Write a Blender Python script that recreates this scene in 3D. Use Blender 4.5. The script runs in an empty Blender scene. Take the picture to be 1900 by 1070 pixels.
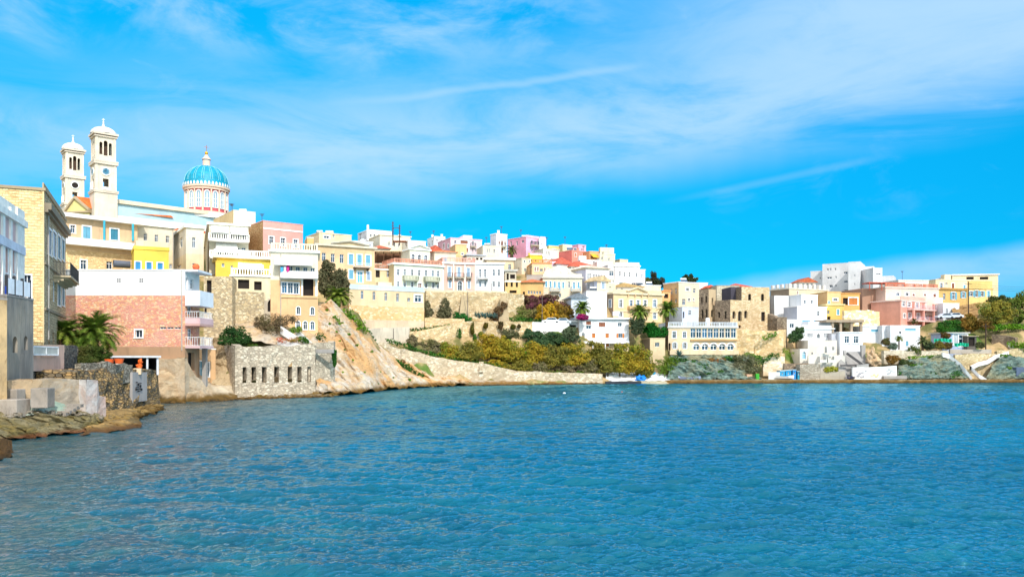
import bpy, math, random
import numpy as np
from mathutils import Vector, noise
R = math.radians
F, HY, CX, CH = 1491.0, 665.0, 950.0, 5.0      # lens focal length in photo pixels, horizon row, centre column, eye height (m)
scene = bpy.context.scene
COL = scene.collection

# ---------------------------------------------------------------- camera
cam = bpy.data.cameras.new("camera"); camo = bpy.data.objects.new("camera", cam); COL.objects.link(camo)
camo.location = (0, 0, CH); camo.rotation_euler = (R(90), 0, 0)
cam.sensor_width = 36; cam.lens = 36 * F / 1900
cam.shift_y = (HY - 535) / 1900
cam.clip_start = 0.5; cam.clip_end = 20000
scene.camera = camo

# ---------------------------------------------------------------- light
SUN_AZ, SUN_EL = 157, 41           # compass style: 0 = +Y (away from camera), 90 = +X
sd = Vector((math.sin(R(SUN_AZ)) * math.cos(R(SUN_EL)), math.cos(R(SUN_AZ)) * math.cos(R(SUN_EL)), math.sin(R(SUN_EL))))
sun = bpy.data.lights.new("sun", 'SUN'); suno = bpy.data.objects.new("sun", sun); COL.objects.link(suno)
sun.energy = 3.3; sun.angle = R(0.5); sun.color = (1.0, 0.95, 0.88)
suno.rotation_euler = sd.to_track_quat('Z', 'Y').to_euler()

class NT:
    """tiny node helper"""
    def __init__(s, tree): s.t = tree; s.n = tree.nodes; s.l = tree.links
    def new(s, typ, **kw):
        nd = s.n.new(typ)
        for k, v in kw.items(): setattr(nd, k, v)
        return nd
    def put(s, sock, v):
        if v is None: return
        if hasattr(v, 'is_linked') or hasattr(v, 'links'): s.l.new(v, sock)
        else:
            if hasattr(sock.default_value, '__len__') and len(sock.default_value) == 4 and len(v) == 3: v = tuple(v) + (1,)
            sock.default_value = v
    def math(s, op, a, b=None, c=None, clamp=False):
        nd = s.new('ShaderNodeMath', operation=op, use_clamp=clamp)
        s.put(nd.inputs[0], a); s.put(nd.inputs[1], b); s.put(nd.inputs[2], c)
        return nd.outputs[0]
    def mix(s, fac, a, b, mode='MIX'):
        nd = s.new('ShaderNodeMix', data_type='RGBA', blend_type=mode)
        s.put(nd.inputs[0], fac); s.put(nd.inputs[6], a); s.put(nd.inputs[7], b)
        return nd.outputs[2]
    def noise(s, vec, scale, detail=4, rough=.55, dist=0.0, out=0):
        nd = s.new('ShaderNodeTexNoise'); s.put(nd.inputs['Vector'], vec)
        nd.inputs['Scale'].default_value = scale; nd.inputs['Detail'].default_value = detail
        nd.inputs['Roughness'].default_value = rough; nd.inputs['Distortion'].default_value = dist
        return nd.outputs[out]
    def map(s, vec, scale=(1, 1, 1), rot=(0, 0, 0), loc=(0, 0, 0)):
        nd = s.new('ShaderNodeMapping'); s.put(nd.inputs[0], vec)
        nd.inputs['Scale'].default_value = scale; nd.inputs['Rotation'].default_value = rot; nd.inputs['Location'].default_value = loc
        return nd.outputs[0]
    def ss(s, v, a, b, lo=0.0, hi=1.0):
        nd = s.new('ShaderNodeMapRange', interpolation_type='SMOOTHSTEP')
        s.put(nd.inputs[0], v); nd.inputs[1].default_value = a; nd.inputs[2].default_value = b
        nd.inputs[3].default_value = lo; nd.inputs[4].default_value = hi
        return nd.outputs[0]
    def comb(s, x, y, z=0.0):
        nd = s.new('ShaderNodeCombineXYZ'); s.put(nd.inputs[0], x); s.put(nd.inputs[1], y); s.put(nd.inputs[2], z)
        return nd.outputs[0]

def lin(c):
    return tuple(((v / 255) / 12.92 if v / 255 <= .04045 else ((v / 255 + .055) / 1.055) ** 2.4) for v in c)

# ---------------------------------------------------------------- sky
w = bpy.data.worlds.new("World"); scene.world = w; w.use_nodes = True
N = NT(w.node_tree); N.n.clear()
out = N.new('ShaderNodeOutputWorld'); bg = N.new('ShaderNodeBackground')
sky = N.new('ShaderNodeTexSky', sky_type='NISHITA', sun_disc=False)
sky.sun_elevation = R(SUN_EL); sky.sun_rotation = R(SUN_AZ); sky.altitude = 10; sky.air_density = 1.0; sky.dust_density = 0.4; sky.ozone_density = 3.0
tc = N.new('ShaderNodeTexCoord'); sep = N.new('ShaderNodeSeparateXYZ'); N.put(sep.inputs[0], tc.outputs['Generated'])
az = N.math('ARCTAN2', sep.outputs[0], sep.outputs[1]); el = N.math('ARCSINE', sep.outputs[2])
# the clear sky, deeper and more cyan than the plain model
tint = N.mix(N.ss(el, .02, .55), (0.008, 0.53, 0.80), (0.01, 1.28, 1.50))
base = N.mix(1.0, sky.outputs[0], tint, 'MULTIPLY')
def band(az0, el0, az1, el1, wlo, whi, wob=.02):
    """soft streak of cloud along a line in azimuth/elevation"""
    s_ = (el1 - el0) / (az1 - az0)
    d = N.math('SUBTRACT', el, N.math('ADD', N.math('MULTIPLY', N.math('SUBTRACT', az, az0), s_), el0))
    wb = N.noise(N.comb(N.math('MULTIPLY', az, 3.0), el), 2.2, 3)
    d = N.math('ADD', d, N.math('MULTIPLY', N.math('SUBTRACT', wb, .5), wob * 2))
    return N.math('MULTIPLY', N.ss(d, -wlo, 0), N.ss(d, 0, whi, 1, 0))
ve = N.comb(az, el, 0)
wisp = N.noise(N.map(ve, (2.0, 9.0, 1), (0, 0, R(-9))), 1.7, 7, .62, .6)
wisp2 = N.noise(N.map(ve, (3.0, 7.0, 1), (0, 0, R(-20)), (4, 2, 1)), 2.6, 8, .62, .9)
puff = N.noise(N.map(ve, (3.2, 7.0, 1), (0, 0, R(14)), (7, 1, 0)), 2.2, 8, .6, .5)
azr = N.ss(az, -.62, -.42); 
b1 = N.math('MULTIPLY', band(-.5, .215, .55, .31, .085, .15), N.ss(wisp, .22, .62))            # the wide pale band
b1 = N.math('MULTIPLY', b1, N.ss(az, -.62, -.2, .45, 1.0))
b2 = N.math('MULTIPLY', band(-.5, .375, 0.0, .40, .075, .10, .03), N.ss(puff, .38, .72))         # cirrus at upper left
b2 = N.math('MULTIPLY', b2, N.ss(az, -.05, .25, 1, 0))
b3 = N.math('MULTIPLY', band(.15, .07, .56, .105, .06, .022, .012), N.math('MULTIPLY', N.ss(az, .08, .34), N.ss(wisp2, .15, .6, .5, 1)))        # low band at right
b4 = N.math('MULTIPLY', band(-.235, .3, .14, .345, .006, .008, .010), N.math('MULTIPLY', N.ss(az, -.26, -.1), N.ss(az, .1, .2, 1, 0)))
b5 = N.math('MULTIPLY', band(.19, .19, .44, .225, .006, .007, .004), N.math('MULTIPLY', N.ss(az, .17, .3), N.ss(az, .38, .46, 1, 0)))
b6 = N.math('MULTIPLY', band(-.6, .24, .3, .255, .045, .05, .03), N.math('MULTIPLY', N.ss(wisp2, .25, .75), N.ss(az, .05, .3, 1, 0)))
b7 = N.math('MULTIPLY', N.ss(az, .05, .42), N.math('MULTIPLY', N.ss(el, .25, .37), N.ss(wisp2, .15, .6, .35, 1)))
b8 = N.math('MULTIPLY', N.math('MULTIPLY', N.ss(el, .08, .45, .0, 1), N.ss(el, .48, .65, 1, .1)), N.ss(wisp2, .56, .82)); b7 = N.math('MULTIPLY', b7, N.ss(el, .48, .65, 1, .1))
cl = N.math('MULTIPLY', b1, .85)
for b, k in ((b2, .75), (b3, .62), (b4, .42), (b5, .16), (b6, .6), (b7, .85), (b8, .55)):
    cl = N.math('SUBTRACT', 1.0, N.math('MULTIPLY', N.math('SUBTRACT', 1.0, cl), N.math('SUBTRACT', 1.0, N.math('MULTIPLY', b, k))))
cl = N.math('MULTIPLY', cl, .80)
high = N.math('MAXIMUM', N.ss(el, .95, 1.35), N.math('MULTIPLY', N.ss(sep.outputs[1], .15, -.25), N.ss(el, .02, .25)))   # unseen bright veil, added overhead and behind as fill for shaded walls
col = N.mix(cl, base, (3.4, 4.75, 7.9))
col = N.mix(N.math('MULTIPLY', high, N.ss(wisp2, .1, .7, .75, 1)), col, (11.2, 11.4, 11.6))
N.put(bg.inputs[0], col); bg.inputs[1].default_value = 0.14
N.l.new(bg.outputs[0], out.inputs[0])
scene.view_settings.view_transform = 'Standard'; scene.view_settings.look = 'None'
scene.view_settings.gamma = 1; scene.view_settings.exposure = 0.33; scene.view_settings.use_curve_mapping = False
scene.cycles.use_denoising = True; scene.cycles.max_bounces = 5; scene.cycles.sample_clamp_indirect = 4

# ---------------------------------------------------------------- geometry helpers
def P(px, py, Y): return Vector(((px - CX) / F * Y, Y, CH - (py - HY) / F * Y))
def XY(px, Y): return Vector(((px - CX) / F * Y, Y))
def Z(py, Y): return CH - (py - HY) / F * Y

class MB:
    def __init__(s): s.v = []; s.f = []; s.m = []
    def poly(s, pts, m=0):
        i = len(s.v); s.v += [tuple(p) for p in pts]; s.f.append(tuple(range(i, i + len(pts)))); s.m.append(m)
    def frame_box(s, o, ax, ay, az_, m=0):
        """box from corner o with edge vectors ax, ay, az_"""
        o = Vector(o); c = [o, o + ax, o + ax + ay, o + ay]; t = [p + az_ for p in c]
        i = len(s.v); s.v += [tuple(p) for p in c + t]
        for q in ((0, 3, 2, 1), (4, 5, 6, 7), (0, 1, 5, 4), (1, 2, 6, 5), (2, 3, 7, 6), (3, 0, 4, 7)):
            s.f.append(tuple(i + k for k in q)); s.m.append(m)
    def box(s, x0, x1, y0, y1, z0, z1, m=0): s.frame_box((x0, y0, z0), Vector((x1 - x0, 0, 0)), Vector((0, y1 - y0, 0)), Vector((0, 0, z1 - z0)), m)
    def bar(s, a, b, w_, m=0, w2=None):
        a = Vector(a); b = Vector(b); d = b - a
        if d.length < 1e-6: return
        u = d.cross(Vector((0, 0, 1)))
        u = Vector((1, 0, 0)) if u.length < 1e-4 else u.normalized()
        v = u.cross(d).normalized(); w2 = w2 or w_
        s.frame_box(a - u * w_ / 2 - v * w2 / 2, u * w_, v * w2, d, m)
    def tube(s, a, b, r0, r1, n=8, m=0, cap=True):
        a = Vector(a); b = Vector(b); d = (b - a)
        u = d.orthogonal().normalized(); v = d.cross(u).normalized(); i = len(s.v)
        for c, r in ((a, r0), (b, r1)):
            for k in range(n):
                t = 2 * math.pi * k / n; s.v.append(tuple(c + u * r * math.cos(t) + v * r * math.sin(t)))
        for k in range(n):
            s.f.append((i + k, i + (k + 1) % n, i + n + (k + 1) % n, i + n + k)); s.m.append(m)
        if cap: s.f.append(tuple(i + n + k for k in range(n))); s.m.append(m)
    def lathe(s, c, prof, n=16, m=0, a0=0.0):
        """profile [(r, z)...] turned round the vertical through c"""
        c = Vector(c); i = len(s.v)
        for r, z in prof:
            for k in range(n):
                t = a0 + 2 * math.pi * k / n; s.v.append((c.x + r * math.cos(t), c.y + r * math.sin(t), c.z + z))
        for j in range(len(prof) - 1):
            for k in range(n):
                a = i + j * n + k; b = i + j * n + (k + 1) % n
                s.f.append((a, b, b + n, a + n)); s.m.append(m)
    def blob(s, c, r, n=10, m=0, seed=0, amp=.2, fr=.7):
        c = Vector(c); i = len(s.v); nv = n // 2 + 1
        for j in range(nv + 1):
            ph = math.pi * j / nv
            for k in range(n):
                t = 2 * math.pi * k / n; d = Vector((math.sin(ph) * math.cos(t), math.sin(ph) * math.sin(t), math.cos(ph)))
                q = 1 + amp * noise.noise(d * 1.6 + Vector((seed, seed * 2, 0))) * 2
                s.v.append((c.x + d.x * r[0] * q, c.y + d.y * r[1] * q, c.z + d.z * r[2] * q))
        for j in range(nv):
            for k in range(n):
                a = i + j * n + k; b = i + j * n + (k + 1) % n
                s.f.append((a, a + n, b + n, b)); s.m.append(m)
    def build(s, name, mats, parent=None, loc=None, smooth=False):
        if not isinstance(mats, (list, tuple)): mats = [mats]
        off = parent['_o'] if parent is not None else (loc or (0, 0, 0))
        me = bpy.data.meshes.new(name)
        va = np.array(s.v, dtype=np.float64) - np.array(tuple(off), dtype=np.float64) if s.v else np.zeros((0, 3))
        me.from_pydata(va.tolist(), [], s.f)
        for m in mats: me.materials.append(m)
        if len(mats) > 1: me.polygons.foreach_set('material_index', s.m)
        if smooth: me.polygons.foreach_set('use_smooth', [True] * len(s.f))
        ob = bpy.data.objects.new(name, me); COL.objects.link(ob)
        if parent is not None: ob.parent = parent; ob['_o'] = tuple(off)
        else: ob.location = off; ob['_o'] = tuple(off)
        return ob

def tag(o, label=None, cat=None, group=None, kind=None):
    if label: o['label'] = label
    if cat: o['category'] = cat
    if group: o['group'] = group
    if kind: o['kind'] = kind
    return o
def thing(name, label, cat, loc, group=None):
    o = bpy.data.objects.new(name, None); COL.objects.link(o); o.location = tuple(loc); o['_o'] = tuple(loc)
    o.empty_display_size = .5
    return tag(o, label, cat, group)

# ---------------------------------------------------------------- materials
MC = {}
def newmat(name):
    m = bpy.data.materials.new(name); m.use_nodes = True
    n = NT(m.node_tree); n.n.clear()
    o = n.new('ShaderNodeOutputMaterial'); b = n.new('ShaderNodeBsdfPrincipled'); n.l.new(b.outputs[0], o.inputs[0])
    g = n.new('ShaderNodeNewGeometry')
    return m, n, b, g.outputs['Position']
def bumpn(n, b, h, dist, strength=1.0):
    bp = n.new('ShaderNodeBump'); bp.inputs['Strength'].default_value = strength; bp.inputs['Distance'].default_value = dist
    n.put(bp.inputs['Height'], h); n.l.new(bp.outputs[0], b.inputs['Normal'])
def sc(c, k): return tuple(min(1, v * k) for v in c)

def plaster(c, dirt=.35, k=.75, dark=(.16, .13, .10)):
    key = ('pl', c, dirt, k)
    if key in MC: return MC[key]
    m, n, b, pos = newmat('plaster'); base_ = sc(lin(c), k)
    big = n.noise(pos, .28, 5, .6); fine = n.noise(pos, 2.6, 5, .7)
    streak = n.noise(n.map(pos, (1.6, 1.6, .22)), 1.0, 5, .6, .4)
    c1 = n.mix(n.ss(big, .32, .72), sc(base_, .85), sc(base_, 1.10))
    c1 = n.mix(n.math('MULTIPLY', n.ss(fine, .35, .8), .22), c1, sc(base_, .62))
    c1 = n.mix(n.math('MULTIPLY', n.ss(streak, .50, .74), dirt), c1, tuple(base_[i] * .45 + dark[i] * .35 for i in range(3)))
    n.put(b.inputs['Base Color'], c1); b.inputs['Roughness'].default_value = .9; b.inputs['Specular IOR Level'].default_value = .2
    bumpn(n, b, fine, .03, .5)
    MC[key] = m; return m

def stone(c1, c2, c3, scale=2.2, mortar=(120, 105, 85), mw=.10, k=.95, zs=1.6, bump=.06, patch=.3):
    key = ('st', c1, c2, c3, scale, mortar, mw, k, zs, patch)
    if key in MC: return MC[key]
    m, n, b, pos = newmat('stone_masonry')
    a1, a2, a3, mo = (sc(lin(c), k) for c in (c1, c2, c3, mortar))
    wv = n.mix(.12, pos, n.noise(pos, 1.3, 3, out=1))
    mp = n.map(wv, (1, 1, zs))
    v1 = n.new('ShaderNodeTexVoronoi'); scale *= 1.9; v1.inputs['Scale'].default_value = scale; n.put(v1.inputs['Vector'], mp)
    v2 = n.new('ShaderNodeTexVoronoi', feature='DISTANCE_TO_EDGE'); v2.inputs['Scale'].default_value = scale; n.put(v2.inputs['Vector'], mp)
    sp = n.new('ShaderNodeSeparateColor'); n.put(sp.inputs[0], v1.outputs['Color'])
    c = n.mix(n.ss(sp.outputs[0], .25, .75), a1, a2)
    c = n.mix(n.ss(sp.outputs[1], .62, .85), c, a3)
    c = n.mix(n.math('MULTIPLY', n.ss(n.noise(pos, .35, 5, .65), .42, .7), patch), c, mo)
    c = n.mix(n.math('MULTIPLY', n.ss(n.noise(pos, 4, 4, .7), .5, .8), .25), c, sc(a1, .5))
    edge = n.ss(v2.outputs['Distance'], 0, mw, 1, 0)
    c = n.mix(n.math('MULTIPLY', edge, .62), c, mo)
    n.put(b.inputs['Base Color'], c); b.inputs['Roughness'].default_value = .95; b.inputs['Specular IOR Level'].default_value = .15
    bumpn(n, b, n.math('SUBTRACT', n.math('MULTIPLY', n.noise(pos, 5, 4), .4), edge), bump, 1)
    MC[key] = m; return m

def ashlar(c1, c2, c3, bw=.62, bh=.24, k=.92):
    """squared blocks in courses; x+y runs along the wall"""
    key = ('as', c1, c2, c3, bw, bh, k)
    if key in MC: return MC[key]
    m, n, b, pos = newmat('ashlar_masonry'); a1, a2, a3 = (sc(lin(c), k) for c in (c1, c2, c3))
    sp = n.new('ShaderNodeSeparateXYZ'); n.put(sp.inputs[0], pos)
    uv = n.comb(n.math('ADD', sp.outputs[0], sp.outputs[1]), sp.outputs[2], 0)
    uv = n.mix(.03, uv, n.noise(pos, 1.1, 3, out=1))
    br = n.new('ShaderNodeTexBrick'); n.put(br.inputs['Vector'], uv); br.inputs['Scale'].default_value = 1
    br.inputs['Brick Width'].default_value = bw; br.inputs['Row Height'].default_value = bh; br.inputs['Mortar Size'].default_value = .03
    n.put(br.inputs['Color1'], a1); n.put(br.inputs['Color2'], a2); n.put(br.inputs['Mortar'], sc(a1, .6)); br.inputs['Bias'].default_value = -.1
    sm = n.noise(n.map(pos, (1, 1, 4.2)), 1.6, 3, .6)
    c = n.mix(n.ss(sm, .50, .57), br.outputs[0], a3)
    c = n.mix(n.math('MULTIPLY', n.ss(n.noise(pos, .2, 4), .4, .7), .4), c, sc(a2, 1.05))
    n.put(b.inputs['Base Color'], c); b.inputs['Roughness'].default_value = .95; b.inputs['Specular IOR Level'].default_value = .15
    bumpn(n, b, n.math('SUBTRACT', n.noise(pos, 4, 4), br.outputs['Fac']), .05, .9)
    MC[key] = m; return m

def paint(c, rough=.6, k=.8, metal=0, var=.1):
    key = ('pt', c, rough, k, metal, var)
    if key in MC: return MC[key]
    m, n, b, pos = newmat('paint'); a = sc(lin(c), k)
    n.put(b.inputs['Base Color'], n.mix(n.ss(n.noise(pos, 1.7, 4), .3, .7), sc(a, 1 - var), sc(a, 1 + var)))
    b.inputs['Roughness'].default_value = rough; b.inputs['Metallic'].default_value = metal; b.inputs['Specular IOR Level'].default_value = .3
    MC[key] = m; return m

def shutterm(c, k=.75):
    key = ('sh', c, k)
    if key in MC: return MC[key]
    m, n, b, pos = newmat('louvred_shutter'); a = sc(lin(c), k)
    sp = n.new('ShaderNodeSeparateXYZ'); n.put(sp.inputs[0], pos)
    wv = n.math('SINE', n.math('MULTIPLY', sp.outputs[2], 52))
    n.put(b.inputs['Base Color'], n.mix(n.ss(wv, -.9, .2), sc(a, .7), n.mix(n.ss(n.noise(pos, .9, 4), .35, .7), sc(a, .88), sc(a, 1.1))))
    b.inputs['Roughness'].default_value = .55; bumpn(n, b, wv, .02, .7)
    MC[key] = m; return m

def glass(c=(70, 95, 120)):
    key = ('gl', c)
    if key in MC: return MC[key]
    m, n, b, pos = newmat('window_glass'); a = sc(lin(c), .6)
    n.put(b.inputs['Base Color'], n.mix(n.ss(n.noise(pos, .45, 3), .38, .62), sc(a, .35), sc(a, 1.1)))
    b.inputs['Roughness'].default_value = .12; b.inputs['Specular IOR Level'].default_value = .6
    bumpn(n, b, n.noise(pos, .8, 2), .05, .3)
    MC[key] = m; return m

def tile(c=(205, 105, 62)):
    key = ('ti', c)
    if key in MC: return MC[key]
    m, n, b, pos = newmat('roof_tiles'); a = sc(lin(c), .8)
    sp = n.new('ShaderNodeSeparateXYZ'); n.put(sp.inputs[0], pos)
    wv = n.math('SINE', n.math('MULTIPLY', n.math('ADD', sp.outputs[0], n.math('MULTIPLY', sp.outputs[1], .6)), 22))
    v = n.new('ShaderNodeTexVoronoi'); v.inputs['Scale'].default_value = 2.4; n.put(v.inputs['Vector'], pos)
    s2 = n.new('ShaderNodeSeparateColor'); n.put(s2.inputs[0], v.outputs['Color'])
    c_ = n.mix(s2.outputs[0], sc(a, .7), sc(a, 1.2)); c_ = n.mix(n.ss(wv, -1, .3, .45, 0), c_, sc(a, .4))
    n.put(b.inputs['Base Color'], c_); b.inputs['Roughness'].default_value = .9; bumpn(n, b, wv, .04, .8)
    MC[key] = m; return m

def rockm(cA, cB, cC, scale=.5, rot=(0, 0, 0), st=(1, 1, 4), k=.8, bump=.25, wet=None, crack=.5, wh=1.0):
    key = ('rk', cA, cB, cC, scale, rot, st, k, wet, crack, wh)
    if key in MC: return MC[key]
    m, n, b, pos = newmat('rock'); a1, a2, a3 = (sc(lin(c), k) for c in (cA, cB, cC))
    mp = n.map(pos, st, rot)
    n1 = n.noise(mp, scale, 8, .65, .5); n2 = n.noise(pos, .12, 4, .6, .3); n3 = n.noise(mp, scale * 4, 6, .7, .4)
    c = n.mix(n.ss(n1, .36, .62), a1, a2); c = n.mix(n.ss(n2, .44, .60), c, a3); c = n.mix(n.math('MULTIPLY', n.ss(n.noise(pos, .55, 5, .7, .6), .50, .62), .6), c, sc(a3, .8))
    c = n.mix(n.math('MULTIPLY', n.ss(n3, .52, .70), crack), c, sc(a1, .3))
    c = n.mix(n.math('MULTIPLY', n.ss(n.noise(pos, 1.8, 5, .7), .55, .8), .35), c, sc(a3, 1.15))
    if wet is not None:
        sp = n.new('ShaderNodeSeparateXYZ'); n.put(sp.inputs[0], pos)
        hz = n.math('ADD', sp.outputs[2], n.math('MULTIPLY', n.math('SUBTRACT', n.noise(pos, .9, 4), .5), 1.1 * wh))
        c = n.mix(n.ss(hz, .35 * wh, 1.1 * wh, 1, 0), c, sc(lin(wet), k)); c = n.mix(n.ss(hz, -.1, .35 * wh, .85, 0), c, sc(lin((52, 42, 26)), k))
    n.put(b.inputs['Base Color'], c); b.inputs['Roughness'].default_value = .92; b.inputs['Specular IOR Level'].default_value = .2
    bumpn(n, b, n.math('ADD', n1, n.math('MULTIPLY', n3, .5)), bump, 1)
    MC[key] = m; return m

def leafm(cA, cB, cC=None, k=.55, fr=.45):
    key = ('lf', cA, cB, cC, k, fr)
    if key in MC: return MC[key]
    m, n, b, pos = newmat('foliage'); a1, a2 = sc(lin(cA), k), sc(lin(cB), k); a3 = sc(lin(cC or cB), k)
    n1 = n.noise(pos, fr, 3, .6); n2 = n.noise(pos, 3.3, 3, .7)
    c = n.mix(n.ss(n1, .38, .62), a1, a2); c = n.mix(n.ss(n2, .45, .7), c, a3)
    c = n.mix(n.ss(n.noise(pos, 1.1, 2), .3, .7, .35, 0), c, sc(a1, .5))
    n.put(b.inputs['Base Color'], c); b.inputs['Roughness'].default_value = .7; b.inputs['Specular IOR Level'].default_value = .15
    tr = n.new('ShaderNodeBsdfTranslucent'); n.put(tr.inputs[0], c)
    mx = n.new('ShaderNodeMixShader'); mx.inputs[0].default_value = .3
    o = [x for x in n.n if x.type == 'OUTPUT_MATERIAL'][0]
    n.l.new(b.outputs[0], mx.inputs[1]); n.l.new(tr.outputs[0], mx.inputs[2]); n.l.new(mx.outputs[0], o.inputs[0])
    MC[key] = m; return m

WHITE = (250, 250, 250)
TRIM = paint((250, 248, 240), k=.85); FRAMEW = paint(WHITE, k=.85); IRON = paint((60, 62, 66), .5)
DARKIN = paint((46, 38, 34), .9); GLASS = glass(); BLUEGL = glass((70, 120, 160))  # DARKIN: dark colour standing for the shade inside openings

# ---------------------------------------------------------------- water (real wave surface, finer near the viewer)
def build_water():
    rng = np.random.default_rng(5)
    a = np.concatenate([np.radians(np.linspace(-180, -45, 24)[:-1]), np.radians(np.linspace(-45, 45, 900)), np.radians(np.linspace(45, 180, 24)[1:])])
    r = np.concatenate([[2.0, 6.0, 10.0], np.geomspace(14, 175, 860), np.geomspace(180, 6000, 22)])
    A, Rr = np.meshgrid(a, r); X = Rr * np.sin(A); Y = Rr * np.cos(A); Zz = np.zeros_like(X); step = np.maximum(np.gradient(r)[:, None], Rr * (a[40] - a[39]))
    wind = R(-100)
    for i in range(130):
        L = 0.20 * (3.0 / 0.20) ** (rng.random() ** 1.5); k = 2 * math.pi / L
        th = wind + rng.normal(0, .46); amp = .0074 * L ** .90 * (.6 + .8 * rng.random()); ph = rng.random() * 6.28
        fade = np.clip((L / step - 2.0) / 2.0, 0, 1)
        q = k * (X * math.cos(th) + Y * math.sin(th)) + ph
        Zz += amp * fade * (np.sin(q) + .22 * np.cos(2 * q))
    gust = .75 + .35 * np.sin(X * .05 + 1.3 * np.sin(Y * .043)) * np.sin(Y * .06 + X * .013)
    calm = np.clip((X + 34 - (Y - 14) * -.05) / 60, 0, 1); Zz *= gust * (.55 + .5 * calm)
    nr, nc = X.shape
    V = np.stack([X, Y, Zz], -1).reshape(-1, 3)
    i0 = (np.arange(nr - 1)[:, None] * nc + np.arange(nc - 1)[None, :]).reshape(-1)
    Fq = np.stack([i0, i0 + 1, i0 + nc + 1, i0 + nc], -1)
    me = bpy.data.meshes.new('sea'); me.vertices.add(len(V)); me.vertices.foreach_set('co', V.astype(np.float32).ravel())
    me.loops.add(Fq.size); me.loops.foreach_set('vertex_index', Fq.astype(np.int32).ravel())
    me.polygons.add(len(Fq)); me.polygons.foreach_set('loop_start', np.arange(0, Fq.size, 4, dtype=np.int32))
    me.update(calc_edges=True); me.polygons.foreach_set('use_smooth', np.ones(len(Fq), dtype=bool)); me.validate()
    m, n, b, pos = newmat('sea_water')
    n1 = n.noise(pos, .045, 4, .6, .5); n2 = n.noise(pos, .35, 4, .6, .8)
    sp = n.new('ShaderNodeSeparateXYZ'); n.put(sp.inputs[0], pos)
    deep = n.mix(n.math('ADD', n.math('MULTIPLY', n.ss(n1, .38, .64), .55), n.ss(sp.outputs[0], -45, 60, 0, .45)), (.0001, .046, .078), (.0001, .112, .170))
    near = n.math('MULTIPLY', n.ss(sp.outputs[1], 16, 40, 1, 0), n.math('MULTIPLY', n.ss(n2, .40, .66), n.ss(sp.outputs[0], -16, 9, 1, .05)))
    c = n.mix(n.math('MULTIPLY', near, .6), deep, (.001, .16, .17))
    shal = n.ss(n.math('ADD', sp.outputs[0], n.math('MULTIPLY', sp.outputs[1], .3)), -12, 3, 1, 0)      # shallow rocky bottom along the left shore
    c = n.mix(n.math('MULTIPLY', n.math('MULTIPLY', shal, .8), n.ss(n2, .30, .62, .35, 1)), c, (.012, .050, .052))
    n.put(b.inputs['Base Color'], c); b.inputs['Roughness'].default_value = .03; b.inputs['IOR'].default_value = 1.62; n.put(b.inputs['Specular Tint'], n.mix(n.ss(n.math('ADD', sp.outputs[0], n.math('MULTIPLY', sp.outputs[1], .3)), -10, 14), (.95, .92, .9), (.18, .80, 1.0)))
    r1 = n.noise(n.map(pos, (1, 2.5, 1), (0, 0, R(8))), 2.9, 5, .68, .4); r2 = n.noise(n.map(pos, (1, 2.0, 1)), .9, 3, .55, .3)
    bumpn(n, b, n.math('ADD', n.math('MULTIPLY', r1, .42), n.math('MULTIPLY', r2, .6)), .19, 1)
    # surface = body colour under a Fresnel-weighted mirror, its tint painted in: warm at left for house reflections, bluer to the right
    gl = n.new('ShaderNodeBsdfGlossy'); gl.inputs['Roughness'].default_value = .04
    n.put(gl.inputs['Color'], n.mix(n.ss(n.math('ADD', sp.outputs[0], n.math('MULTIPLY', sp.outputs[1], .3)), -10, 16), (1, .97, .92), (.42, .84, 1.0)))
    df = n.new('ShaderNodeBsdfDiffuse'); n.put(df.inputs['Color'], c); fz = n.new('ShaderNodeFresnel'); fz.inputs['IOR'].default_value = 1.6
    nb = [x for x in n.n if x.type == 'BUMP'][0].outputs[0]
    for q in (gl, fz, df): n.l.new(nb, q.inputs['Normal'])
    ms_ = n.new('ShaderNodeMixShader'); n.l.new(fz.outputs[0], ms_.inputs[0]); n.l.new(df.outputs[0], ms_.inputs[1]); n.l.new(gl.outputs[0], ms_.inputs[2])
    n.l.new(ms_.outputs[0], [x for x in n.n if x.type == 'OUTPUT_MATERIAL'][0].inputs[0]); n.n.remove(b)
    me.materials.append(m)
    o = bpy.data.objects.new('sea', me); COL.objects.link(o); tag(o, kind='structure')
build_water()

# ================================================================ builders for houses
GC = []                                     # ground control points (x, y, z)
rnd = random.Random(11)

class Facade:
    def __init__(s, A, d, L, root): s.A = A; s.d = d; s.L = L; s.n = Vector((d.y, -d.x)); s.root = root; s.ops = []
    def u(s, px):
        k = (px - CX) / F
        return (k * s.A.y - s.A.x) / (s.d.x - k * s.d.y)
    def z(s, px, py): return Z(py, s.A.y + s.u(px) * s.d.y)
    def pt(s, u, z, out=0.0):
        p = s.A + s.d * u + s.n * out
        return Vector((p.x, p.y, z))
    def rect(s, px, py, w_, h_):
        """pixel centre and size to (u0, u1, z0, z1) on the facade"""
        u0, u1 = sorted((s.u(px - w_ / 2), s.u(px + w_ / 2)))
        return u0, u1, s.z(px, py + h_ / 2), s.z(px, py - h_ / 2)

def box_f(mb, fa, u0, u1, z0, z1, o0, o1, m=0):
    """box on a facade between offsets o0 (in) and o1 (out)"""
    d = Vector((fa.d.x, fa.d.y, 0)); nn = Vector((fa.n.x, fa.n.y, 0))
    mb.frame_box(fa.pt(u0, z0, o0), d * (u1 - u0), nn * (o1 - o0), Vector((0, 0, z1 - z0)), m)

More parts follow.
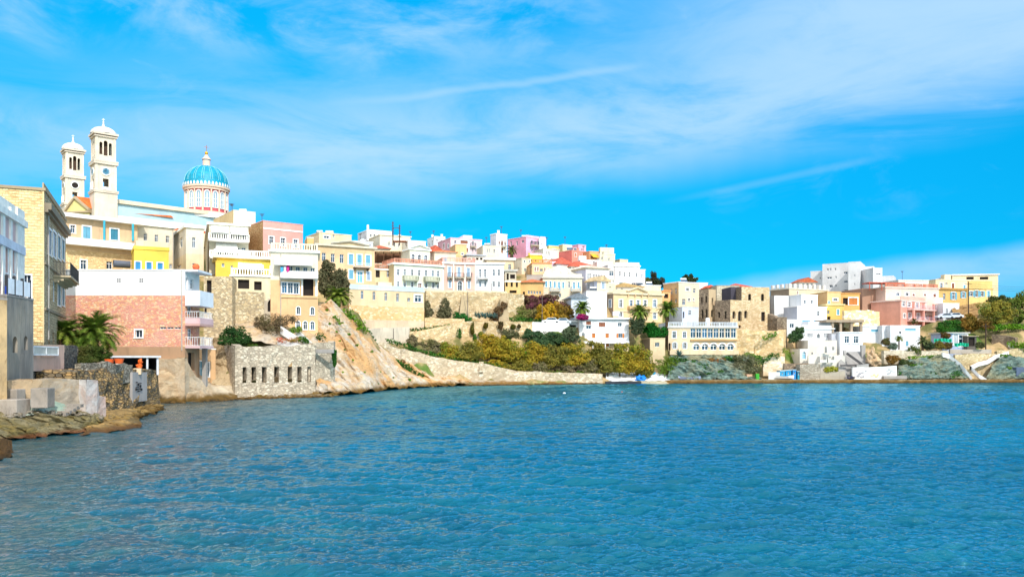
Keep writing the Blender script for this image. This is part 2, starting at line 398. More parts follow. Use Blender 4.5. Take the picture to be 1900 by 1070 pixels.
def wall_with_holes(mb, fa, z0, z1, ops, m=0, bands=()):
    us = sorted({0.0, fa.L} | {min(max(v, 0), fa.L) for o in ops for v in o[:2]}); zs = sorted({z0, z1} | {min(max(v, z0), z1) for o in ops for v in o[2:4]} | {b[0] for b in bands if z0 < b[0] < z1})
    m0 = m; mm = lambda cz: next((b[1] for b in reversed(bands) if cz < b[0]), m0)
    for i in range(len(us) - 1):
        for j in range(len(zs) - 1):
            if us[i + 1] - us[i] < 1e-4 or zs[j + 1] - zs[j] < 1e-4: continue
            cu, cz = (us[i] + us[i + 1]) / 2, (zs[j] + zs[j + 1]) / 2
            if any(o[0] < cu < o[1] and o[2] < cz < o[3] for o in ops): continue
            mb.poly([fa.pt(us[i], zs[j]), fa.pt(us[i + 1], zs[j]), fa.pt(us[i + 1], zs[j + 1]), fa.pt(us[i], zs[j + 1])], mm(cz))
    for o in ops:
        u0, u1, a, b, arch, dp = o; m = mm((a + b) / 2)
        w_ = u1 - u0; ra = min(w_ / 2, (b - a) * .7)
        if arch:
            n_ = 8; zc = b - ra
            arcp = [((u0 + u1) / 2 - w_ / 2 * math.cos(math.pi * k / n_), zc + ra * math.sin(math.pi * k / n_)) for k in range(n_ + 1)]
            mb.poly([fa.pt(u0, b)] + [fa.pt(*q) for q in arcp[:n_ // 2 + 1]], m); mb.poly([fa.pt(*q) for q in arcp[n_ // 2:]] + [fa.pt(u1, b)], m)
            for k in range(n_): mb.poly([fa.pt(*arcp[k]), fa.pt(*arcp[k + 1]), fa.pt(*arcp[k + 1], -dp), fa.pt(*arcp[k], -dp)], m)
            b2 = zc
        else:
            b2 = b; mb.poly([fa.pt(u0, b), fa.pt(u1, b), fa.pt(u1, b, -dp), fa.pt(u0, b, -dp)], m)
        mb.poly([fa.pt(u0, a), fa.pt(u0, b2), fa.pt(u0, b2, -dp), fa.pt(u0, a, -dp)], m)
        mb.poly([fa.pt(u1, a), fa.pt(u1, b2), fa.pt(u1, b2, -dp), fa.pt(u1, a, -dp)], m)
        mb.poly([fa.pt(u0, a), fa.pt(u1, a), fa.pt(u1, a, -dp), fa.pt(u0, a, -dp)], m)

SHC = {'b': (120, 195, 225), 'B': (40, 160, 225), 'r': (165, 95, 60), 'g': (60, 120, 110), 'l': (175, 200, 225), 'o': (225, 130, 40), 'w': (215, 225, 232), 'G': (60, 110, 70), 't': (60, 150, 180), 'k': (90, 70, 60)}
def make_window(fa, rc, style, arch):
    """style: first letter glazing kind (w white frame and surround, p plain frame, d dark hole, s closed shutters, o open shutters, q pavement-level door), rest = shutter colour"""
    u0, u1, z0, z1 = rc; root = fa.root; w_ = u1 - u0; h_ = z1 - z0; kind = style[0]; colr = SHC.get(style[1:2], SHC['b'])
    dp = .42 if kind == 'd' else .24
    isdoor = kind == 'q'
    fr = MB()
    t = max(.08, min(.20, w_ * .16))
    if kind in 'wos' or isdoor:
        tr = t * 1.1
        if arch:
            n_ = 10; zc = z1 - w_ / 2
            for k in range(n_):
                p0, p1 = (math.pi * k / n_, math.pi * (k + 1) / n_); r1, r0 = w_ / 2 + tr, w_ / 2
                q = [((u0 + u1) / 2 - r * math.cos(a_), zc + r * math.sin(a_)) for r, a_ in ((r0, p0), (r1, p0), (r1, p1), (r0, p1))]
                mb_pts = [fa.pt(*x, .05) for x in q]; fr.poly(mb_pts); fr.poly([fa.pt(*q[1], .05), fa.pt(*q[1], 0), fa.pt(*q[2], 0), fa.pt(*q[2], .05)])
            top = zc
        else:
            box_f(fr, fa, u0 - tr, u1 + tr, z1, z1 + tr, -.01, .06); top = z1
        box_f(fr, fa, u0 - tr, u0, z0, top, -.01, .05); box_f(fr, fa, u1, u1 + tr, z0, top, -.01, .05)
        if not isdoor: box_f(fr, fa, u0 - tr * 1.3, u1 + tr * 1.3, z0 - .10, z0, -.01, .10)
    if kind in 'wpo' or isdoor:
        b = max(.05, w_ * .07)
        box_f(fr, fa, u0, u0 + b, z0, z1, -dp + .02, -dp + .09); box_f(fr, fa, u1 - b, u1, z0, z1, -dp + .02, -dp + .09)
        box_f(fr, fa, u0 + b, u1 - b, z0, z0 + b, -dp + .02, -dp + .09)
        if not arch: box_f(fr, fa, u0 + b, u1 - b, z1 - b, z1, -dp + .02, -dp + .09)
        cu = (u0 + u1) / 2; box_f(fr, fa, cu - b / 2, cu + b / 2, z0 + b, z1 - b, -dp + .02, -dp + .085)
        if h_ > 1.1: box_f(fr, fa, u0 + b, u1 - b, z0 + h_ * .66, z0 + h_ * .66 + b, -dp + .02, -dp + .08)
    nm = 'door' if isdoor else 'window'
    if fr.v:
        wo = fr.build(nm, FRAMEW, root); pn = 'pane'; par = wo
    else:
        par = root; pn = 'window'
    g = MB()
    if arch:
        n_ = 8; zc = z1 - w_ / 2
        g.poly([fa.pt(u0, z0, -dp)] + [fa.pt(u1, z0, -dp)] + [fa.pt((u0 + u1) / 2 + w_ / 2 * math.cos(math.pi * k / n_), zc + w_ / 2 * math.sin(math.pi * k / n_), -dp) for k in range(n_ + 1)])
    else: g.poly([fa.pt(u0, z0, -dp), fa.pt(u1, z0, -dp), fa.pt(u1, z1, -dp), fa.pt(u0, z1, -dp)])
    if kind == 's': gm = shutterm(colr)
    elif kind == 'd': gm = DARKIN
    elif isdoor: gm = paint(colr, .5, .7)
    else: gm = GLASS if rnd.random() < .7 else BLUEGL
    if kind == 's':
        s = MB(); c = (u0 + u1) / 2
        box_f(s, fa, u0 + .01, c - .015, z0 + .01, z1 - (w_ / 2 if arch else .01), -.10, -.05); s.build('shutter', gm, par); s = MB(); box_f(s, fa, c + .015, u1 - .01, z0 + .01, z1 - (w_ / 2 if arch else .01), -.10, -.05)
        s.build('shutter', gm, par); g.build('pane', gm if arch else DARKIN, par)
    else: g.build(pn, gm, par)
    if kind == 'o':
        s = MB(); sw = w_ * .5
        box_f(s, fa, u0 - sw - .02, u0 - .02, z0, z1, .07, .11); s.build('shutter', shutterm(colr), par); s = MB(); box_f(s, fa, u1 + .02, u1 + sw + .02, z0, z1, .07, .11)
        s.build('shutter', shutterm(colr), par)
    return dp

class House: pass
def house(label, px1, px2, Y, yaw, top, bot, side=None, D=8.0, wall=None, wall2=None, wins=(), cornice=.35, cm=None, cover=.18, parapet=0.0,
          roof='flat', rc=(205, 105, 62), rh=1.6, cat='house', name='house', group=None, base=3.0, openroof=False, clutter=True, gc=True, over=.45, trim_corner=None, corn2=None, into=None, bands=(), auto=0):
    H = House(); a = R(yaw); d = Vector((math.cos(a), math.sin(a))); A = XY(px1, Y)
    k2 = (px2 - CX) / F; L = (k2 * A.y - A.x) / (d.x - k2 * d.y)
    assert 0 < L < 200, (label, L)
    Bp = A + d * L; bk = Vector((-d.y, d.x))
    if side is not None:
        O = A if side < px1 else Bp; k = (side - CX) / F
        D = (k * O.y - O.x) / (bk.x - k * bk.y)
        if not (.5 < D < 60): print('SIDE?', label, round(D, 1)); D = min(max(D, 4), 14) if D > 0 else 8
    z1 = Z(top, Y); zb = Z(bot, Y); z0 = zb - base
    mid = A + d * L / 2
    root = into.root if into is not None else thing(name, label, cat, (mid.x, mid.y, z0), group); H.root = root
    C = Bp + bk * D; E = A + bk * D
    H.F = Facade(A, d, L, root); H.R = Facade(Bp, bk, D, root); H.B = Facade(C, -d, L, root); H.L = Facade(E, -bk, D, root)
    H.z0, H.z1, H.zb, H.D, H.len, H.Y = z0, z1, zb, D, L, Y
    ops = {'F': [], 'R': [], 'L': []}
    for wn in wins:
        fk, st, n_, x0, y0, x1, y1, ww, wh = wn[:9]; arch = len(wn) > 9 and wn[9]
        fa = getattr(H, fk)
        for i in range(n_):
            t = i / (n_ - 1) if n_ > 1 else 0
            rcx = fa.rect(x0 + (x1 - x0) * t, y0 + (y1 - y0) * t, ww, wh)
            rcx = (max(rcx[0], .06), min(rcx[1], fa.L - .06), rcx[2], min(rcx[3], z1 - .1))
            if rcx[1] - rcx[0] < .15 or rcx[3] - rcx[2] < .2: continue
            ops[fk].append(rcx + (arch, make_window(fa, rcx, st, arch)))
    if auto:
        for fk in ('F', 'L'):
            if fk == 'L' and (side is None or side > px1): continue
            fa = getattr(H, fk); nu_ = max(1, int(fa.L / 3.0)); zz = z1 - 2.35
            while zz > zb - 1.5:
                for i in range(nu_):
                    uc = fa.L * (i + .5) / nu_; ww, wh = rnd.choice(((.9, 1.5), (1.0, 1.5), (.8, 1.1))); rcx = (uc - ww / 2, uc + ww / 2, zz, zz + wh)
                    if rnd.random() > auto or any(o[0] - .5 < rcx[1] and o[1] + .5 > rcx[0] and o[2] - .7 < rcx[3] and o[3] + .7 > rcx[2] for o in ops[fk]): continue
                    ops[fk].append(rcx + (False, make_window(fa, rcx, rnd.choice(('p', 'w', 'p', 'sr', 'sb', 'sl', 'sg', 'w')), False)))
                    if rnd.random() < .22:
                        q = MB(); box_f(q, fa, rcx[0] - .35, rcx[1] + .35, zz - .3, zz - .14, -.01, .9); sl = q.build('balcony', plaster((220, 210, 195)), root); rail_mesh(fa, rcx[0] - .3, rcx[1] + .3, zz - .14, 0, .85, .9, 'iron').build('railing', IRON, sl)
                zz -= 3.1
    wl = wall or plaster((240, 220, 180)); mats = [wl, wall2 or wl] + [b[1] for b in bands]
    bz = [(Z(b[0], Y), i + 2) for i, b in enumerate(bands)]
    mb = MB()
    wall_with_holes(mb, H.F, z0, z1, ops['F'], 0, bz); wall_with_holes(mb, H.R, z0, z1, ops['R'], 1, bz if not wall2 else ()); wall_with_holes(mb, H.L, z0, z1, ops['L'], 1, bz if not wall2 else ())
    wall_with_holes(mb, H.B, z0, z1, [], 1, bz)
    if openroof:                                           # a ruin: ragged wall tops, floor some way down
        mb.poly([(p.x, p.y, z1 - 2.5) for p in (A, Bp, C, E)], 1)
    mb.build('wall', mats, root)
    cmat = cm or TRIM
    def ring(o0, za, zc, nm, mt, inset=None):
        r_ = MB()
        if inset is None:
            r_.frame_box((*(A - d * o0 - bk * o0), za), Vector((*(d * (L + 2 * o0)), 0)), Vector((*(bk * (D + 2 * o0)), 0)), Vector((0, 0, zc - za)))
        else:
            for fa in (H.F, H.R, H.B, H.L): box_f(r_, fa, -o0, fa.L + o0 - inset - o0, za, zc, -inset + o0, o0)
        return r_.build(nm, mt, root)
    if roof == 'flat' and not openroof:
        ring(cover, z1, z1 + cornice, 'roof', cmat)
        if parapet: ring(-.05, z1 + cornice - .003, z1 + cornice + parapet, 'parapet', wl if corn2 is None else corn2, .25)
    elif roof in ('hip', 'gable'):
        if cornice: ring(cover, z1, z1 + cornice, 'cornice', cmat)
        r_ = MB(); zc = z1 + cornice; o = over
        c4 = [A - d * o - bk * o, Bp + d * o - bk * o, C + d * o + bk * o, E - d * o + bk * o]; c4 = [Vector((p.x, p.y, zc)) for p in c4]
        for i in range(4):
            j = (i + 1) % 4; dn = Vector((0, 0, -.12)); r_.poly([c4[i] + dn, c4[j] + dn, c4[j], c4[i]])
        long_f = L >= D
        if roof == 'gable': e = 0
        else: e = min(L, D) / 2 + o * .9
        ax = d if long_f else bk; half = (L if long_f else D) / 2 + o - e; m0 = A + d * L / 2 + bk * D / 2
        P0 = Vector((*(m0 - ax * half), zc + rh)); P1 = Vector((*(m0 + ax * half), zc + rh))
        if long_f:
            r_.poly([c4[0], c4[1], P1, P0]); r_.poly([c4[2], c4[3], P0, P1]); r_.poly([c4[1], c4[2], P1]); r_.poly([c4[3], c4[0], P0])
        else:
            r_.poly([c4[1], c4[2], P1, P0]); r_.poly([c4[3], c4[0], P0, P1]); r_.poly([c4[0], c4[1], P0]); r_.poly([c4[2], c4[3], P1])
        r_.build('roof', tile(rc), root)
    if trim_corner is not None:
        q = MB(); zz = z1
        for u in (0.0, L - .5): box_f(q, H.F, u - .02, u + .52, z0, zz, -.02, .05)
        q.build('corner_pilaster', trim_corner, root)
    H.rz = z1 + (cornice if (roof == 'flat' and not openroof) else 0)
    if clutter and roof == 'flat' and not openroof and L > 3:
        for _ in range(rnd.choice((1, 1, 2, 3))):
            u = rnd.uniform(.15, .85) * L; v = rnd.uniform(.3, .8) * D; p = A + d * u + bk * v; k = rnd.random(); q = MB(); zz = H.rz - .02
            if k < .35:
                hh = rnd.uniform(1.2, 2.6); hh += .5; q.tube((p.x, p.y, zz), (p.x, p.y, zz + hh), .06, .05, 5)
                for t in range(4): q.bar((p.x - .45 + t * .06, p.y, zz + hh - .12 * t), (p.x + .45 - t * .06, p.y, zz + hh - .12 * t), .05)
                q.build('antenna', IRON, root)
            elif k < .6: 
                q.frame_box((p.x, p.y, zz), Vector((.55, .1, 0)), Vector((-.1, .5, 0)), Vector((0, 0, .9))); q.frame_box((p.x - .06, p.y - .06, zz + .9), Vector((.67, .12, 0)), Vector((-.12, .62, 0)), Vector((0, 0, .1))); q.build('chimney', wl, root)
            elif k < .82:
                q.tube((p.x - .7, p.y, zz + 1.0), (p.x + .7, p.y, zz + 1.0), .28, .28, 10); q.bar((p.x - .5, p.y, zz), (p.x - .5, p.y, zz + .8), .06); q.bar((p.x + .5, p.y, zz), (p.x + .5, p.y, zz + .8), .06)
                q.poly([(p.x - .8, p.y - 1.3, zz + .15), (p.x + .8, p.y - 1.3, zz + .15), (p.x + .8, p.y - .3, zz + .9), (p.x - .8, p.y - .3, zz + .9)], 1); q.build('solar_heater', [FRAMEW, GLASS], root)
            else:
                q.frame_box((p.x, p.y, zz), Vector((1.9, .2, 0)), Vector((-.2, 1.8, 0)), Vector((0, 0, 1.7))); q.build('stair_hut', wl, root)
    if gc: c = mid + bk * min(D, 6) / 2; GC.append((c.x, c.y, zb))
    return H

def box_on(H, nm, fk, x0, x1, y0, y1, proj, mat, deep=.01):
    """box fixed to a facade: left x0, right x1, top y0, bottom y1 in photo pixels"""
    fa = getattr(H, fk); u0, u1 = sorted((fa.u(x0), fa.u(x1))); zt, zb = fa.z(x0, y0), fa.z(x0, y1)
    mb = MB(); box_f(mb, fa, u0, u1, zb, zt, -deep, proj); return mb.build(nm, mat, H.root)

def rail_mesh(fa, u0, u1, z, o0, o1, h, kind, sides=True):
    mb = MB(); runs = [(fa.pt(u0, z, o1), fa.pt(u1, z, o1))]
    if sides: runs += [(fa.pt(u0, z, o0), fa.pt(u0, z, o1)), (fa.pt(u1, z, o0), fa.pt(u1, z, o1))]
    up = Vector((0, 0, 1))
    for a, b in runs:
        L = (b - a).length
        if L < .2: continue
        dd = (b - a) / L; nn = dd.cross(up)
        if kind == 'solid': mb.frame_box(a - nn * .06, b - a, nn * .12, up * h)
        else:
            tw, sp, bw = (.05, .26, .03) if kind == 'iron' else (.16, .34, .14)
            mb.frame_box(a - nn * tw / 2 + up * (h - tw), b - a, nn * tw, up * tw); mb.frame_box(a - nn * tw / 2 + up * .03, b - a, nn * tw, up * tw * .7)
            n_ = max(1, int(L / sp))
            for k in range(n_ + 1):
                p = a + dd * (L * k / n_); w_ = bw * (1.9 if (kind == 'bal' and k % 8 == 0) else 1)
                mb.frame_box(p - dd * w_ / 2 - nn * w_ / 2, dd * w_, nn * w_, up * (h - .02))
    return mb
def balcony(H, fk, x0, x1, py, proj=1.1, kind='iron', h=1.0, mat=None, slab=None, th=.18, bracket=True):
    fa = getattr(H, fk); u0, u1 = sorted((fa.u(x0), fa.u(x1))); z = fa.z(x0, py); mb = MB()
    box_f(mb, fa, u0, u1, z - th, z, -.02, proj)
    if bracket:
        for t in np.linspace(u0 + .2, u1 - .4, max(2, int((u1 - u0) / 1.3))):
            for j in range(3): box_f(mb, fa, t, t + .2, z - th - .16 * (j + 1), z - th - .16 * j, 0, proj * (.85 - .27 * j))
    sl = mb.build('balcony', slab or plaster((215, 200, 175)), H.root)
    rail_mesh(fa, u0 + .05, u1 - .05, z, 0, proj - .06, h, kind).build('railing', mat or (IRON if kind == 'iron' else TRIM), sl)
    return sl
def rooftop_rail(H, kind='bal', h=.95, mat=None, faces='FLR', inset=.15, z=None, name='balustrade'):
    z = H.rz if z is None else z
    mb = MB()
    for f in faces:
        fa = getattr(H, f); r_ = rail_mesh(fa, inset, fa.L - inset, z, 0, -inset, h, kind, False)
        i = len(mb.v); mb.v += r_.v; mb.f += [tuple(k + i for k in q) for q in r_.f]; mb.m += r_.m
    return mb.build(name, mat or TRIM, H.root)
def awning(H, fk, x0, x1, yt, yb, proj, mat=None):
    fa = getattr(H, fk); u0, u1 = sorted((fa.u(x0), fa.u(x1))); zt = fa.z(x0, yt)
    q = fa.pt((u0 + u1) / 2, 0, proj); zb = Z(yb, q.y); dn = Vector((0, 0, -.05)); mb = MB()
    n_ = max(2, int((u1 - u0) / .5))
    for k in range(n_):
        a, b = u0 + (u1 - u0) * k / n_, u0 + (u1 - u0) * (k + 1) / n_
        c = [fa.pt(a, zt, .02), fa.pt(b, zt, .02), fa.pt(b, zb, proj), fa.pt(a, zb, proj)]
        mb.poly(c); mb.poly([x + dn for x in c]); mb.poly([c[3], c[2], c[2] + Vector((0, 0, -.22)), c[3] + Vector((0, 0, -.22))])
    mb.bar(fa.pt(u0, zt - .6, 0), fa.pt(u0, zb, proj), .05); mb.bar(fa.pt(u1, zt - .6, 0), fa.pt(u1, zb, proj), .05)
    return mb.build('awning', mat or paint((245, 245, 240), .8, .85), H.root)
def pediment(H, fk, x0, x1, yb, yp, mat, trim, proj=.3):
    fa = getattr(H, fk); u0, u1 = sorted((fa.u(x0), fa.u(x1))); zb = fa.z(x0, yb); xm = (x0 + x1) / 2; zp = fa.z(xm, yp); um = (u0 + u1) / 2
    mb = MB()
    f_ = [fa.pt(u0, zb, .05), fa.pt(u1, zb, .05), fa.pt(um, zp, .05)]; b_ = [fa.pt(u0, zb, -3), fa.pt(u1, zb, -3), fa.pt(um, zp, -3)]
    mb.poly(f_); mb.poly([b_[0], f_[0], f_[2], b_[2]]); mb.poly([f_[1], b_[1], b_[2], f_[2]])
    pd = mb.build('pediment', mat, H.root); t = MB()
    for a, b in ((u0, um), (u1, um)):
        for oz, pr in ((0, proj), (.16, proj + .15)):
            p = [fa.pt(a, zb + oz, 0), fa.pt(b, zp + oz, 0)]; q = [fa.pt(a, zb + oz, pr), fa.pt(b, zp + oz, pr)]; up = Vector((0, 0, .17))
            t.poly([q[0], q[1], q[1] + up, q[0] + up]); t.poly([p[0] + up, p[1] + up, q[1] + up, q[0] + up]); t.poly([p[0], p[1], q[1], q[0]])
    t.build('raking_cornice', trim, pd); return pd

# ================================================================ rocks, walls, plants
def loft(name, rows, mat, nu=60, sub=8, amp=.5, fr=.35, st=(1, 1, 1), rot=0.0, seed=0, label=None, cat=None, kind=None, back=6.0, ridge=.0):
    """surface through polylines rows[k] = [(px, py, Y)...] from the foot upward; broken up by fractal noise along tilted strata"""
    def resample(row, n_):
        p = [P(*q) for q in row]; s_ = np.linspace(0, len(p) - 1, n_); o = []
        for t in s_: i = min(int(t), len(p) - 2); o.append(p[i].lerp(p[i + 1], t - i))
        return o
    rr = [resample(r_, nu) for r_ in rows]; rr.append([p + Vector((p.x / max(p.y, 1) * back, back, .4)) for p in rr[-1]])
    rr.append([p + Vector((0, 0, -8)) for p in rr[-1]])
    full = []
    for k in range(len(rr) - 1):
        s2 = sub if k < len(rr) - 3 else 2
        for j in range(s2 + (1 if k == len(rr) - 2 else 0)): full.append([a.lerp(b, j / s2) for a, b in zip(rr[k], rr[k + 1])])
    mb = MB(); c_, s_ = math.cos(rot), math.sin(rot)
    nr = len(full)
    for j, row in enumerate(full):
        for p in row:
            q = Vector(((p.x * c_ - p.z * s_) * st[0], p.y * st[1], (p.x * s_ + p.z * c_) * st[2])) * fr + Vector((seed * 7.1, seed * 3.3, 0))
            n_ = noise.fractal(q, 1.0, 2.1, 6) + ridge * (1 - 2 * abs(noise.noise(q * 1.7)))
            e = 1.0 if j < nr - 3 else .2
            v = noise.noise_vector(q * 2.3) * .25
            mb.v.append((p.x + v.x * amp * e, p.y - n_ * amp * e, p.z + (v.z + n_ * .35) * amp * e))
    for j in range(nr - 1):
        for i in range(nu - 1):
            a = j * nu + i; mb.f.append((a, a + 1, a + nu + 1, a + nu)); mb.m.append(0)
    c = P(*rows[0][len(rows[0]) // 2]); o = mb.build(name, mat, None, (c.x, c.y, 0))
    return tag(o, label, cat, kind=kind)

def wallstrip(label, pts, mat, th=.8, rough=.12, name='retaining_wall', cat='retaining wall', ops=(), top_rough=.15, seed=0, batter=0.0, group=None, dp=.6, gc=None, nobuild=False):
    """free wall through pts = [(px, Y, py_top, py_bottom)...]"""
    A0 = XY(pts[0][0], pts[0][1]); c = XY(pts[len(pts) // 2][0], pts[len(pts) // 2][1])
    root = thing(name, label, cat, (c.x, c.y, Z(pts[len(pts) // 2][3], pts[len(pts) // 2][1])), group)
    mb = MB(); holes = MB()
    for (p0, Y0, t0, b0), (p1, Y1, t1, b1) in zip(pts[:-1], pts[1:]):
        a, b = XY(p0, Y0), XY(p1, Y1); L = (b - a).length
        if L < .01: continue
        fa = Facade(a, (b - a) / L, L, root)
        za, zb_ = (Z(t0, Y0), Z(b0, Y0)), (Z(t1, Y1), Z(b1, Y1)); zlo = min(za[1], zb_[1]) - .8
        my = []
        for o in ops:
            if min(p0, p1) <= o[0] <= max(p0, p1):
                rc = fa.rect(*o[:4]); my.append(rc + (len(o) > 4 and o[4],))
        us = sorted(set(list(np.linspace(0, L, max(2, int(L / .9) + 1))) + [v for o in my for v in o[:2]]))
        nz = max(3, int((max(za[0], zb_[0]) - zlo) / .9)); rows = []
        zset = sorted({0.0, 1.0} | {i / nz for i in range(nz)})
        for u in us:
            t = u / L; zt = za[0] + (zb_[0] - za[0]) * t; q = fa.pt(u, 0)
            zt += noise.noise(Vector((q.x * .5, q.y * .5, seed))) * top_rough * 2
            zs = [zlo + (zt - zlo) * s_ for s_ in zset]
            for o in my:                                  # snap nearest rows to the sills and heads of the openings
                for zz in (o[2], o[3]):
                    i = min(range(1, len(zs) - 1), key=lambda k: abs(zs[k] - zz)); zs[i] = zz
            rows.append(zs)
        def vp(i, j):
            u, z_ = us[i], rows[i][j]; q = fa.pt(u, z_); e = noise.fractal(Vector((q.x * .7, q.y * .7, z_ * .9 + seed)), 1, 2, 4) * rough
            hh = (za[0] - z_)
            return fa.pt(u, z_, e - batter * (rows[i][-1] - z_) * -1)
        for i in range(len(us) - 1):
            for j in range(len(zset) - 1):
                cu, cz = (us[i] + us[i + 1]) / 2, (rows[i][j] + rows[i][j + 1]) / 2
                ins = [o for o in my if o[0] < cu < o[1] and o[2] < cz < o[3]]
                if ins:
                    continue
                mb.poly([vp(i, j), vp(i + 1, j), vp(i + 1, j + 1), vp(i, j + 1)])
            mb.poly([vp(i, -1), vp(i + 1, -1), fa.pt(us[i + 1], rows[i + 1][-1], -th), fa.pt(us[i], rows[i][-1], -th)])
        if not my: mb.poly([fa.pt(0, zlo, -th), fa.pt(L, zlo, -th), fa.pt(L, zb_[0], -th), fa.pt(0, za[0], -th)])
        for u, z_ in ((0, za[0]), (L, zb_[0])): mb.poly([fa.pt(u, zlo, batter * (z_ - zlo) if batter else 0), fa.pt(u, z_, 0), fa.pt(u, z_, -th), fa.pt(u, zlo, -th)])
        for o in my:
            u0, u1, q0, q1 = o[:4]; e = rough + .02
            for c4 in ([(u0, q0), (u0, q1)], [(u1, q0), (u1, q1)], [(u0, q1), (u1, q1)], [(u0, q0), (u1, q0)]):
                mb.poly([fa.pt(*c4[0], e * .3), fa.pt(*c4[1], e * .3), fa.pt(*c4[1], -dp), fa.pt(*c4[0], -dp)])
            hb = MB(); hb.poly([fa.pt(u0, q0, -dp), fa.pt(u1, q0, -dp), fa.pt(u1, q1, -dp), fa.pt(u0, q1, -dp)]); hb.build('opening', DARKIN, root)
    mb.build('masonry', mat, root)
    if gc is not None:
        for p0, Y0, t0, b0 in pts:
            q = XY(p0, Y0); GC.append((q.x, q.y - 1.2, Z(b0, Y0)))
            if gc == 2: GC.append((q.x * (Y0 + 2.5) / Y0, Y0 + 2.5, Z(t0, Y0) - .5))
    return root

def leaves(mb, c, r, n_, s, rg, up=.3, shell=.75, m=0):
    """n_ leaf-clump faces scattered through an ellipsoid, thicker towards its skin"""
    for _ in range(n_):
        while True:
            d = Vector((rg.uniform(-1, 1), rg.uniform(-1, 1), rg.uniform(-1, 1)))
            if .05 < d.length <= 1: break
        d = d.normalized() * (d.length ** (1 - shell))
        d *= 1 + .30 * noise.noise(d * 2.2 + Vector(c) * .7)
        p = Vector(c) + Vector((d.x * r[0], d.y * r[1], d.z * r[2]))
        nn = (d + Vector((rg.gauss(0, .5), rg.gauss(0, .5), rg.gauss(0, .5) + up))).normalized()
        u = nn.orthogonal().normalized(); a = rg.random() * 6.28; v = nn.cross(u); u, v = u * math.cos(a) + v * math.sin(a), v * math.cos(a) - u * math.sin(a)
        k = s * rg.uniform(.6, 1.4)
        mb.poly([p - u * k * .5, p + v * k * .32, p + u * k * .6, p - v * k * .28], m)

def tree(label, px, py_base, Y, crown, mat, trunk=.22, nl=1500, s=.34, name='tree', cat='tree', group=None, tm=(105, 85, 62), lean=0, seed=None, shell=.6):
    """crown: list of (px, py, rx_px, ry_px[, dY]) clumps at distance Y + dY"""
    rg = random.Random(seed if seed is not None else int(px * 7 + py_base)); b = P(px, py_base, Y)
    root = thing(name, label, cat, b, group); t = MB(); cs = []; k = Y / F
    for q in crown:
        dy = q[4] if len(q) > 4 else 0
        cs.append((P(q[0], q[1], Y + dy), (q[2] * k, max(q[2] * k * .85, .3), q[3] * k)))
    top = sum((c[0] for c in cs), Vector()) / len(cs); fork = b.lerp(top, .45) + Vector((lean, 0, 0)); h = (top - b).length
    t.tube(b - Vector((0, 0, .6)), fork, trunk, trunk * .7, 8)
    for c, r in cs:
        mid = fork.lerp(c, .55) + Vector((rg.uniform(-.2, .2), rg.uniform(-.2, .2), .1)); t.tube(fork, mid, trunk * .55, trunk * .33, 6); t.tube(mid, c, trunk * .33, trunk * .12, 5)
        for _ in range(5):
            dd = Vector((rg.uniform(-1, 1) * r[0], rg.uniform(-1, 1) * r[1], rg.uniform(-.6, 1) * r[2])) * .8; t.tube(c, c + dd, trunk * .14, .015, 4, cap=False)
    t.build('trunk', paint(tm, .9, .6), root, smooth=True)
    m = MB(); vol = sum(r[0] * r[2] for _, r in cs)
    for c, r in cs:
        nn = int(nl * r[0] * r[2] / vol)
        subs = [(c + Vector((rg.uniform(-.8, .8) * r[0], rg.uniform(-.7, .7) * r[1], rg.uniform(-.7, .8) * r[2])), rg.uniform(.24, .55)) for _ in range(13)]
        for c2, q in subs: leaves(m, c2, (r[0] * q, r[1] * q, r[2] * q * .9), nn // 15, s, rg, shell=shell)
        leaves(m, c, (r[0] * .8, r[1] * .8, r[2] * .8), nn // 5, s, rg, shell=.3)
    m.build('crown', mat, root)
    return root

def bush(label, blobs, mat, nl=700, s=.3, name='shrub', cat='shrub', group=None, kind=None, seed=1):
    """leafy mass along blobs (px, py, Y, r_px_x, r_px_z)"""
    rg = random.Random(seed + int(blobs[0][0])); m = MB(); tot = sum(b[3] * b[4] for b in blobs); c0 = P(*blobs[len(blobs) // 2][:3])
    for b in blobs:
        c = P(*b[:3]); k = b[2] / F; r = (b[3] * k, max(b[3], b[4]) * k * .8, b[4] * k); nn = max(20, int(nl * b[3] * b[4] / tot)); leaves(m, c, r, nn // 2, s, rg, up=.5, shell=.5)
        for _ in range(6): q = rg.uniform(.25, .5); leaves(m, c + Vector((rg.uniform(-.85, .85) * r[0], rg.uniform(-.7, .7) * r[1], rg.uniform(-.6, .85) * r[2])), tuple(v * q for v in r), max(4, nn // 12), s, rg, up=.5, shell=.5)
    o = m.build(name, mat, None, c0)
    return tag(o, label, cat, group, kind)

def strip(label, pts, mat, r=4, per=60, s=.25, name='grass', cat='grass', kind='stuff', step=6, group=None, seed=2):
    """low growth along a polyline of (px, py, Y)"""
    bl = []
    for a, b in zip(pts[:-1], pts[1:]):
        n_ = max(1, int(math.hypot(b[0] - a[0], b[1] - a[1]) / step))
        for i in range(n_):
            t = i / n_; bl.append((a[0] + (b[0] - a[0]) * t, a[1] + (b[1] - a[1]) * t, a[2] + (b[2] - a[2]) * t, r * 1.3, r))
    return bush(label, bl, mat, per * len(bl), s, name, cat, group, kind, seed)

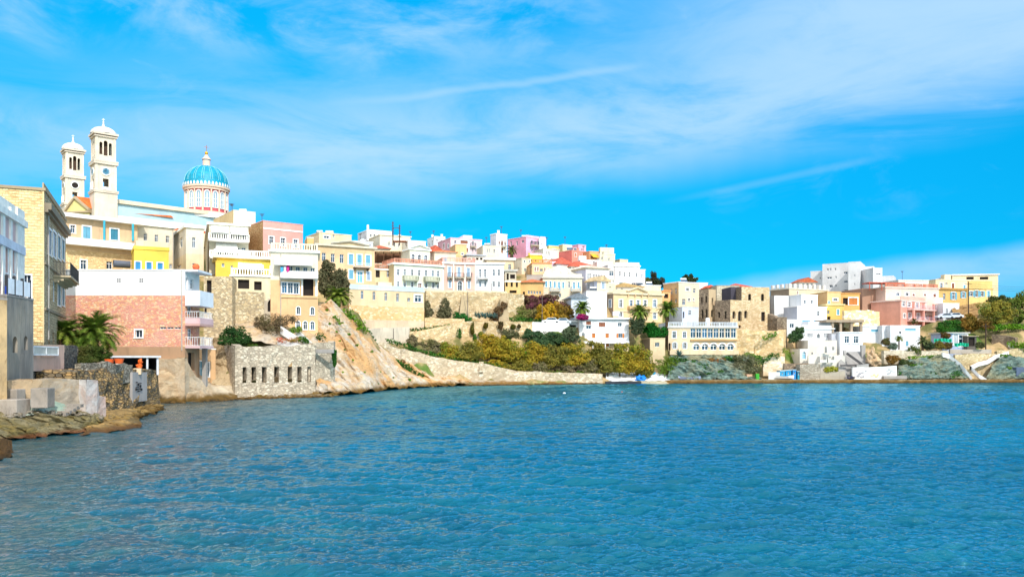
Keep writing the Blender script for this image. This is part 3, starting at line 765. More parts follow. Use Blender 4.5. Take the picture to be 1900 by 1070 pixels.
def palm(label, px, py_base, py_crown, Y, rpx, mat=None, nf=46, nleaf=17, seed=0, name='palm_tree', trunk=.32, group=None, tr_mat=None):
    rg = random.Random(seed + int(px)); b = P(px, py_base, Y); c = P(px, py_crown, Y); rad = rpx * Y / F
    root = thing(name, label, 'palm tree', b, group); t = MB(); n_ = 10; hh = c.z - b.z
    for i in range(n_):
        z0, z1 = b.z - .5 + (hh + .5) * i / n_, b.z - .5 + (hh + .5) * (i + 1) / n_
        t.tube((b.x, b.y, z0), (b.x, b.y, z1), trunk * (1.02 if i % 2 else .9), trunk * (1.12 if i < n_ - 1 else 1.35), 10)
    t.build('trunk', tr_mat or paint((120, 95, 70), .95, .6), root)
    m = MB()
    for f in range(nf):
        az_ = 2 * math.pi * (f * .618) + rg.uniform(-.2, .2); q = f / nf; e0 = R(82 - 95 * q + rg.uniform(-7, 7)); L = rad * rg.uniform(.9, 1.15) * (1.12 - .2 * q)
        dh = Vector((math.cos(az_), math.sin(az_), 0)); p = c + Vector((0, 0, .1)); ns = 10; pts = [p]; e = e0
        for i in range(ns):
            p = p + (dh * math.cos(e) + Vector((0, 0, math.sin(e)))) * (L / ns); e -= R(rg.uniform(8, 11.5)) * (.55 + i * .10); pts.append(p)
        sd_ = dh.cross(Vector((0, 0, 1)))
        for i in range(ns): m.bar(pts[i], pts[i + 1], .05 * (1 - i / ns) + .012, 1)
        for i in range(nleaf):
            tt = .12 + .88 * i / nleaf; k = min(int(tt * ns), ns - 1); o = pts[k].lerp(pts[k + 1], tt * ns - k); ax = (pts[k + 1] - pts[k]).normalized()
            ll = L * .26 * math.sin(math.pi * (.12 + .8 * tt)) + .05
            for s_ in (-1, 1):
                dr = (sd_ * s_ * .8 + ax * .75 + Vector((0, 0, rg.uniform(-.05, .35)))).normalized(); w_ = ax * ((.018 + ll * .045) if Y < 100 else (.07 + ll * .09)); tip = o + dr * ll + Vector((0, 0, -ll * .18))
                m.poly([o - w_, o + w_, tip])
    m.build('crown', [mat or leafm((70, 105, 35), (120, 145, 50), (50, 80, 40), .7), paint((150, 150, 80), .8, .6)], root)
    return root

def agave(label, pts, r=.9, n_=22):
    rg = random.Random(4); c0 = P(*pts[0]); m = MB()
    for q in pts:
        c = P(*q)
        for i in range(n_):
            a = rg.random() * 6.28; e = R(rg.uniform(15, 80)); d = Vector((math.cos(a) * math.cos(e), math.sin(a) * math.cos(e), math.sin(e))); L = r * rg.uniform(.8, 1.2); s_ = d.cross(Vector((0, 0, 1))).normalized() * .11
            mid = c + d * L * .5 + Vector((0, 0, .02)); tip = c + d * L - Vector((0, 0, .15 * L))
            m.poly([c - s_ * .7, c + s_ * .7, mid + s_, mid - s_]); m.poly([mid - s_, mid + s_, tip])
    return tag(m.build('agave', leafm((120, 160, 150), (90, 135, 135), (150, 180, 165), .6), None, c0), label, 'agave')

def adopt(o, H):
    """make a free-standing piece a part of a house"""
    r_ = H if isinstance(H, bpy.types.Object) else H.root
    o.parent = r_; o.location = Vector(o['_o']) - Vector(r_['_o'])
    for k in ('label', 'category'):
        if k in o: del o[k]

def pebbles(label, pts, n_, r0, r1, mat, spread=1.2, seed=1, name='pebbles', cat='pebbles', flat=.6):
    """loose stones scattered along a line of (px, py, Y)"""
    rg = random.Random(seed); m = MB(); c0 = P(*pts[0])
    for _ in range(n_):
        t = rg.random() * (len(pts) - 1); i = min(int(t), len(pts) - 2); c = P(*pts[i]).lerp(P(*pts[i + 1]), t - i) + Vector((rg.uniform(-1, 1) * spread, rg.uniform(-.6, .6) * spread, rg.uniform(-.12, .1)))
        r = rg.uniform(r0, r1) ** 1.0; m.blob(c, (r * rg.uniform(.8, 1.5), r, r * flat), 6, seed=rg.random() * 90, amp=.5)
    return tag(m.build(name, mat, None, c0), label, cat, kind='stuff')

# ================================================================ LEFT SIDE
CREAM = plaster((248, 228, 190)); CREAML = plaster((252, 240, 214), .2); WH = plaster((250, 248, 246), .16, .84); WHB = plaster((238, 242, 248), .2, .82); OCHRE = plaster((240, 200, 135)); YEL = plaster((252, 218, 95), .25)
PINK = plaster((246, 178, 165), .25); ORNG = plaster((245, 200, 150), .35); BEIGE = plaster((232, 208, 168), .4); PINKW = plaster((252, 222, 222), .2); GREYC = plaster((170, 165, 160), .5); LILAC = plaster((226, 222, 238), .2)
RUB = stone((205, 180, 140), (170, 150, 122), (225, 205, 170), 1.6, (190, 172, 140), .09)
RUBG = stone((150, 142, 130), (110, 104, 96), (190, 182, 168), 2.4, (100, 92, 82), .12)
RUBD = stone((92, 90, 88), (150, 142, 130), (66, 60, 56), 3.2, (128, 120, 108), .14)
PINKST = stone((222, 150, 128), (232, 172, 128), (244, 206, 160), 1.9, (232, 178, 166), .14, k=.98, patch=.55)
ASHY = ashlar((240, 206, 146), (248, 222, 170), (200, 160, 108)); ASHY_SHADED = ashlar((214, 192, 156), (196, 172, 138), (150, 130, 104), .6, .26)  # second ashlar: greyer copy with the side wall's shade painted in
BROWNST = stone((190, 145, 95), (165, 122, 80), (215, 175, 125), 2.6, (200, 165, 120), .1)

HB = house('tall yellow ashlar mansion at the left edge with pale blue shutters on its shaded side', -15, 82, 70.4, 23.6, 347, 642, side=122, wall=ASHY, wall2=ASHY_SHADED, cm=plaster((190, 168, 135)), cornice=.25, cover=.12, clutter=False, base=4, gc=False,
  wins=[('F', 'w', 1, 50, 531, 50, 531, 15, 42), ('F', 'w', 1, 14, 531, 14, 531, 15, 42),
        ('R', 'sl', 1, 92, 450, 92, 450, 6.5, 46), ('R', 'sl', 1, 101, 455, 101, 455, 5.5, 46), ('R', 'st', 1, 109.5, 460, 0, 0, 5, 42), ('R', 'st', 1, 117, 464, 0, 0, 4.5, 38),
        ('R', 'pl', 1, 92, 537, 92, 537, 6.5, 40), ('R', 'pl', 1, 101, 540, 0, 0, 5.5, 40), ('R', 'st', 1, 109.5, 545, 0, 0, 5, 44), ('R', 'st', 1, 117, 546, 0, 0, 4.5, 42),
        ('R', 'd', 1, 91, 626, 91, 626, 3.4, 24), ('R', 'd', 1, 99, 627, 0, 0, 3, 22), ('R', 'd', 1, 107.5, 627, 0, 0, 3, 20), ('R', 'd', 1, 114.5, 627, 0, 0, 3, 17)])
for y0, y1, pr in ((376, 388, .55), (388, 393, .3), (487, 490, .12), (570, 575, .14)): box_on(HB, 'cornice', 'R', 82.5, 121, y0, y1, pr, plaster((165, 150, 128)))
box_on(HB, 'quoin', 'F', 79, 81.8, 352, 650, .05, plaster((244, 218, 165)))
balcony(HB, 'R', 99, 118, 510, 1.5, 'iron', 1.3, slab=plaster((214, 194, 160)))
rooftop_rail(HB, 'solid', .5, plaster((196, 172, 135)), 'R', .1, name='parapet')

HA = house('pink and white neoclassical house cut by the left edge with tall white pilasters', -40, 42, 51, 109, 372, 560, D=8, wall=plaster((246, 205, 200), .2), clutter=False, base=5, gc=False, cornice=.5, cover=.3,
  wins=[('F', 'w', 1, 11, 482, 0, 0, 6, 48), ('F', 'w', 1, 24, 486, 0, 0, 5, 44), ('F', 'w', 1, 12, 538, 0, 0, 6, 20), ('F', 'w', 1, -8, 482, 0, 0, 8, 52)])
for a, b in ((1, 6), (16.5, 19.5), (29, 42)): box_on(HA, 'pilaster', 'F', a, b, 384, 562, .14, TRIM)
box_on(HA, 'cornice', 'F', -38, 41.8, 418, 436, .22, paint((214, 224, 240)))
rooftop_rail(HA, 'solid', .8, TRIM, 'FR', .1, name='parapet')

# grey ruined wall house with two arched niches
HC = house('tall grey roughcast retaining house with two arched niches under the laundry terrace', 13, 62, 54.5, 100, 549, 720, D=7, wall=rockm((158, 152, 144), (128, 124, 118), (176, 166, 150), .5, (0, 0, 0), (1.6, 1.6, .25), crack=.5, bump=.08), clutter=False, gc=False, base=3, cornice=.12, cover=.02, cm=GREYC,
  wins=[('F', 'd', 1, 28, 639, 0, 0, 9, 30, True), ('F', 'd', 1, 48, 636, 0, 0, 7, 26, True), ('F', 'd', 1, 36, 702, 0, 0, 8, 5)])
fa = HC.F
for a, b in ((19, 31), (33.5, 46), (49, 60)):
    rl = MB(); u0, u1 = fa.u(a), fa.u(b); box_f(rl, fa, u0, u1, HC.rz + .1, HC.rz + 1.15, -.2, -.14); rl.build('railing_panel', paint((235, 240, 246), .4, .9), HC.root)
for a in (18, 32, 47, 61): ip = MB(); u = fa.u(a); box_f(ip, fa, u - .05, u + .05, HC.rz, HC.rz + 1.35, -.3, -.12); ip.build('post', IRON, HC.root)
HC2 = house('ochre plastered stone wall house cut by the left edge below the pink house', -60, 13, 50, 62, 552, 735, D=5, wall=rockm((216, 180, 124), (178, 152, 116), (224, 190, 140), .5, (0, 0, 0), (1, 1, .6), crack=.5, bump=.1), clutter=False, gc=False, cornice=.1, cover=.02, cm=GREYC)
# laundry
def cloth(label, pts, matc, fa, out=-.22, name='laundry'):
    mb = MB(); up = []; n_ = 5
    (x0, y0, x1, y1) = pts; u0, u1 = fa.u(x0), fa.u(x1); z0, z1 = fa.z(x0, y1), fa.z(x0, y0)
    for o in (0, -.05):
        for i in range(n_):
            a, b = u0 + (u1 - u0) * i / n_, u0 + (u1 - u0) * (i + 1) / n_; e0, e1 = .05 * math.sin(i * 1.7), .05 * math.sin((i + 1) * 1.7); k = (.16, .0, .1, .05, .2, .1)
            mb.poly([fa.pt(a, z0 + k[i], out + e0 + o), fa.pt(b, z0 + k[i + 1], out + e1 + o), fa.pt(b, z1, out + e1 + o), fa.pt(a, z1, out + e0 + o)])
    c = fa.pt(u0, z0, out); return tag(mb.build(name, paint(matc, .9, .8), None, c), label, 'laundry', 'laundry hung above the grey terrace')
cloth('bright blue cloth hanging at the left end of the laundry line', (17, 531, 22, 549), (30, 80, 210), fa)
cloth('small maroon garment hanging beside the blue cloth', (24, 537, 27, 552), (120, 50, 55), fa)
cloth('dark navy jumper hanging on the laundry line between maroon and brown clothes', (29, 538, 41, 556), (50, 50, 72), fa)
cloth('rust brown garment hanging at the right end of the laundry line', (44, 541, 49, 556), (170, 80, 45), fa)

# cobble wall below the yellow mansion
wallstrip('dark cobbled garden wall below the yellow mansion beside the palm hedge', [(58, 63, 655, 712), (120, 70, 655, 708), (122, 72, 640, 706), (145, 78, 643, 704)], RUBD, .6, .1, name='garden_wall', cat='wall', seed=3)
wt = wallstrip('pale pink plaster parapet with a white framed glass panel under the yellow mansion', [(59, 62.4, 641, 668), (119, 69.4, 640, 669)], plaster((238, 200, 180), .5), .3, .02, name='parapet_wall', cat='wall', seed=5, top_rough=.01)
fw = Facade(XY(60, 61.9), (XY(107, 67.4) - XY(60, 61.9)).normalized(), (XY(107, 67.4) - XY(60, 61.9)).length, wt)
q = MB(); z0, z1 = Z(659, 61.9), Z(641, 61.9)
for u0, u1, a, b in ((0, fw.L, z0, z0 + .1), (0, fw.L, z1 - .1, z1), (0, .1, z0, z1), (fw.L / 2 - .05, fw.L / 2 + .05, z0, z1), (fw.L - .1, fw.L, z0, z1)): box_f(q, fw, u0, u1, a, b, 0, .09)
pf = q.build('window_frame', FRAMEW, wt); q = MB(); box_f(q, fw, .05, fw.L - .05, z0 + .05, z1 - .05, .01, .05); q.build('pane', paint((205, 212, 205), .3, .8), pf)

# lower terrace wall and block
wallstrip('long grey plastered sea wall under the grey house, pale at its right end', [(14, 53.4, 706, 770), (60, 55, 703, 775), (150, 58.5, 704, 775), (178, 59.5, 704, 780)], rockm((190, 176, 156), (160, 148, 132), (202, 172, 134), .7, (0, 0, 0), (1, 1, 1.4), crack=.6, bump=.12, k=.85), 1.2, .18, seed=9, name='sea_wall', cat='wall')
wallstrip('whitewashed sloping buttress at the right end of the grey sea wall', [(160, 58.2, 704, 775), (180, 59.2, 705, 778), (184, 59.6, 733, 778), (196, 60.4, 735, 776)], rockm((224, 220, 216), (192, 186, 182), (216, 184, 168), 1.1, (0, 0, 0), (1, 1, 1), crack=.5, bump=.12), 2.2, .1, seed=12, name='buttress', cat='wall', top_rough=.05)
def slab_thing(label, name, cat, x0, x1, Y, yt, yb, dep, mat, yaw=0, rough=0, group=None):
    a = R(yaw); A = XY(x0, Y); d = Vector((math.cos(a), math.sin(a))); k = (x1 - CX) / F; L = (k * A.y - A.x) / (d.x - k * d.y); bk = Vector((-d.y, d.x)); mb = MB()
    mb.frame_box((A.x, A.y, Z(yb, Y)), Vector((*(d * L), 0)), Vector((*(bk * dep), 0)), Vector((0, 0, Z(yt, Y) - Z(yb, Y))))
    o = mb.build(name, mat, None, (A.x, A.y, Z(yb, Y))); bv = o.modifiers.new('bevel', 'BEVEL'); bv.width = .06; bv.segments = 2; return tag(o, label, cat, group)
NG = rockm((170, 160, 150), (142, 134, 124), (182, 170, 156), .9, (0, 0, 0), (1, 1, .5), crack=.45, bump=.06)
slab_thing('low grey concrete block standing beside the steps on the near rocks', 'concrete_block', 'block', 56, 88, 52.5, 720, 757, 1.2, NG, 8)
slab_thing('long grey concrete plinth cut by the left edge above the near rocks', 'concrete_plinth', 'block', -30, 31, 51.5, 741, 775, 1.5, NG, 0)
slab_thing('pale concrete step behind the low plinth at the left edge', 'concrete_step', 'block', 8, 31, 53.2, 722, 760, 1.0, NG, 0)

ROCKN = rockm((140, 122, 68), (92, 84, 50), (158, 148, 118), 1.1, (R(4), R(-9), 0), (1, 1, 5), wet=(120, 78, 50), crack=1.0, wh=.35, k=.95)
loft('shore_rock', [[(-60, 838, 44), (0, 819, 48.2), (60, 812, 50.5), (120, 806, 52.8), (170, 802, 54.5), (196, 798, 56)], [(-60, 800, 45.5), (0, 784, 50), (60, 780, 52), (120, 778, 54), (165, 774, 56), (196, 780, 58)], [(-60, 775, 48.5), (0, 766, 51.8), (60, 762, 54), (120, 766, 56), (165, 768, 58), (196, 772, 60)]],
     ROCKN, 220, 30, .6, .8, (.4, 1, 3.2), R(10), 2, kind='structure', ridge=.7)
loft('shore_rock', [[(150, 808, 52.5), (190, 802, 54), (230, 799, 56), (264, 792, 58.5)], [(160, 796, 54), (190, 786, 56.5), (230, 781, 58.5), (262, 780, 61)], [(160, 790, 56), (195, 782, 58.5), (235, 776, 61), (255, 778, 63)]],
     rockm((186, 150, 92), (140, 114, 70), (112, 96, 66), .9, (0, R(-8), 0), (1, 1, 4), wet=(98, 70, 40), crack=.9, wh=.35, k=.95), 100, 20, .4, .9, (.5, 1, 2.2), R(8), 5, kind='structure', ridge=.4)
loft('shore_rock', [[(-30, 856, 38.5), (8, 852, 40), (24, 846, 41.5)], [(-30, 836, 39), (6, 832, 41), (22, 836, 42.5)]], rockm((150, 115, 50), (110, 82, 40), (90, 66, 36), .8, (0, 0, 0), (1, 1, 3), wet=(98, 70, 34)), 24, 10, .35, .9, (1, 1, 2), 0, 8, kind='structure', back=1.5)
loft('shore_rock', [[(30, 772, 51.8), (60, 768, 52.8), (90, 766, 53.8), (125, 768, 54.8)], [(34, 762, 52.3), (60, 752, 53.5), (88, 752, 54.5), (125, 763, 55.3)]], rockm((168, 188, 170), (140, 160, 140), (196, 200, 186), .5, (0, R(10), 0), (1, 1, 3)), 40, 10, .3, .8, (1, 1, 2), 0, 9, kind='structure', back=1)
# rough masonry bastion with painted plaster strip
wallstrip('rough dark rubble bastion at the water with a plaster strip and black graffiti', [(140, 64, 690, 790), (190, 69, 684, 782), (236, 76, 686, 766), (290, 84.5, 686, 757), (293, 88, 687, 752)], stone((168, 140, 98), (118, 108, 92), (200, 160, 104), 1.2, (92, 80, 66), .12, zs=2.2, bump=.2, patch=.35), 3, .45, seed=14, name='sea_bastion', cat='sea wall', batter=.04)
wallstrip('low cobbled parapet wall on top of the bastion under the hedge', [(150, 66.5, 674, 692), (200, 71, 672, 692), (246, 77.2, 677, 694)], stone((168, 158, 140), (120, 112, 98), (200, 190, 172), 2.4, (110, 100, 86), .12), .5, .08, seed=16, name='parapet_wall', cat='wall')
gp = wallstrip('grey plaster strip with black graffiti strokes on the bastion', [(246, 76.6, 690, 726), (273, 80.6, 690, 728)], plaster((186, 180, 176), .7), .3, .02, seed=2, name='plaster_strip', cat='plaster', top_rough=.0)
fg = Facade(XY(246, 76.5), (XY(273, 80.5) - XY(246, 76.5)).normalized(), 4.2, gp); q = MB()
for x, y, w_, h_ in ((253, 709, 3, 2), (256, 713, 2, 5), (259, 711, 5, 1.6), (260, 716, 1.8, 5), (254, 718, 5, 1.6), (257, 721, 8, 1.7), (252, 722, 2, 4), (262, 722, 2, 4), (257, 725, 3, 2)):
    rc = fg.rect(x, y, w_, h_); box_f(q, fg, rc[0], rc[1], rc[2], rc[3], .03, .07)
q.build('graffiti', paint((35, 35, 40), .8), gp)
# shed
sh = thing('boat_shed', 'dark open shed with thin white roof and white posts beside the pink stone house', 'shed', P(250, 692, 84))
fs = Facade(XY(205, 82), (XY(275, 84) - XY(205, 82)).normalized(), (XY(275, 84) - XY(205, 82)).length, sh)
q = MB(); z1 = Z(661, 82); z0 = Z(696, 82); box_f(q, fs, -.2, fs.L + 1.2, z1 - .12, z1 + .08, -4.5, .3); q.build('roof', paint((215, 218, 222)), sh)
q = MB(); box_f(q, fs, -.1, fs.L + 1.0, z0, z1 - .12, -4.4, -4.2); box_f(q, fs, fs.L + .9, fs.L + 1.0, z0, z1 - .12, -4.2, -.2); q.build('wall', paint((52, 56, 66), .8), sh)
for u in (fs.L - .1, fs.L + .9, .1):
    q = MB(); box_f(q, fs, u - .09, u + .09, z0, z1 - .12, -.1, .1); q.build('post', paint((220, 228, 238)), sh)
box_ = slab_thing('pale cardboard coloured crate on the bastion in front of the dark shed', 'crate', 'crate', 247, 262, 78, 683, 695, .8, paint((225, 200, 165)), 20)
for x, y, lb in ((221, 672, 'orange plastic tub on the parapet left of the shed'), (203, 673, 'small red orange flowerpot beside the palm hedge')):
    p = P(x, y + 2, 72.5); q = MB(); q.lathe(p, [(.01, 0), (.3, 0), (.42, .45), (.36, .45), (.3, .1)], 14); tag(q.build('plant_tub', paint((235, 105, 50), .5), None, p), lb, 'tub')
p = P(259, 684, 80); q = MB(); q.blob(p + Vector((0, 0, .25)), (.3, .3, .3), 8, amp=.3); q.blob(p + Vector((.08, 0, .75)), (.22, .22, .28), 8, amp=.3, seed=3); tag(q.build('buoy_bundle', paint((240, 110, 40), .6), None, p), 'bright orange bundle of floats hanging in front of the shed', 'floats')

# pink stone house with balconies
HI = house('long pink rubble stone building with a white top storey and side balconies', 100, 343, 92, 0, 502, 690, side=370, wall=WH, bands=((548, PINKST), (643, plaster((205, 165, 130), .6))), clutter=False, base=4, cornice=.15, cover=.05, cm=WH,
  wins=[('F', 'w', 1, 257.5, 619, 0, 0, 13, 14), ('F', 'p', 3, 302, 608.3, 329, 608.3, 12, 4), ('R', 'pr', 1, 347, 526, 0, 0, 4, 22), ('R', 'pr', 1, 356, 527, 0, 0, 6, 18), ('R', 'p', 1, 352, 573, 0, 0, 8, 20), ('R', 'pr', 1, 352, 620, 0, 0, 8, 20), ('R', 'd', 1, 355, 671, 0, 0, 12, 34)])
for x in (220.5, 262.3):                     # pierced vents, four holes each
    v = MB()
    for dx in (-2, 2):
        for dy in (-2, 2): rc = HI.F.rect(x + dx, 520 + dy, 2.6, 2.6); box_f(v, HI.F, *rc, -.05, .025)
    v.build('vent', paint((120, 120, 125)), HI.root)
balcony(HI, 'R', 343.5, 370, 563, 1.7, 'solid', 1.5, WHB, WHB, .25, False); balcony(HI, 'R', 343.5, 370, 600, 1.7, 'solid', .65, plaster((245, 205, 205)), plaster((225, 180, 170)), .25, False); balcony(HI, 'R', 343.5, 370, 641, 1.7, 'iron', 1.0, FRAMEW, plaster((240, 205, 205)), .3, False)
fa = HI.R; q = MB(); box_f(q, fa, 0, fa.L, fa.z(343.5, 504), fa.z(343.5, 500), 0, 1.5); q.build('canopy', WHB, HI.root)
q = MB(); z_ = fa.z(343.5, 586)
rail_mesh(fa, .05, fa.L - .05, fa.z(343.5, 589.5), 0, 1.6, .75, 'iron').build('railing', FRAMEW, HI.root)
pc = P(380, 716, 96); q = MB(); q.box(pc.x - .25, pc.x + .25, pc.y - .25, pc.y + .25, pc.z - 2, Z(641, 96)); q.build('column', GREYC, HI.root)
for x, y, lb in ((364, 501, 'round terracotta pot on the roof edge of the white balcony'),):
    p = P(x, y, 93.5); q = MB(); q.blob(p + Vector((0, 0, .35)), (.42, .42, .38), 10, amp=.1); tag(q.build('terracotta_pot', paint((240, 110, 60), .7), None, p), lb, 'pot')
HO = house('small orange plastered house with pale blue doors under the pink balconies', 364, 400, 101, 20, 648, 712, D=5, wall=ORNG, clutter=False, cornice=.12, cover=.05, wins=[('F', 'qb', 1, 371, 690, 0, 0, 11, 40), ('F', 'qt', 1, 386, 686, 0, 0, 5, 28)])
RTAN = rockm((205, 180, 145), (180, 152, 118), (215, 198, 170), .35, (0, R(-18), 0), (1, 1, 3), wet=(110, 84, 40))
loft('shore_rock', [[(284, 752, 88), (320, 748, 90.5), (350, 747, 92), (400, 745, 94.5), (440, 741, 98)], [(286, 720, 89.3), (320, 715, 91), (350, 716, 92.3), (400, 728, 96.5), (440, 728, 100)], [(288, 690, 90.5), (320, 684, 91.6), (350, 690, 93), (392, 716, 98), (440, 716, 102)]], RTAN, 80, 14, .4, .45, (1, 1, 1.8), R(12), 21, kind='structure')
wallstrip('tan plastered foundation below the pink stone building with a sloping right edge', [(288, 91.2, 668, 745), (343, 91.5, 664, 745), (352, 92.5, 683, 745), (372, 94, 712, 745)], rockm((212, 188, 156), (184, 160, 130), (222, 204, 178), .6, (0, 0, 0), (1, 1, 1), wet=(110, 84, 40), crack=.4), 1, .2, seed=31, name='foundation_wall', cat='wall', gc=1)

# fort and rubble buildings
FORT = stone((208, 192, 168), (180, 166, 146), (228, 214, 190), 1.5, (160, 146, 126), .11, k=.92, zs=1.7)
FT = wallstrip('square rubble stone fort at the water with a row of seven narrow openings', [(411, 108, 640, 735), (436, 99.5, 642, 735), (585, 106, 641, 731), (586, 108, 641, 731)], FORT, .9, .14, name='stone_fort', cat='fort', seed=40, dp=1.1,
  ops=[(453, 692, 8.5, 26), (471, 692, 8.5, 26), (490, 694, 8.5, 29), (513, 689, 9, 20), (538, 691, 8, 22), (555.5, 692, 8, 26), (573.5, 694, 6.5, 28)], gc=1)
for p_ in ((430, 106), (480, 108), (550, 110), (500, 114)): v = P(p_[0], 655, p_[1]); GC.append((v.x, v.y, Z(642, 102) - .5))
loft('shore_rock', [[(400, 747, 96), (440, 742, 98.5), (500, 738, 101.5), (560, 735.5, 104), (620, 733, 106.5)], [(410, 738, 98), (440, 735, 99.8), (500, 732, 102.5), (560, 730, 105), (620, 724, 108.5)]], rockm((200, 192, 175), (170, 160, 140), (215, 208, 195), 1.2, (0, 0, 0), (1, 1, 1), wet=(120, 95, 40)), 110, 8, .4, 1.1, (1, 1, 1.3), 0, 41, kind='structure', back=2)
wallstrip('rubble wall right of the fort with a grey concrete patch', [(580, 107.5, 636, 725), (619, 110, 634, 722), (622, 114, 634, 720)], FORT, .8, .15, seed=43, gc=1)
slab_thing('grey concrete lintel slab on the rubble wall right of the fort', 'concrete_slab', 'slab', 583, 619, 107, 648, 655, .5, GREYC, 3)
loft('shore_rock', [[(576, 737, 104.5), (600, 736, 105.5), (622, 734, 107), (640, 731, 109)], [(580, 715, 107), (600, 712, 108), (622, 712, 110), (640, 722, 112)]], rockm((190, 180, 165), (160, 148, 130), (205, 196, 180), .8, wet=(130, 100, 45)), 40, 10, .5, .8, (1, 1, 1.3), 0, 44, kind='structure', back=2)
HR1 = house('rough rubble stone house with a brown doorway between the white balconies and the beige terrace', 378, 431, 107, 12, 512, 690, D=8, wall=RUB, openroof=True, gc=False, wins=[('F', 'dr', 1, 388, 532, 0, 0, 9, 24), ('F', 'd', 1, 381, 573, 0, 0, 5, 16)], clutter=False)
loft('rock_slope', [[(395, 742, 98), (412, 740, 98.5), (436, 738, 99.5)], [(396, 690, 103), (415, 690, 103.5), (436, 690, 104)], [(385, 640, 106), (412, 620, 107), (436, 640, 108), ]], rockm((180, 155, 120), (150, 126, 95), (205, 182, 145), .5, (0, R(25), 0), (1, 1, 2.4), wet=(120, 90, 40)), 40, 18, .8, .5, (1, 1, 1.5), 0, 45, kind='structure')
wallstrip('rubble stone rampart under the beige terrace above the oleander', [(427, 110.5, 541, 610), (490, 113, 542, 606), (491, 116, 542, 606)], RUB, .8, .15, seed=50, gc=1)
loft('rock_slope', [[(430, 628, 107.5), (470, 632, 108), (520, 640, 108.5), (590, 640, 109.5)], [(430, 600, 110.5), (470, 598, 111.5), (520, 604, 112.5), (590, 622, 113)]], rockm((215, 185, 145), (190, 160, 122), (205, 195, 180), .5), 60, 8, .6, .5, seed=51, kind='structure')

HQ = house('beige terrace building with wide dark openings and a white balustrade on its roof', 428, 521, 112, 18, 512, 600, D=9, wall=CREAM, bands=((556, plaster((205, 188, 165), .5)),), clutter=False, cornice=.15, base=5,
  wins=[('F', 'd', 1, 452, 527, 0, 0, 21, 17), ('F', 'd', 1, 478.5, 530, 0, 0, 14, 16), ('F', 'd', 1, 433, 524, 0, 0, 7, 13), ('F', 'sr', 1, 506.5, 536, 0, 0, 7, 17), ('F', 'd', 1, 507, 566, 0, 0, 21, 24, True)])
rooftop_rail(HQ, 'bal', 1.0, TRIM, 'FL')
HY1 = house('small bright yellow cubic house beside the beige terrace', 400, 441, 119, 18, 485, 520, D=5, wall=YEL, clutter=False, cornice=.1, cover=.03, cm=YEL, gc=False, wins=[('F', 'p', 1, 414, 492, 0, 0, 5, 7), ('F', 'p', 1, 430, 495, 0, 0, 4, 5)])
HM2 = house('yellow walled terrace house with white balustrade under the awnings', 402, 520, 122, 22, 478, 520, D=7, wall=YEL, clutter=False, cornice=.3, cover=.5, cm=CREAML, gc=False, wins=[('F', 'wB', 4, 444, 494, 505, 500, 7, 12), ('F', 'o', 1, 478, 499, 0, 0, 6, 10)])
rooftop_rail(HM2, 'bal', 1.0, TRIM, 'F', -.3); awning(HM2, 'F', 434, 486, 487, 497, 2.6)
HM = house('white apartment house with four white awnings over two balconies below the dome', 388, 461, 129, 22, 416, 500, side=377, wall=CREAML, wall2=plaster((246, 214, 165)), cornice=.3, cover=.35, cm=TRIM, wins=[('F', 'p', 6, 397, 433.5, 453, 438.5, 7.5, 15), ('F', 'sg', 4, 408, 465, 440, 468, 8, 14), ('F', 'p', 1, 452, 466, 0, 0, 8, 13)])
balcony(HM, 'F', 387, 461, 446, 2.0, 'bal', 1.0, TRIM, TRIM, .25, False); balcony(HM, 'F', 389, 461, 478, 2.0, 'bal', 1.0, TRIM, TRIM, .25, False)
awning(HM, 'F', 391, 424, 418.5, 429, 2.3); awning(HM, 'F', 427, 459, 421, 433, 2.3); awning(HM, 'F', 400, 440, 450, 466, 2.6)
p0 = P(370, 440, 131)
HOo = house('white and orange corner house with arched windows, long awning and roof terrace', 502, 590, 113.5, 14, 467, 632, side=None, D=9, wall=CREAML, bands=((519, ORNG),), clutter=False, cornice=.3, cover=.3, cm=TRIM, base=4,
  wins=[('F', 'pw', 5, 525, 500, 580, 504, 8, 14), ('F', 'wb', 3, 527.5, 533.5, 549.5, 535, 9.5, 20), ('F', 'd', 1, 572, 533, 0, 0, 19, 31), ('F', 'w', 1, 553.5, 576, 0, 0, 7, 14, True), ('F', 'w', 1, 579.5, 577, 0, 0, 7, 14, True), ('F', 'w', 3, 553, 603, 579.5, 604, 7.5, 15, True)])
balcony(HOo, 'F', 521, 590, 514, 1.2, 'solid', .8, WH, WH, .2, False); rooftop_rail(HOo, 'bal', 1.0, CREAML, 'FRL'); awning(HOo, 'F', 510, 580, 478, 489, 1.6); box_on(HOo, 'string_course', 'F', 521, 589.5, 548, 552, .15, ORNG)
box_on(HOo, 'column', 'F', 559, 562, 518, 549, .1, TRIM); box_on(HOo, 'column', 'F', 585, 589, 518, 549, .1, TRIM)
fo = HOo.F
for i, (x0, y0, x1, y1, c, l) in enumerate([(532, 492, 537, 507, (215, 60, 150), 'magenta towel on the washing line of the white and orange house'), (521, 497, 526, 507, (90, 190, 240), 'pale blue towel on the washing line of the white and orange house'), (527, 496, 531, 505, (240, 245, 255), 'white shirt on the washing line next to the magenta towel')]):
    cloth(l, (x0, y0, x1, y1), c, fo, 1.25)['group'] = 'laundry at the white and orange house'
st = thing('white_staircase', 'white walled zigzag steps beside the arched windows above the fort', 'stairs', P(560, 630, 109))
q = MB()
for (xa, ya, Ya), (xb, yb, Yb) in (((520, 604, 110), (545, 620, 109)), ((545, 620, 109), (552, 624, 108.6)), ((548, 608, 110.5), (578, 635, 108.5)), ((515, 627, 108.5), (562, 640, 107.5))):
    a, b = P(xa, ya, Ya), P(xb, yb, Yb); n_ = Vector((0, -.25, 0)); dn = Vector((0, 0, -1.1)); q.frame_box(a, b - a, -n_, dn)
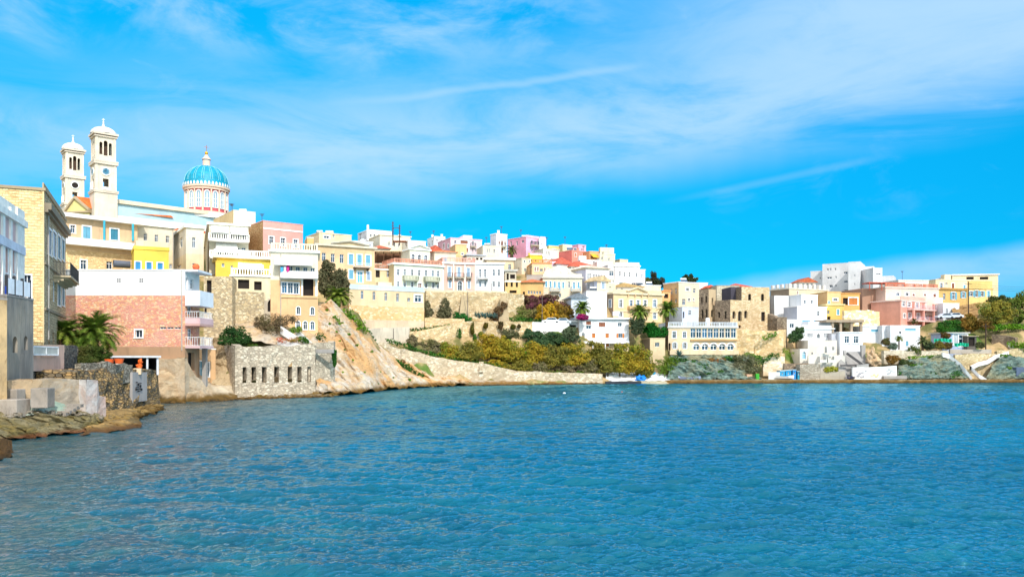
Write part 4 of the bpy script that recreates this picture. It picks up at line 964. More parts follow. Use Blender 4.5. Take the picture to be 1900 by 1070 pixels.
q.build('stair_wall', WH, st)
for i in range(7):
    q = MB(); a = P(552 + i * 3.6, 616 + i * 3, 110); q.frame_box(a - Vector((0, 0, .6)), Vector((.5, 0, 0)), Vector((0, 1.0, 0)), Vector((0, 0, .3))); q.build('step', WH, st)

HN = house('salmon pink house with a brown rubble stone side and three white windows', 488, 562, 136, 38, 410, 470, side=457, wall=PINK, wall2=BROWNST, cornice=.12, cover=.05, cm=PINK, parapet=.0, wins=[('F', 'w', 1, 503.5, 446, 0, 0, 8, 14), ('F', 'w', 1, 525, 449, 0, 0, 8, 15), ('F', 'w', 1, 548.5, 452, 0, 0, 8, 15)])
box_on(HN, 'string_course', 'F', 488.5, 561.5, 422, 424.5, .08, TRIM)
house('cream block with a pale orange side between the dome and the salmon pink house', 433, 474, 158, 36, 390, 440, side=396, wall=CREAML, wall2=plaster((246, 214, 160)), cornice=.1, cover=.03, cm=CREAML)

# houses under the church
HJ = house('beige house with a long white balcony, blue shutters and turquoise columns', 116, 255, 118.5, 46, 402, 505, D=8, wall=plaster((246, 208, 165)), bands=((462, stone((240, 205, 150), (225, 190, 140), (250, 220, 170), 1.6, (235, 200, 150), .08)),), cornice=.55, cover=1.0, cm=WH, clutter=False,
  wins=[('F', 'wb', 1, 135, 425, 0, 0, 9, 14), ('F', 'sb', 1, 161, 431.5, 0, 0, 14, 22), ('F', 'st', 1, 212, 435, 0, 0, 14, 20), ('F', 'w', 1, 155, 491, 0, 0, 11, 17), ('F', 'p', 1, 203, 492, 0, 0, 11, 14)])
balcony(HJ, 'F', 117, 254, 450, 1.5, 'solid', .75, WH, WH, .3, False)
for x in (189, 242):
    u = HJ.F.u(x); a = HJ.F.pt(u, HJ.F.z(x, 448), 1.0); q = MB(); q.tube(a, (a.x, a.y, HJ.z1), .17, .17, 10); q.build('column', paint((60, 175, 200)), HJ.root)
p = HJ.F.pt(HJ.F.u(217), HJ.F.z(217, 499), 2.0); q = MB(); q.tube(p + Vector((-1.0, -.6, .6)), p + Vector((.9, .7, .6)), .55, .55, 14); tag(q.build('water_tank', paint((96, 104, 120)), None, p), 'dark grey cylindrical water tank under the white balcony of the beige house', 'water tank')
HJ2 = house('pale stone two storey house with small windows under the church wall', 253, 322, 127, 42, 417, 505, D=8, wall=plaster((240, 228, 205)), cornice=.4, cover=.35, cm=TRIM, clutter=False, bands=((458, CREAM),), wins=[('F', 'p', 3, 270, 440, 311, 444, 6.5, 13), ('F', 'p', 1, 317, 494, 0, 0, 5, 9)])
HJ3 = house('pale stone bay house with four tall narrow windows left of the awning building', 345, 378, 126, 32, 422, 510, side=322, wall=plaster((242, 230, 208)), cornice=.4, cover=.3, cm=TRIM, clutter=False, bands=((470, CREAM),), wins=[('F', 'p', 1, 359.5, 450, 0, 0, 6, 19), ('F', 'p', 1, 360, 494, 0, 0, 6, 11), ('L', 'p', 1, 336, 450, 0, 0, 5, 18), ('L', 'p', 1, 333, 494, 0, 0, 7, 5)])
HK = house('bright yellow annex with three closed sky blue shutters under the church', 249, 313, 117.5, 28, 462, 505, D=7, wall=YEL, cornice=.5, cover=.1, cm=YEL, clutter=False, wins=[('F', 'sB', 3, 256, 493, 297, 495, 10, 15)])
rooftop_rail(HK, 'solid', .8, CREAM, 'FL', .3, name='parapet')

# ---------------------------------------------------------------- the church
ch = house('large domed church with twin white bell towers and a pale blue and yellow wall', 205, 402, 184, 44, 376, 470, D=16, wall=plaster((196, 228, 240), .15), bands=((398, WH), (409, tile((225, 115, 70))), (414, CREAM)), cornice=.9, cover=.6, cm=plaster((246, 228, 200)), clutter=False, cat='church', name='church', base=6)
TW = plaster((246, 232, 210), .4, .76); TWD = plaster((236, 222, 202), .3, .8)
def lvl(py): return py
def bell_tower(px1, px2, Y, yk, tops, clock):
    """tops: rows of the finial, dome top, dome foot, belfry foot, clock-stage foot, base foot"""
    a = R(40); d = Vector((math.cos(a), math.sin(a), 0)); bk = Vector((-d.y, d.x, 0)); A = P(px1, 500, Y); k = (px2 - CX) / F; L = (k * A.y - A.x) / (d.x - k * d.y)
    zt = [Z(t, Y) for t in tops]; cx_ = A + d * L / 2 + bk * L / 2
    class T: pass
    tw = bpy.data.objects.new('bell_tower', None); COL.objects.link(tw); tw.parent = ch.root; tw['_o'] = ch.root['_o']
    mb = MB(); mb2 = MB(); W = L
    def sq(z0, z1, over, m=None):
        (m or mb).frame_box(Vector((A.x, A.y, z0)) - d * over - bk * over, d * (W + 2 * over), bk * (W + 2 * over), Vector((0, 0, z1 - z0)))
    # each stage: walls with openings
    def stage(z0, z1, inset, ops):
        o = A + (d + bk) * inset; w_ = W - 2 * inset
        for p_, dd in ((o, d), (o + d * w_, bk), (o + (d + bk) * w_, -d), (o + bk * w_, -bk)):
            fa = Facade(Vector((p_.x, p_.y)), Vector((dd.x, dd.y)), w_, tw)
            wall_with_holes(mb, fa, z0, z1, [(q[0] * w_, q[1] * w_, z0 + q[2] * (z1 - z0), z0 + q[3] * (z1 - z0), q[4], .35) for q in ops])
            for q in ((.0, .11), (.89, 1.0)): box_f(mb, fa, q[0] * w_, q[1] * w_, z0, z1, 0, .12)
        return o, w_
    hb = zt[2] - zt[3]
    stage(zt[3] + .35, zt[2] - .5, .25, [(.18, .34, .25, .78, True), (.40, .60, .22, .86, True), (.66, .82, .25, .78, True)])
    stage(zt[4] + .3, zt[3] - .5, .15, [(.36, .64, .10, .45, False)])
    sq(zt[5] - 9, zt[4] - .3, .1)
    wobj = mb.build('tower_wall', TW, tw)
    for z_, h_, o in ((zt[2], .5, .3), (zt[2] - .5, .25, .12), (zt[3], .35, .3), (zt[3] - .5, .5, .25), (zt[4], .3, .35), (zt[4] - .3, .3, .3)): mb2 = MB(); sq(z_, z_ + h_, o, mb2); mb2.build('cornice', TWD, tw)
    rb = W * .60; hd = zt[1] - zt[2] - .5; dm = MB(); pr = []
    for i in range(9):
        t = i / 8 * math.pi / 2; pr.append((rb * math.cos(t) ** .8 if i < 8 else .02, zt[2] + .5 + hd * math.sin(t) - cx_.z))
    dm.lathe(cx_, pr, 20); fz = zt[1] - cx_.z; hf = zt[0] - zt[1]
    dm.lathe(cx_, [(.6, fz - .25), (.28, fz + hf * .18), (.14, fz + hf * .5), (.26, fz + hf * .58), (.12, fz + hf * .66), (.02, fz + hf * .7)], 10)
    dm.build('cupola', plaster((246, 240, 230), .2), tw, smooth=True)
    cr = MB(); cr.bar((cx_.x, cx_.y, zt[0] - hf * .35), (cx_.x, cx_.y, zt[0]), .1); cr.bar((cx_.x - .35, cx_.y, zt[0] - hf * .12), (cx_.x + .35, cx_.y, zt[0] - hf * .12), .1); cr.build('cross', TRIM, tw)
    core = MB(); hw = W * .2; core.frame_box(cx_ - d * hw - bk * hw + Vector((0, 0, zt[3] + .3 - cx_.z)), d * hw * 2, bk * hw * 2, Vector((0, 0, zt[2] - zt[3] - .9))); core.build('belfry_dark_core', paint((96, 74, 60), .9, .7), tw)  # solid dark core added so the openings look shaded, not see-through
    for (p_, dd) in ((A, d), (A + bk * W, -bk)):
        fa = Facade(Vector((p_.x, p_.y)), Vector((dd.x, dd.y)), W, tw); zc = zt[4] + .3 + (zt[3] - zt[4]) * .64; n_ = 20; cc = W / 2
        fr = MB(); rr = W * .17
        for k in range(n_):
            t0, t1 = 2 * math.pi * k / n_, 2 * math.pi * (k + 1) / n_
            o_ = [(cc + r * math.cos(t), zc + r * math.sin(t)) for r, t in ((rr * 1.25, t0), (rr * 1.25, t1), (rr, t1), (rr, t0))]
            fr.poly([fa.pt(*q, .06) for q in o_]); fr.poly([fa.pt(*o_[0], .06), fa.pt(*o_[1], .06), fa.pt(*o_[1], -.2), fa.pt(*o_[0], -.2)])
        fo_ = fr.build('clock' if clock else 'round_window', TRIM, tw); fc = MB(); fc.poly([fa.pt(cc + rr * math.cos(2 * math.pi * k / n_), zc + rr * math.sin(2 * math.pi * k / n_), .03) for k in range(n_)])
        if clock:
            for k in range(12):
                t = 2 * math.pi * k / 12; c0 = (cc + rr * .82 * math.cos(t), zc + rr * .82 * math.sin(t)); box_f(fc, fa, c0[0] - .05, c0[0] + .05, c0[1] - .05, c0[1] + .05, .03, .05, 1)
            for t, l_, w_ in ((math.pi * .5, .75, .09), (math.pi * .92, .5, .11)):
                e_ = Vector((math.cos(t), math.sin(t))); s_ = Vector((-e_.y, e_.x)) * w_ / 2; fc.poly([fa.pt(cc + q.x, zc + q.y, .055) for q in (s_, -s_, e_ * rr * l_ - s_, e_ * rr * l_ + s_)], 2)
            fc.build('clock_face', [paint((70, 130, 160)), TRIM, paint((25, 25, 30))], tw)
        else: fc.build('pane', DARKIN, tw); fc2 = MB(); fc2.lathe(fa.pt(cc, zc, .05), [(.3, 0), (.3, .01)], 8)
        pl = MB(); z0_ = zt[4] + .3; box_f(pl, fa, W * .31, W * .35, z0_, z0_ + 1.9, .1, .3); box_f(pl, fa, W * .65, W * .69, z0_, z0_ + 1.9, .1, .3); box_f(pl, fa, W * .30, W * .70, z0_ + .1, z0_ + .7, .1, .35); pl.build('window_balcony', TRIM, tw)
    return tw
bell_tower(176, 217, 180, 0, (212, 229, 247, 298, 353, 378), True)
bell_tower(121, 157, 204, 0, (244, 260, 277, 325, 377, 392), False)
# west end: block between the towers, gable with a tiled roof, blue frieze
house('', 163, 222, 183, 44, 384, 440, D=6, wall=plaster((150, 205, 235), .15), bands=((395, plaster((250, 225, 150), .2)),), cornice=.7, cover=.6, cm=plaster((225, 205, 175)), clutter=False, into=ch, gc=False)
gb = MB(); g0, g1, gp_ = P(121, 394, 181), P(166, 392, 181.5), P(139, 369, 181.5); bkv = Vector((14, 12, 0))
gb.poly([g0, g1, gp_]); gb.poly([g0 - Vector((0, 0, 5)), g1 - Vector((0, 0, 5)), g1, g0]); gb.build('pediment', plaster((236, 222, 150), .2), ch.root)
gt = MB()
for a, b in ((g0, gp_), (gp_, g1)): gt.frame_box(a + Vector((0, -.5, .05)), b - a, Vector((.3, 1.0, 0)), Vector((0, 0, .55)))
gt.frame_box(g0 + Vector((0, -.4, -.3)), g1 - g0, Vector((.3, .9, 0)), Vector((0, 0, .4))); gt.build('raking_cornice', plaster((190, 170, 140)), ch.root)
gr = MB(); up = Vector((0, 0, .62)); gr.poly([gp_ + up, g1 + up + Vector((.3, 0, 0)), g1 + up + bkv, gp_ + up + bkv]); gr.poly([g0 + up, gp_ + up, gp_ + up + bkv, g0 + up + bkv]); gr.build('roof', tile((240, 120, 50)), ch.root)
# drum and dome
cd = P(383, 395, 208); k8 = 208 / F; zb_ = Z(396, 208); zd = Z(355, 208); rd = 38.8 * k8
PKR = paint((232, 110, 120), .8, .8); DC = plaster((246, 214, 190), .12)
dr = bpy.data.objects.new('drum', None); COL.objects.link(dr); dr.parent = ch.root; dr['_o'] = ch.root['_o']
q = MB(); q.lathe(cd, [(rd * .93, zb_ - cd.z - 3), (rd * .93, zd - cd.z)], 32); q.build('drum_wall', paint((222, 96, 104), .85, .8), dr)
q = MB(); h1 = zd - cd.z; q.lathe(cd, [(rd * .93, h1 - .3), (rd * 1.02, h1 - .3), (rd * 1.02, h1 + .25), (rd * 1.07, h1 + .3), (rd * 1.07, h1 + .75), (rd * .9, h1 + .8)], 48); q.build('cornice', DC, dr); q = MB(); q.lathe(cd, [(rd * 1.1, zb_ - cd.z - 3.2), (rd * 1.1, zb_ - cd.z - .25), (rd * .9, zb_ - cd.z - .2)], 32); q.build('drum_base', DC, dr)
nb = 16
for i in range(nb):
    t = 2 * math.pi * (i + .5) / nb; e = Vector((math.cos(t), math.sin(t), 0)); s_ = Vector((-e.y, e.x, 0)); o = cd + e * rd * .93
    c = MB(); c.tube(o + e * .22 + Vector((0, 0, zb_ - cd.z - .1)), o + e * .22 + Vector((0, 0, h1 - .3)), .24, .2, 8); c.build('column', DC, dr)
    t = 2 * math.pi * i / nb; e = Vector((math.cos(t), math.sin(t))); s2 = Vector((-e.y, e.x)); Lw = 1.5; A2 = Vector((cd.x, cd.y)) + e * rd * .945 - s2 * Lw / 2
    fa = Facade(A2, s2, Lw, dr); zb0, zb1 = zb_ + .75, zd - .55; w_ = MB()
    for u0, u1 in ((0, .22), (1.28, 1.5), (.68, .82)): box_f(w_, fa, u0, u1, zb0, zb1 - .7, -.05, .12)
    for k in range(8):
        p0, p1 = math.pi * k / 8, math.pi * (k + 1) / 8; qd = [(.75 - r * math.cos(a_), zb1 - .75 + r * math.sin(a_)) for r, a_ in ((.75, p0), (.53, p0), (.53, p1), (.75, p1))]; w_.poly([fa.pt(*x, .12) for x in qd])
    for zz in (0, .3, .6): box_f(w_, fa, .2, 1.3, zb0 + (zb1 - zb0 - .8) * zz, zb0 + (zb1 - zb0 - .8) * zz + .1, -.05, .10)
    wo = w_.build('window', TRIM, dr); g = MB(); g.poly([fa.pt(.1, zb0, .02), fa.pt(1.4, zb0, .02)] + [fa.pt(.75 + .62 * math.cos(math.pi * k / 8), zb1 - .75 + .62 * math.sin(math.pi * k / 8), .02) for k in range(9)]); g.build('pane', paint((150, 175, 190), .3, .8), wo) if False else g.build('pane', paint((150, 175, 190), .3, .8), dr)
dmo = bpy.data.objects.new('dome', None); COL.objects.link(dmo); dmo.parent = ch.root; dmo['_o'] = ch.root['_o']
zt_ = Z(308, 208); h0 = h1 + .8; hh = zt_ - cd.z - h0; q = MB(); pr = []
BLD = paint((10, 166, 200), .5, .66, 0, .2)
pr = [(rd * 1.04, h0 - .05), (rd * 1.04, h0 + .55), (rd * 1.0, h0 + .7), (rd * 1.0, h0 + 1.2)] + [(rd * .985 * math.cos(t), h0 + 1.2 + (hh - 1.2) * math.sin(t)) for t in np.linspace(.05, 1.42, 14)]
q.lathe(cd, pr, 48); q.build('dome_shell', BLD, dmo, smooth=True)
q = MB()
for i in range(nb):
    for dt in (-.09, .09):
        t = 2 * math.pi * (i + .5) / nb + dt * .55; pt_ = [cd + Vector((rd * 1.0 * math.cos(f_) * math.cos(t), rd * 1.0 * math.cos(f_) * math.sin(t), h0 + 1.25 + (hh - 1.2) * math.sin(f_))) for f_ in np.linspace(.02, 1.36, 12)]
        for a, b in zip(pt_[:-1], pt_[1:]): q.bar(a, b, .07)
q.build('dome_rib', paint((150, 220, 228), .5), dmo)
q = MB()
for i in range(40):
    t = 2 * math.pi * i / 40; e = Vector((math.cos(t), math.sin(t), 0)); s_ = Vector((-e.y, e.x, 0)) * .3; b = cd + e * rd * 1.075 + Vector((0, 0, h0)); q.poly([b - s_, b + s_, b + s_ * .8 + Vector((0, 0, .55)), b + Vector((0, 0, .85)), b - s_ * .8 + Vector((0, 0, .55))])
q.build('antefix', TRIM, dmo)
q = MB(); zl = zt_ - cd.z; q.lathe(cd, [(1.2, zl - .45), (1.15, zl), (.95, zl + .05), (.95, zl + 1.5), (1.15, zl + 1.6), (1.15, zl + 1.75), (.75, zl + 2.1), (.45, zl + 2.6), (.35, zl + 2.9)], 20); q.build('lantern', DC, dmo, smooth=False)
q = MB(); q.lathe(cd, [(.97, zl + 1.42), (1.02, zl + 1.42), (1.02, zl + 1.6), (.9, zl + 1.6)], 20); q.build('lantern_band', paint((40, 140, 175)), dmo)
q = MB(); q.lathe(cd, [(.05, zl + 2.85), (.36, zl + 3.0), (.46, zl + 3.3), (.36, zl + 3.62), (.03, zl + 3.75)], 14); q.build('ball', paint((225, 170, 40), .35, .9, .5), dmo, smooth=True)
q = MB(); c0 = cd + Vector((0, 0, zl + 3.7)); q.bar(c0, c0 + Vector((0, 0, 1.7)), .13); q.bar(c0 + Vector((-.5, -.28, 1.15)), c0 + Vector((.5, .28, 1.15)), .13); q.build('cross', paint((170, 130, 90), .5, .8, .3), dmo)
q = MB(); q.frame_box(P(340, 398, 196), Vector((9, 6, 0)), Vector((-5, 7, 0)), Vector((0, 0, 1.2))); q.build('roof_terrace', WH, ch.root)

# plants at the left
PG = leafm((104, 136, 44), (150, 160, 60), (74, 104, 44), .9)
palm('big date palm in front of the pink stone wall above the clipped hedge', 175, 650, 624, 84, 54, PG, 84, 38, 1, trunk=.45)
palm('partly hidden date palm between the yellow mansion and the big palm', 122, 650, 622, 82.5, 42, PG, 64, 34, 2, trunk=.4)
bush('clipped green hedge under the big date palm', [(155, 655, 79, 16, 14), (172, 656, 79.5, 18, 14), (190, 660, 80, 16, 12), (160, 668, 78.5, 22, 8), (150, 675, 78, 8, 10)], leafm((86, 110, 40), (120, 120, 62), (70, 90, 44), .65), 9000, .16, 'hedge', 'hedge')
bush('round dark green oleander bush on the fort terrace', [(425, 624, 104, 14, 14), (438, 622, 104, 16, 18), (452, 630, 104, 14, 12), (430, 634, 103.5, 22, 8)], leafm((50, 92, 44), (74, 118, 52), (40, 72, 42), .7), 5200, .2)
bush('grey brown leafless shrub in front of the arched gateway', [(500, 596, 111, 22, 16), (520, 600, 110.5, 16, 14), (484, 600, 111, 12, 14), (540, 592, 111, 16, 8), (505, 612, 110, 20, 9)], leafm((150, 128, 100), (120, 118, 70), (100, 92, 66), .7), 5200, .17)
bush('small yellow green rounded bush beside the white steps', [(546, 612, 109.6, 11, 6), (556, 611, 109.6, 6, 6)], leafm((100, 150, 50), (140, 170, 60), None, .75), 900, .16)
bush('low green shrub beside the red flower bed on the steps', [(560, 629, 108.6, 9, 6), (568, 632, 108.4, 5, 5)], leafm((70, 120, 45), (100, 150, 50), None, .75), 800, .16)
bush('bed of red and pink flowers above the fort', [(530, 632, 108.2, 16, 4), (546, 630, 108.2, 12, 5), (518, 628, 108.4, 8, 3)], leafm((225, 120, 90), (150, 140, 60), (230, 170, 130), .85), 900, .16, 'flower_bed', 'flowers')
strip('tuft of creeping green plants on the fort rim', [(462, 640, 104), (482, 640, 104)], leafm((90, 130, 45), (120, 150, 60), None, .7), 3, 90, .15)

PEB = rockm((206, 196, 178), (160, 146, 124), (188, 160, 120), 1.5, (0, 0, 0), (1, 1, 1), wet=(110, 84, 44), wh=.5)
pebbles('loose pale stones along the foot of the rubble fort', [(440, 742, 98.3), (520, 738, 102), (600, 734.5, 105.5)], 260, .12, .42, PEB, 1.0, 3)
pebbles('loose brown stones at the foot of the dark bastion', [(196, 786, 58.5), (240, 769, 66), (290, 756, 82)], 150, .15, .5, rockm((150, 120, 66), (110, 92, 60), (170, 140, 84), 1.2, wet=(96, 72, 36), wh=.6, k=.95), .9, 4, flat=.7)
pebbles('rubble and small stones on the near rock shelf', [(10, 770, 51.2), (60, 765, 53), (130, 768, 55.5), (180, 776, 57.5)], 120, .06, .2, rockm((176, 162, 140), (140, 128, 108), (190, 180, 164), 2, wh=.1), .7, 5)
pebbles('stones along the foot of the tan foundation rocks', [(290, 752, 88.6), (350, 747, 92), (430, 742, 97.5)], 130, .12, .4, PEB, .9, 6)
# drainpipes and small fittings on the near facades
for H_, f_, x, y0, y1 in ((HI, 'F', 338, 503, 650), (HOo, 'F', 521, 470, 625), (HJ2, 'F', 321, 420, 500), (HB, 'R', 88, 395, 630)):
    fa = getattr(H_, f_); u = min(max(fa.u(x), .1), fa.L - .1); q = MB(); q.tube(fa.pt(u, fa.z(x, y1), .1), fa.pt(u, fa.z(x, y0), .1), .06, .06, 6); q.build('drainpipe', paint((190, 184, 176)), H_.root)
for i in range(5):
    q = MB(); a = P(92 + i * 7, 772 - i * 4, 54.2 + i * .45); q.frame_box(a, Vector((1.0, .2, 0)), Vector((-.1, .6, 0)), Vector((0, 0, .22))); o_ = q.build('step', NG, None, a); tag(o_, ['lowest', 'second', 'third', 'fourth', 'topmost'][i] + ' worn stone step on the rocks in front of the grey sea wall', 'step', 'worn steps on the near rocks')

# ================================================================ MIDDLE
GPX = []
# ---- cliff right of the fort
CLIFF = rockm((226, 202, 166), (224, 214, 200), (226, 178, 122), .42, (0, R(-42), 0), (.5, 1, 3.2), wet=(130, 96, 44), crack=.6, bump=.5, k=.8)
loft('cliff', [[(590, 737, 106), (640, 731, 109.5), (680, 727, 116), (720, 722, 127), (780, 718, 139), (830, 716, 145), (880, 714, 149)],
               [(588, 700, 110), (640, 702, 114), (680, 702, 120), (720, 704, 129), (780, 708, 140.5), (830, 712, 146), (880, 712.5, 150)],
               [(586, 630, 117), (632, 632, 121), (672, 650, 127), (706, 668, 133), (760, 690, 143), (820, 706, 147.5), (880, 710, 151)],
               [(584, 566, 127), (616, 562, 130), (652, 580, 134), (690, 628, 138), (730, 662, 145), (800, 698, 149), (880, 708, 152)]],
     CLIFF, 190, 30, 1.5, .26, (.5, 1, 2.6), R(42), 61, kind='structure', ridge=.35, back=14)
for a in ((600, 133, 566), (640, 137, 568), (670, 142, 600), (690, 144, 632), (720, 148, 664), (560, 130, 572), (600, 150, 560)): GPX.append(a)
GRN = leafm((96, 150, 36), (140, 178, 40), (70, 120, 40), .8); GRND = leafm((52, 110, 40), (80, 140, 44), (44, 84, 36), .8)
strip('bright green creeper hanging down the cliff crest below the palm', [(640, 578, 132.5), (655, 592, 132), (668, 602, 132.5), (680, 618, 135)], GRN, 7, 150, .26, seed=3)
strip('green creeper running down the middle of the cliff', [(622, 588, 125), (632, 600, 123.5), (640, 606, 124)], GRN, 3.5, 90, .22, seed=4)
strip('dark green shrubs along the cliff crest towards the path', [(682, 612, 136), (690, 626, 137), (700, 645, 138)], GRND, 4, 80, .24, seed=5)
strip('tuft of grass on the lower cliff face', [(628, 652, 119), (640, 656, 119.5)], GRN, 4, 70, .2, seed=6)
bush('dark green ivy on the corner of the rubble wall beside the cliff', [(620, 660, 108.5, 4, 12), (621, 672, 108.2, 3, 9)], GRND, 1400, .2, seed=7)
strip('dark green ivy below the arched windows', [(592, 622, 111), (604, 632, 112)], GRND, 6, 130, .2, seed=8)
strip('dense green patch at the foot of the long wall by the cliff', [(740, 672, 141), (760, 684, 142.5), (774, 694, 143.5), (790, 700, 144.5)], GRND, 5.5, 130, .26, seed=9)
bush('small brown dead bush on the lower cliff', [(747, 670, 141.5, 5, 4)], leafm((165, 120, 80), (190, 140, 90), None, .7), 300, .2, seed=10)

# ---- long sea wall, path walls
LW = stone((214, 196, 166), (190, 172, 146), (232, 218, 194), 1.25, (176, 160, 134), .09, patch=.45)
LW2 = stone((226, 198, 152), (206, 178, 134), (236, 216, 180), 1.2, (190, 164, 124), .08, patch=.5)
wallstrip('long sloping stone wall from the cliff down to the beach under the golden trees', [(694, 143, 631, 672), (760, 149, 650, 700), (830, 153, 667, 716), (894, 154.5, 674, 716), (960, 155, 688, 716), (1030, 157, 691, 714), (1118, 158.8, 693, 712)], LW, 1, .22, seed=71, gc=2, top_rough=.2)
slab_thing('small square stone pier on top of the long sloping wall', 'stone_pier', 'pier', 889, 897, 154, 671, 690, 1.2, LW)
wallstrip('upper stone path wall with dark arched niches overgrown with ivy', [(716, 152, 632, 648), (770, 158, 616, 636), (830, 163, 604, 640), (862, 166, 597, 650), (920, 168, 596, 660), (988, 170, 597, 640)], LW2, 1, .2, seed=72, gc=2, top_rough=.15)
wallstrip('white painted wall beside the two parked cars above the olive tree', [(988, 170, 597, 625), (1056, 172, 599, 625)], WH, .5, .02, seed=73, gc=2, top_rough=.02, name='white_wall', cat='wall')
def stuccocol(label, px, pt, pb, Y, w_): return slab_thing(label, 'stone_pier', 'pier', px - w_ / 2, px + w_ / 2, Y, pt, pb, 1, LW2)
for i, (x, y, rx, ry, c) in enumerate([(851, 619, 6, 12, 0), (876, 610, 3.5, 11, 1), (881, 628, 4, 9, 0), (901, 604, 4, 6, 1), (892, 620, 5, 5, 0), (929, 604, 5, 7, 2), (952, 606, 5, 5, 1), (963, 605, 3, 4, 2), (820, 617, 4, 3, 1)]):
    bush(['trimmed ivy column hanging over the upper path wall, widest and leftmost', 'narrow ivy column beside the leftmost one on the upper path wall', 'low ivy clump under the narrow ivy column on the path wall', 'short green ivy tuft on the top of the upper path wall', 'small green clump halfway down the upper path wall', 'reddish brown dry creeper hanging over the upper path wall', 'round green shrub on the right part of the upper path wall', 'tiny brown creeper tuft near the white wall', 'small green tuft on the left slope of the upper path wall'][i], [(x, y, 164.6 + (x - 830) * .03, rx, ry)], [GRND, leafm((110, 120, 40), (140, 120, 45)), leafm((130, 90, 60), (110, 100, 60))][c], 620, .26, 'ivy', 'ivy', 'ivy clumps on the upper path wall', seed=i)
strip('green hedge along the ramp between the beige house and the path wall', [(760, 612, 160), (800, 609, 162.5), (840, 603, 165)], GRND, 3.5, 60, .3, 'hedge', 'hedge', None, seed=12)
strip('green grass strip under the golden trees on top of the long wall', [(722, 632, 150), (770, 648, 152), (830, 665, 155), (890, 674, 157), (940, 680, 157.5)], GRND, 5, 55, .32, seed=13)
strip('bright green grass strip above the wall near the beach', [(1020, 690, 160), (1060, 690, 161), (1110, 690, 161.5)], GRN, 3, 40, .3, seed=14)
strip('green hedge behind the white wall and the parked cars', [(940, 592, 172), (985, 594, 173), (1015, 596, 174)], GRND, 5, 70, .34, 'hedge', 'hedge', None, seed=15)

# ---- big battered retaining wall with the street on top
OLDW = stone((214, 190, 150), (190, 166, 128), (226, 208, 174), 1.1, (180, 158, 122), .08, patch=.7)
wallstrip('tall old retaining wall with buttresses below the pink balcony house', [(790, 170.8, 541, 604), (860, 173.5, 541, 598), (940, 175.2, 543, 598), (972, 179, 546, 596)], OLDW, 1.5, .3, seed=80, gc=2, batter=.04)
for i, (x, w_, lb) in enumerate([(829, 8, 'left sloping buttress of the tall retaining wall'), (862, 11, 'wide middle buttress of the tall retaining wall, in front of the pole'), (934, 9, 'right sloping buttress of the tall retaining wall by the dry creeper')]):
    Y = 173.0; a, b = P(x - w_ / 2, 548, Y), P(x + w_ / 2, 548, Y); zb = Z(604, Y); q = MB(); o = Vector((0, -3.2, 0)); al, bl = Vector((a.x - .5, a.y - 3.2, zb)), Vector((b.x + .9, b.y - 3.2, zb)); ar, br = Vector((a.x, a.y + 1, zb)), Vector((b.x, b.y + 1, zb))
    q.poly([al, bl, b, a]); q.poly([ar, al, a, a + Vector((0, 1, 0))]); q.poly([bl, br, b + Vector((0, 1, 0)), b]); q.poly([a, b, b + Vector((0, 1, 0)), a + Vector((0, 1, 0))])
    tag(q.build('buttress', plaster((186, 166, 132), .7), None, a), lb, 'buttress', 'buttresses of the tall retaining wall')
BASEW = plaster((232, 200, 156), .7)

# ---- front row
HS = house('orange stone mansion with a wide pediment and bright blue shutters behind the grey tree', 587, 695, 165, 28, 455, 526, side=574, wall=plaster((244, 206, 160), .35), wall2=plaster((150, 118, 92), .4), cornice=.4, cover=.45, cm=plaster((240, 225, 200)), cat='mansion', name='mansion', clutter=False,  # left side is a dark plaster copy, its shade painted into the colour
  wins=[('F', 'p', 3, 601, 477, 634, 480, 7, 16), ('F', 'sb', 3, 651, 481, 683, 483, 8.5, 19), ('F', 'sb', 1, 651.5, 509, 0, 0, 8, 17), ('F', 'qb', 1, 668, 514, 0, 0, 10, 21), ('F', 'sl', 1, 684, 512, 0, 0, 7, 16), ('F', 'p', 2, 603, 508, 634, 508, 6, 14)])
pediment(HS, 'F', 612, 684, 453, 449, plaster((244, 214, 172)), plaster((240, 226, 204)), .5); balcony(HS, 'F', 655, 684, 496, 1.2, 'iron', .9, FRAMEW, plaster((120, 100, 80)))
HT = house('long beige annex with a pale blue parapet and small windows on old stone base', 648, 787, 158, 30, 536, 634, side=None, D=9, wall=plaster((246, 218, 176), .3), bands=((566, stone((236, 190, 135), (225, 175, 120), (240, 214, 176), 1.1, (232, 204, 166), .06, patch=.6)), (592, plaster((236, 212, 182), .6))), clutter=False, cornice=.25, cover=.1, cm=plaster((225, 236, 240)), base=4,
  wins=[('F', 'p', 4, 672, 547, 738, 552, 5, 15), ('F', 'p', 1, 758.5, 556, 0, 0, 5, 7), ('F', 'wt', 1, 776, 554, 0, 0, 13, 13)])
rooftop_rail(HT, 'solid', .75, plaster((214, 236, 240)), 'F', .1, name='parapet')
wallstrip('whitewashed garden wall with a lamp at the foot of the long beige annex', [(680, 146, 612, 650), (706, 150, 608, 650), (760, 156, 606, 642)], plaster((236, 220, 196), .7), .8, .05, seed=82, name='garden_wall', cat='wall', gc=2)
HU = house('wide cream mansion with an arched attic window row and stone balconies', 731, 822, 170, 30, 490, 540, side=708, wall=plaster((238, 236, 214), .15), wall2=plaster((228, 206, 160), .4), cornice=.35, cover=.35, cm=TRIM, cat='mansion', name='mansion', clutter=False, base=4,
  wins=[('F', 'wb', 1, 739, 505, 0, 0, 5, 11)] + [('F', 'wt', 1, x, 505 + i * .6, 0, 0, 4.6, 11) for i, x in enumerate((751, 765, 778, 790.5, 803, 813))] + [('F', 'wt', 1, x, 527.5 + i * .4, 0, 0, 4.6, 11) for i, x in enumerate((739, 751, 765, 790.5, 804, 813))] + [('F', 'qr', 1, 779, 532, 0, 0, 6.5, 13)])
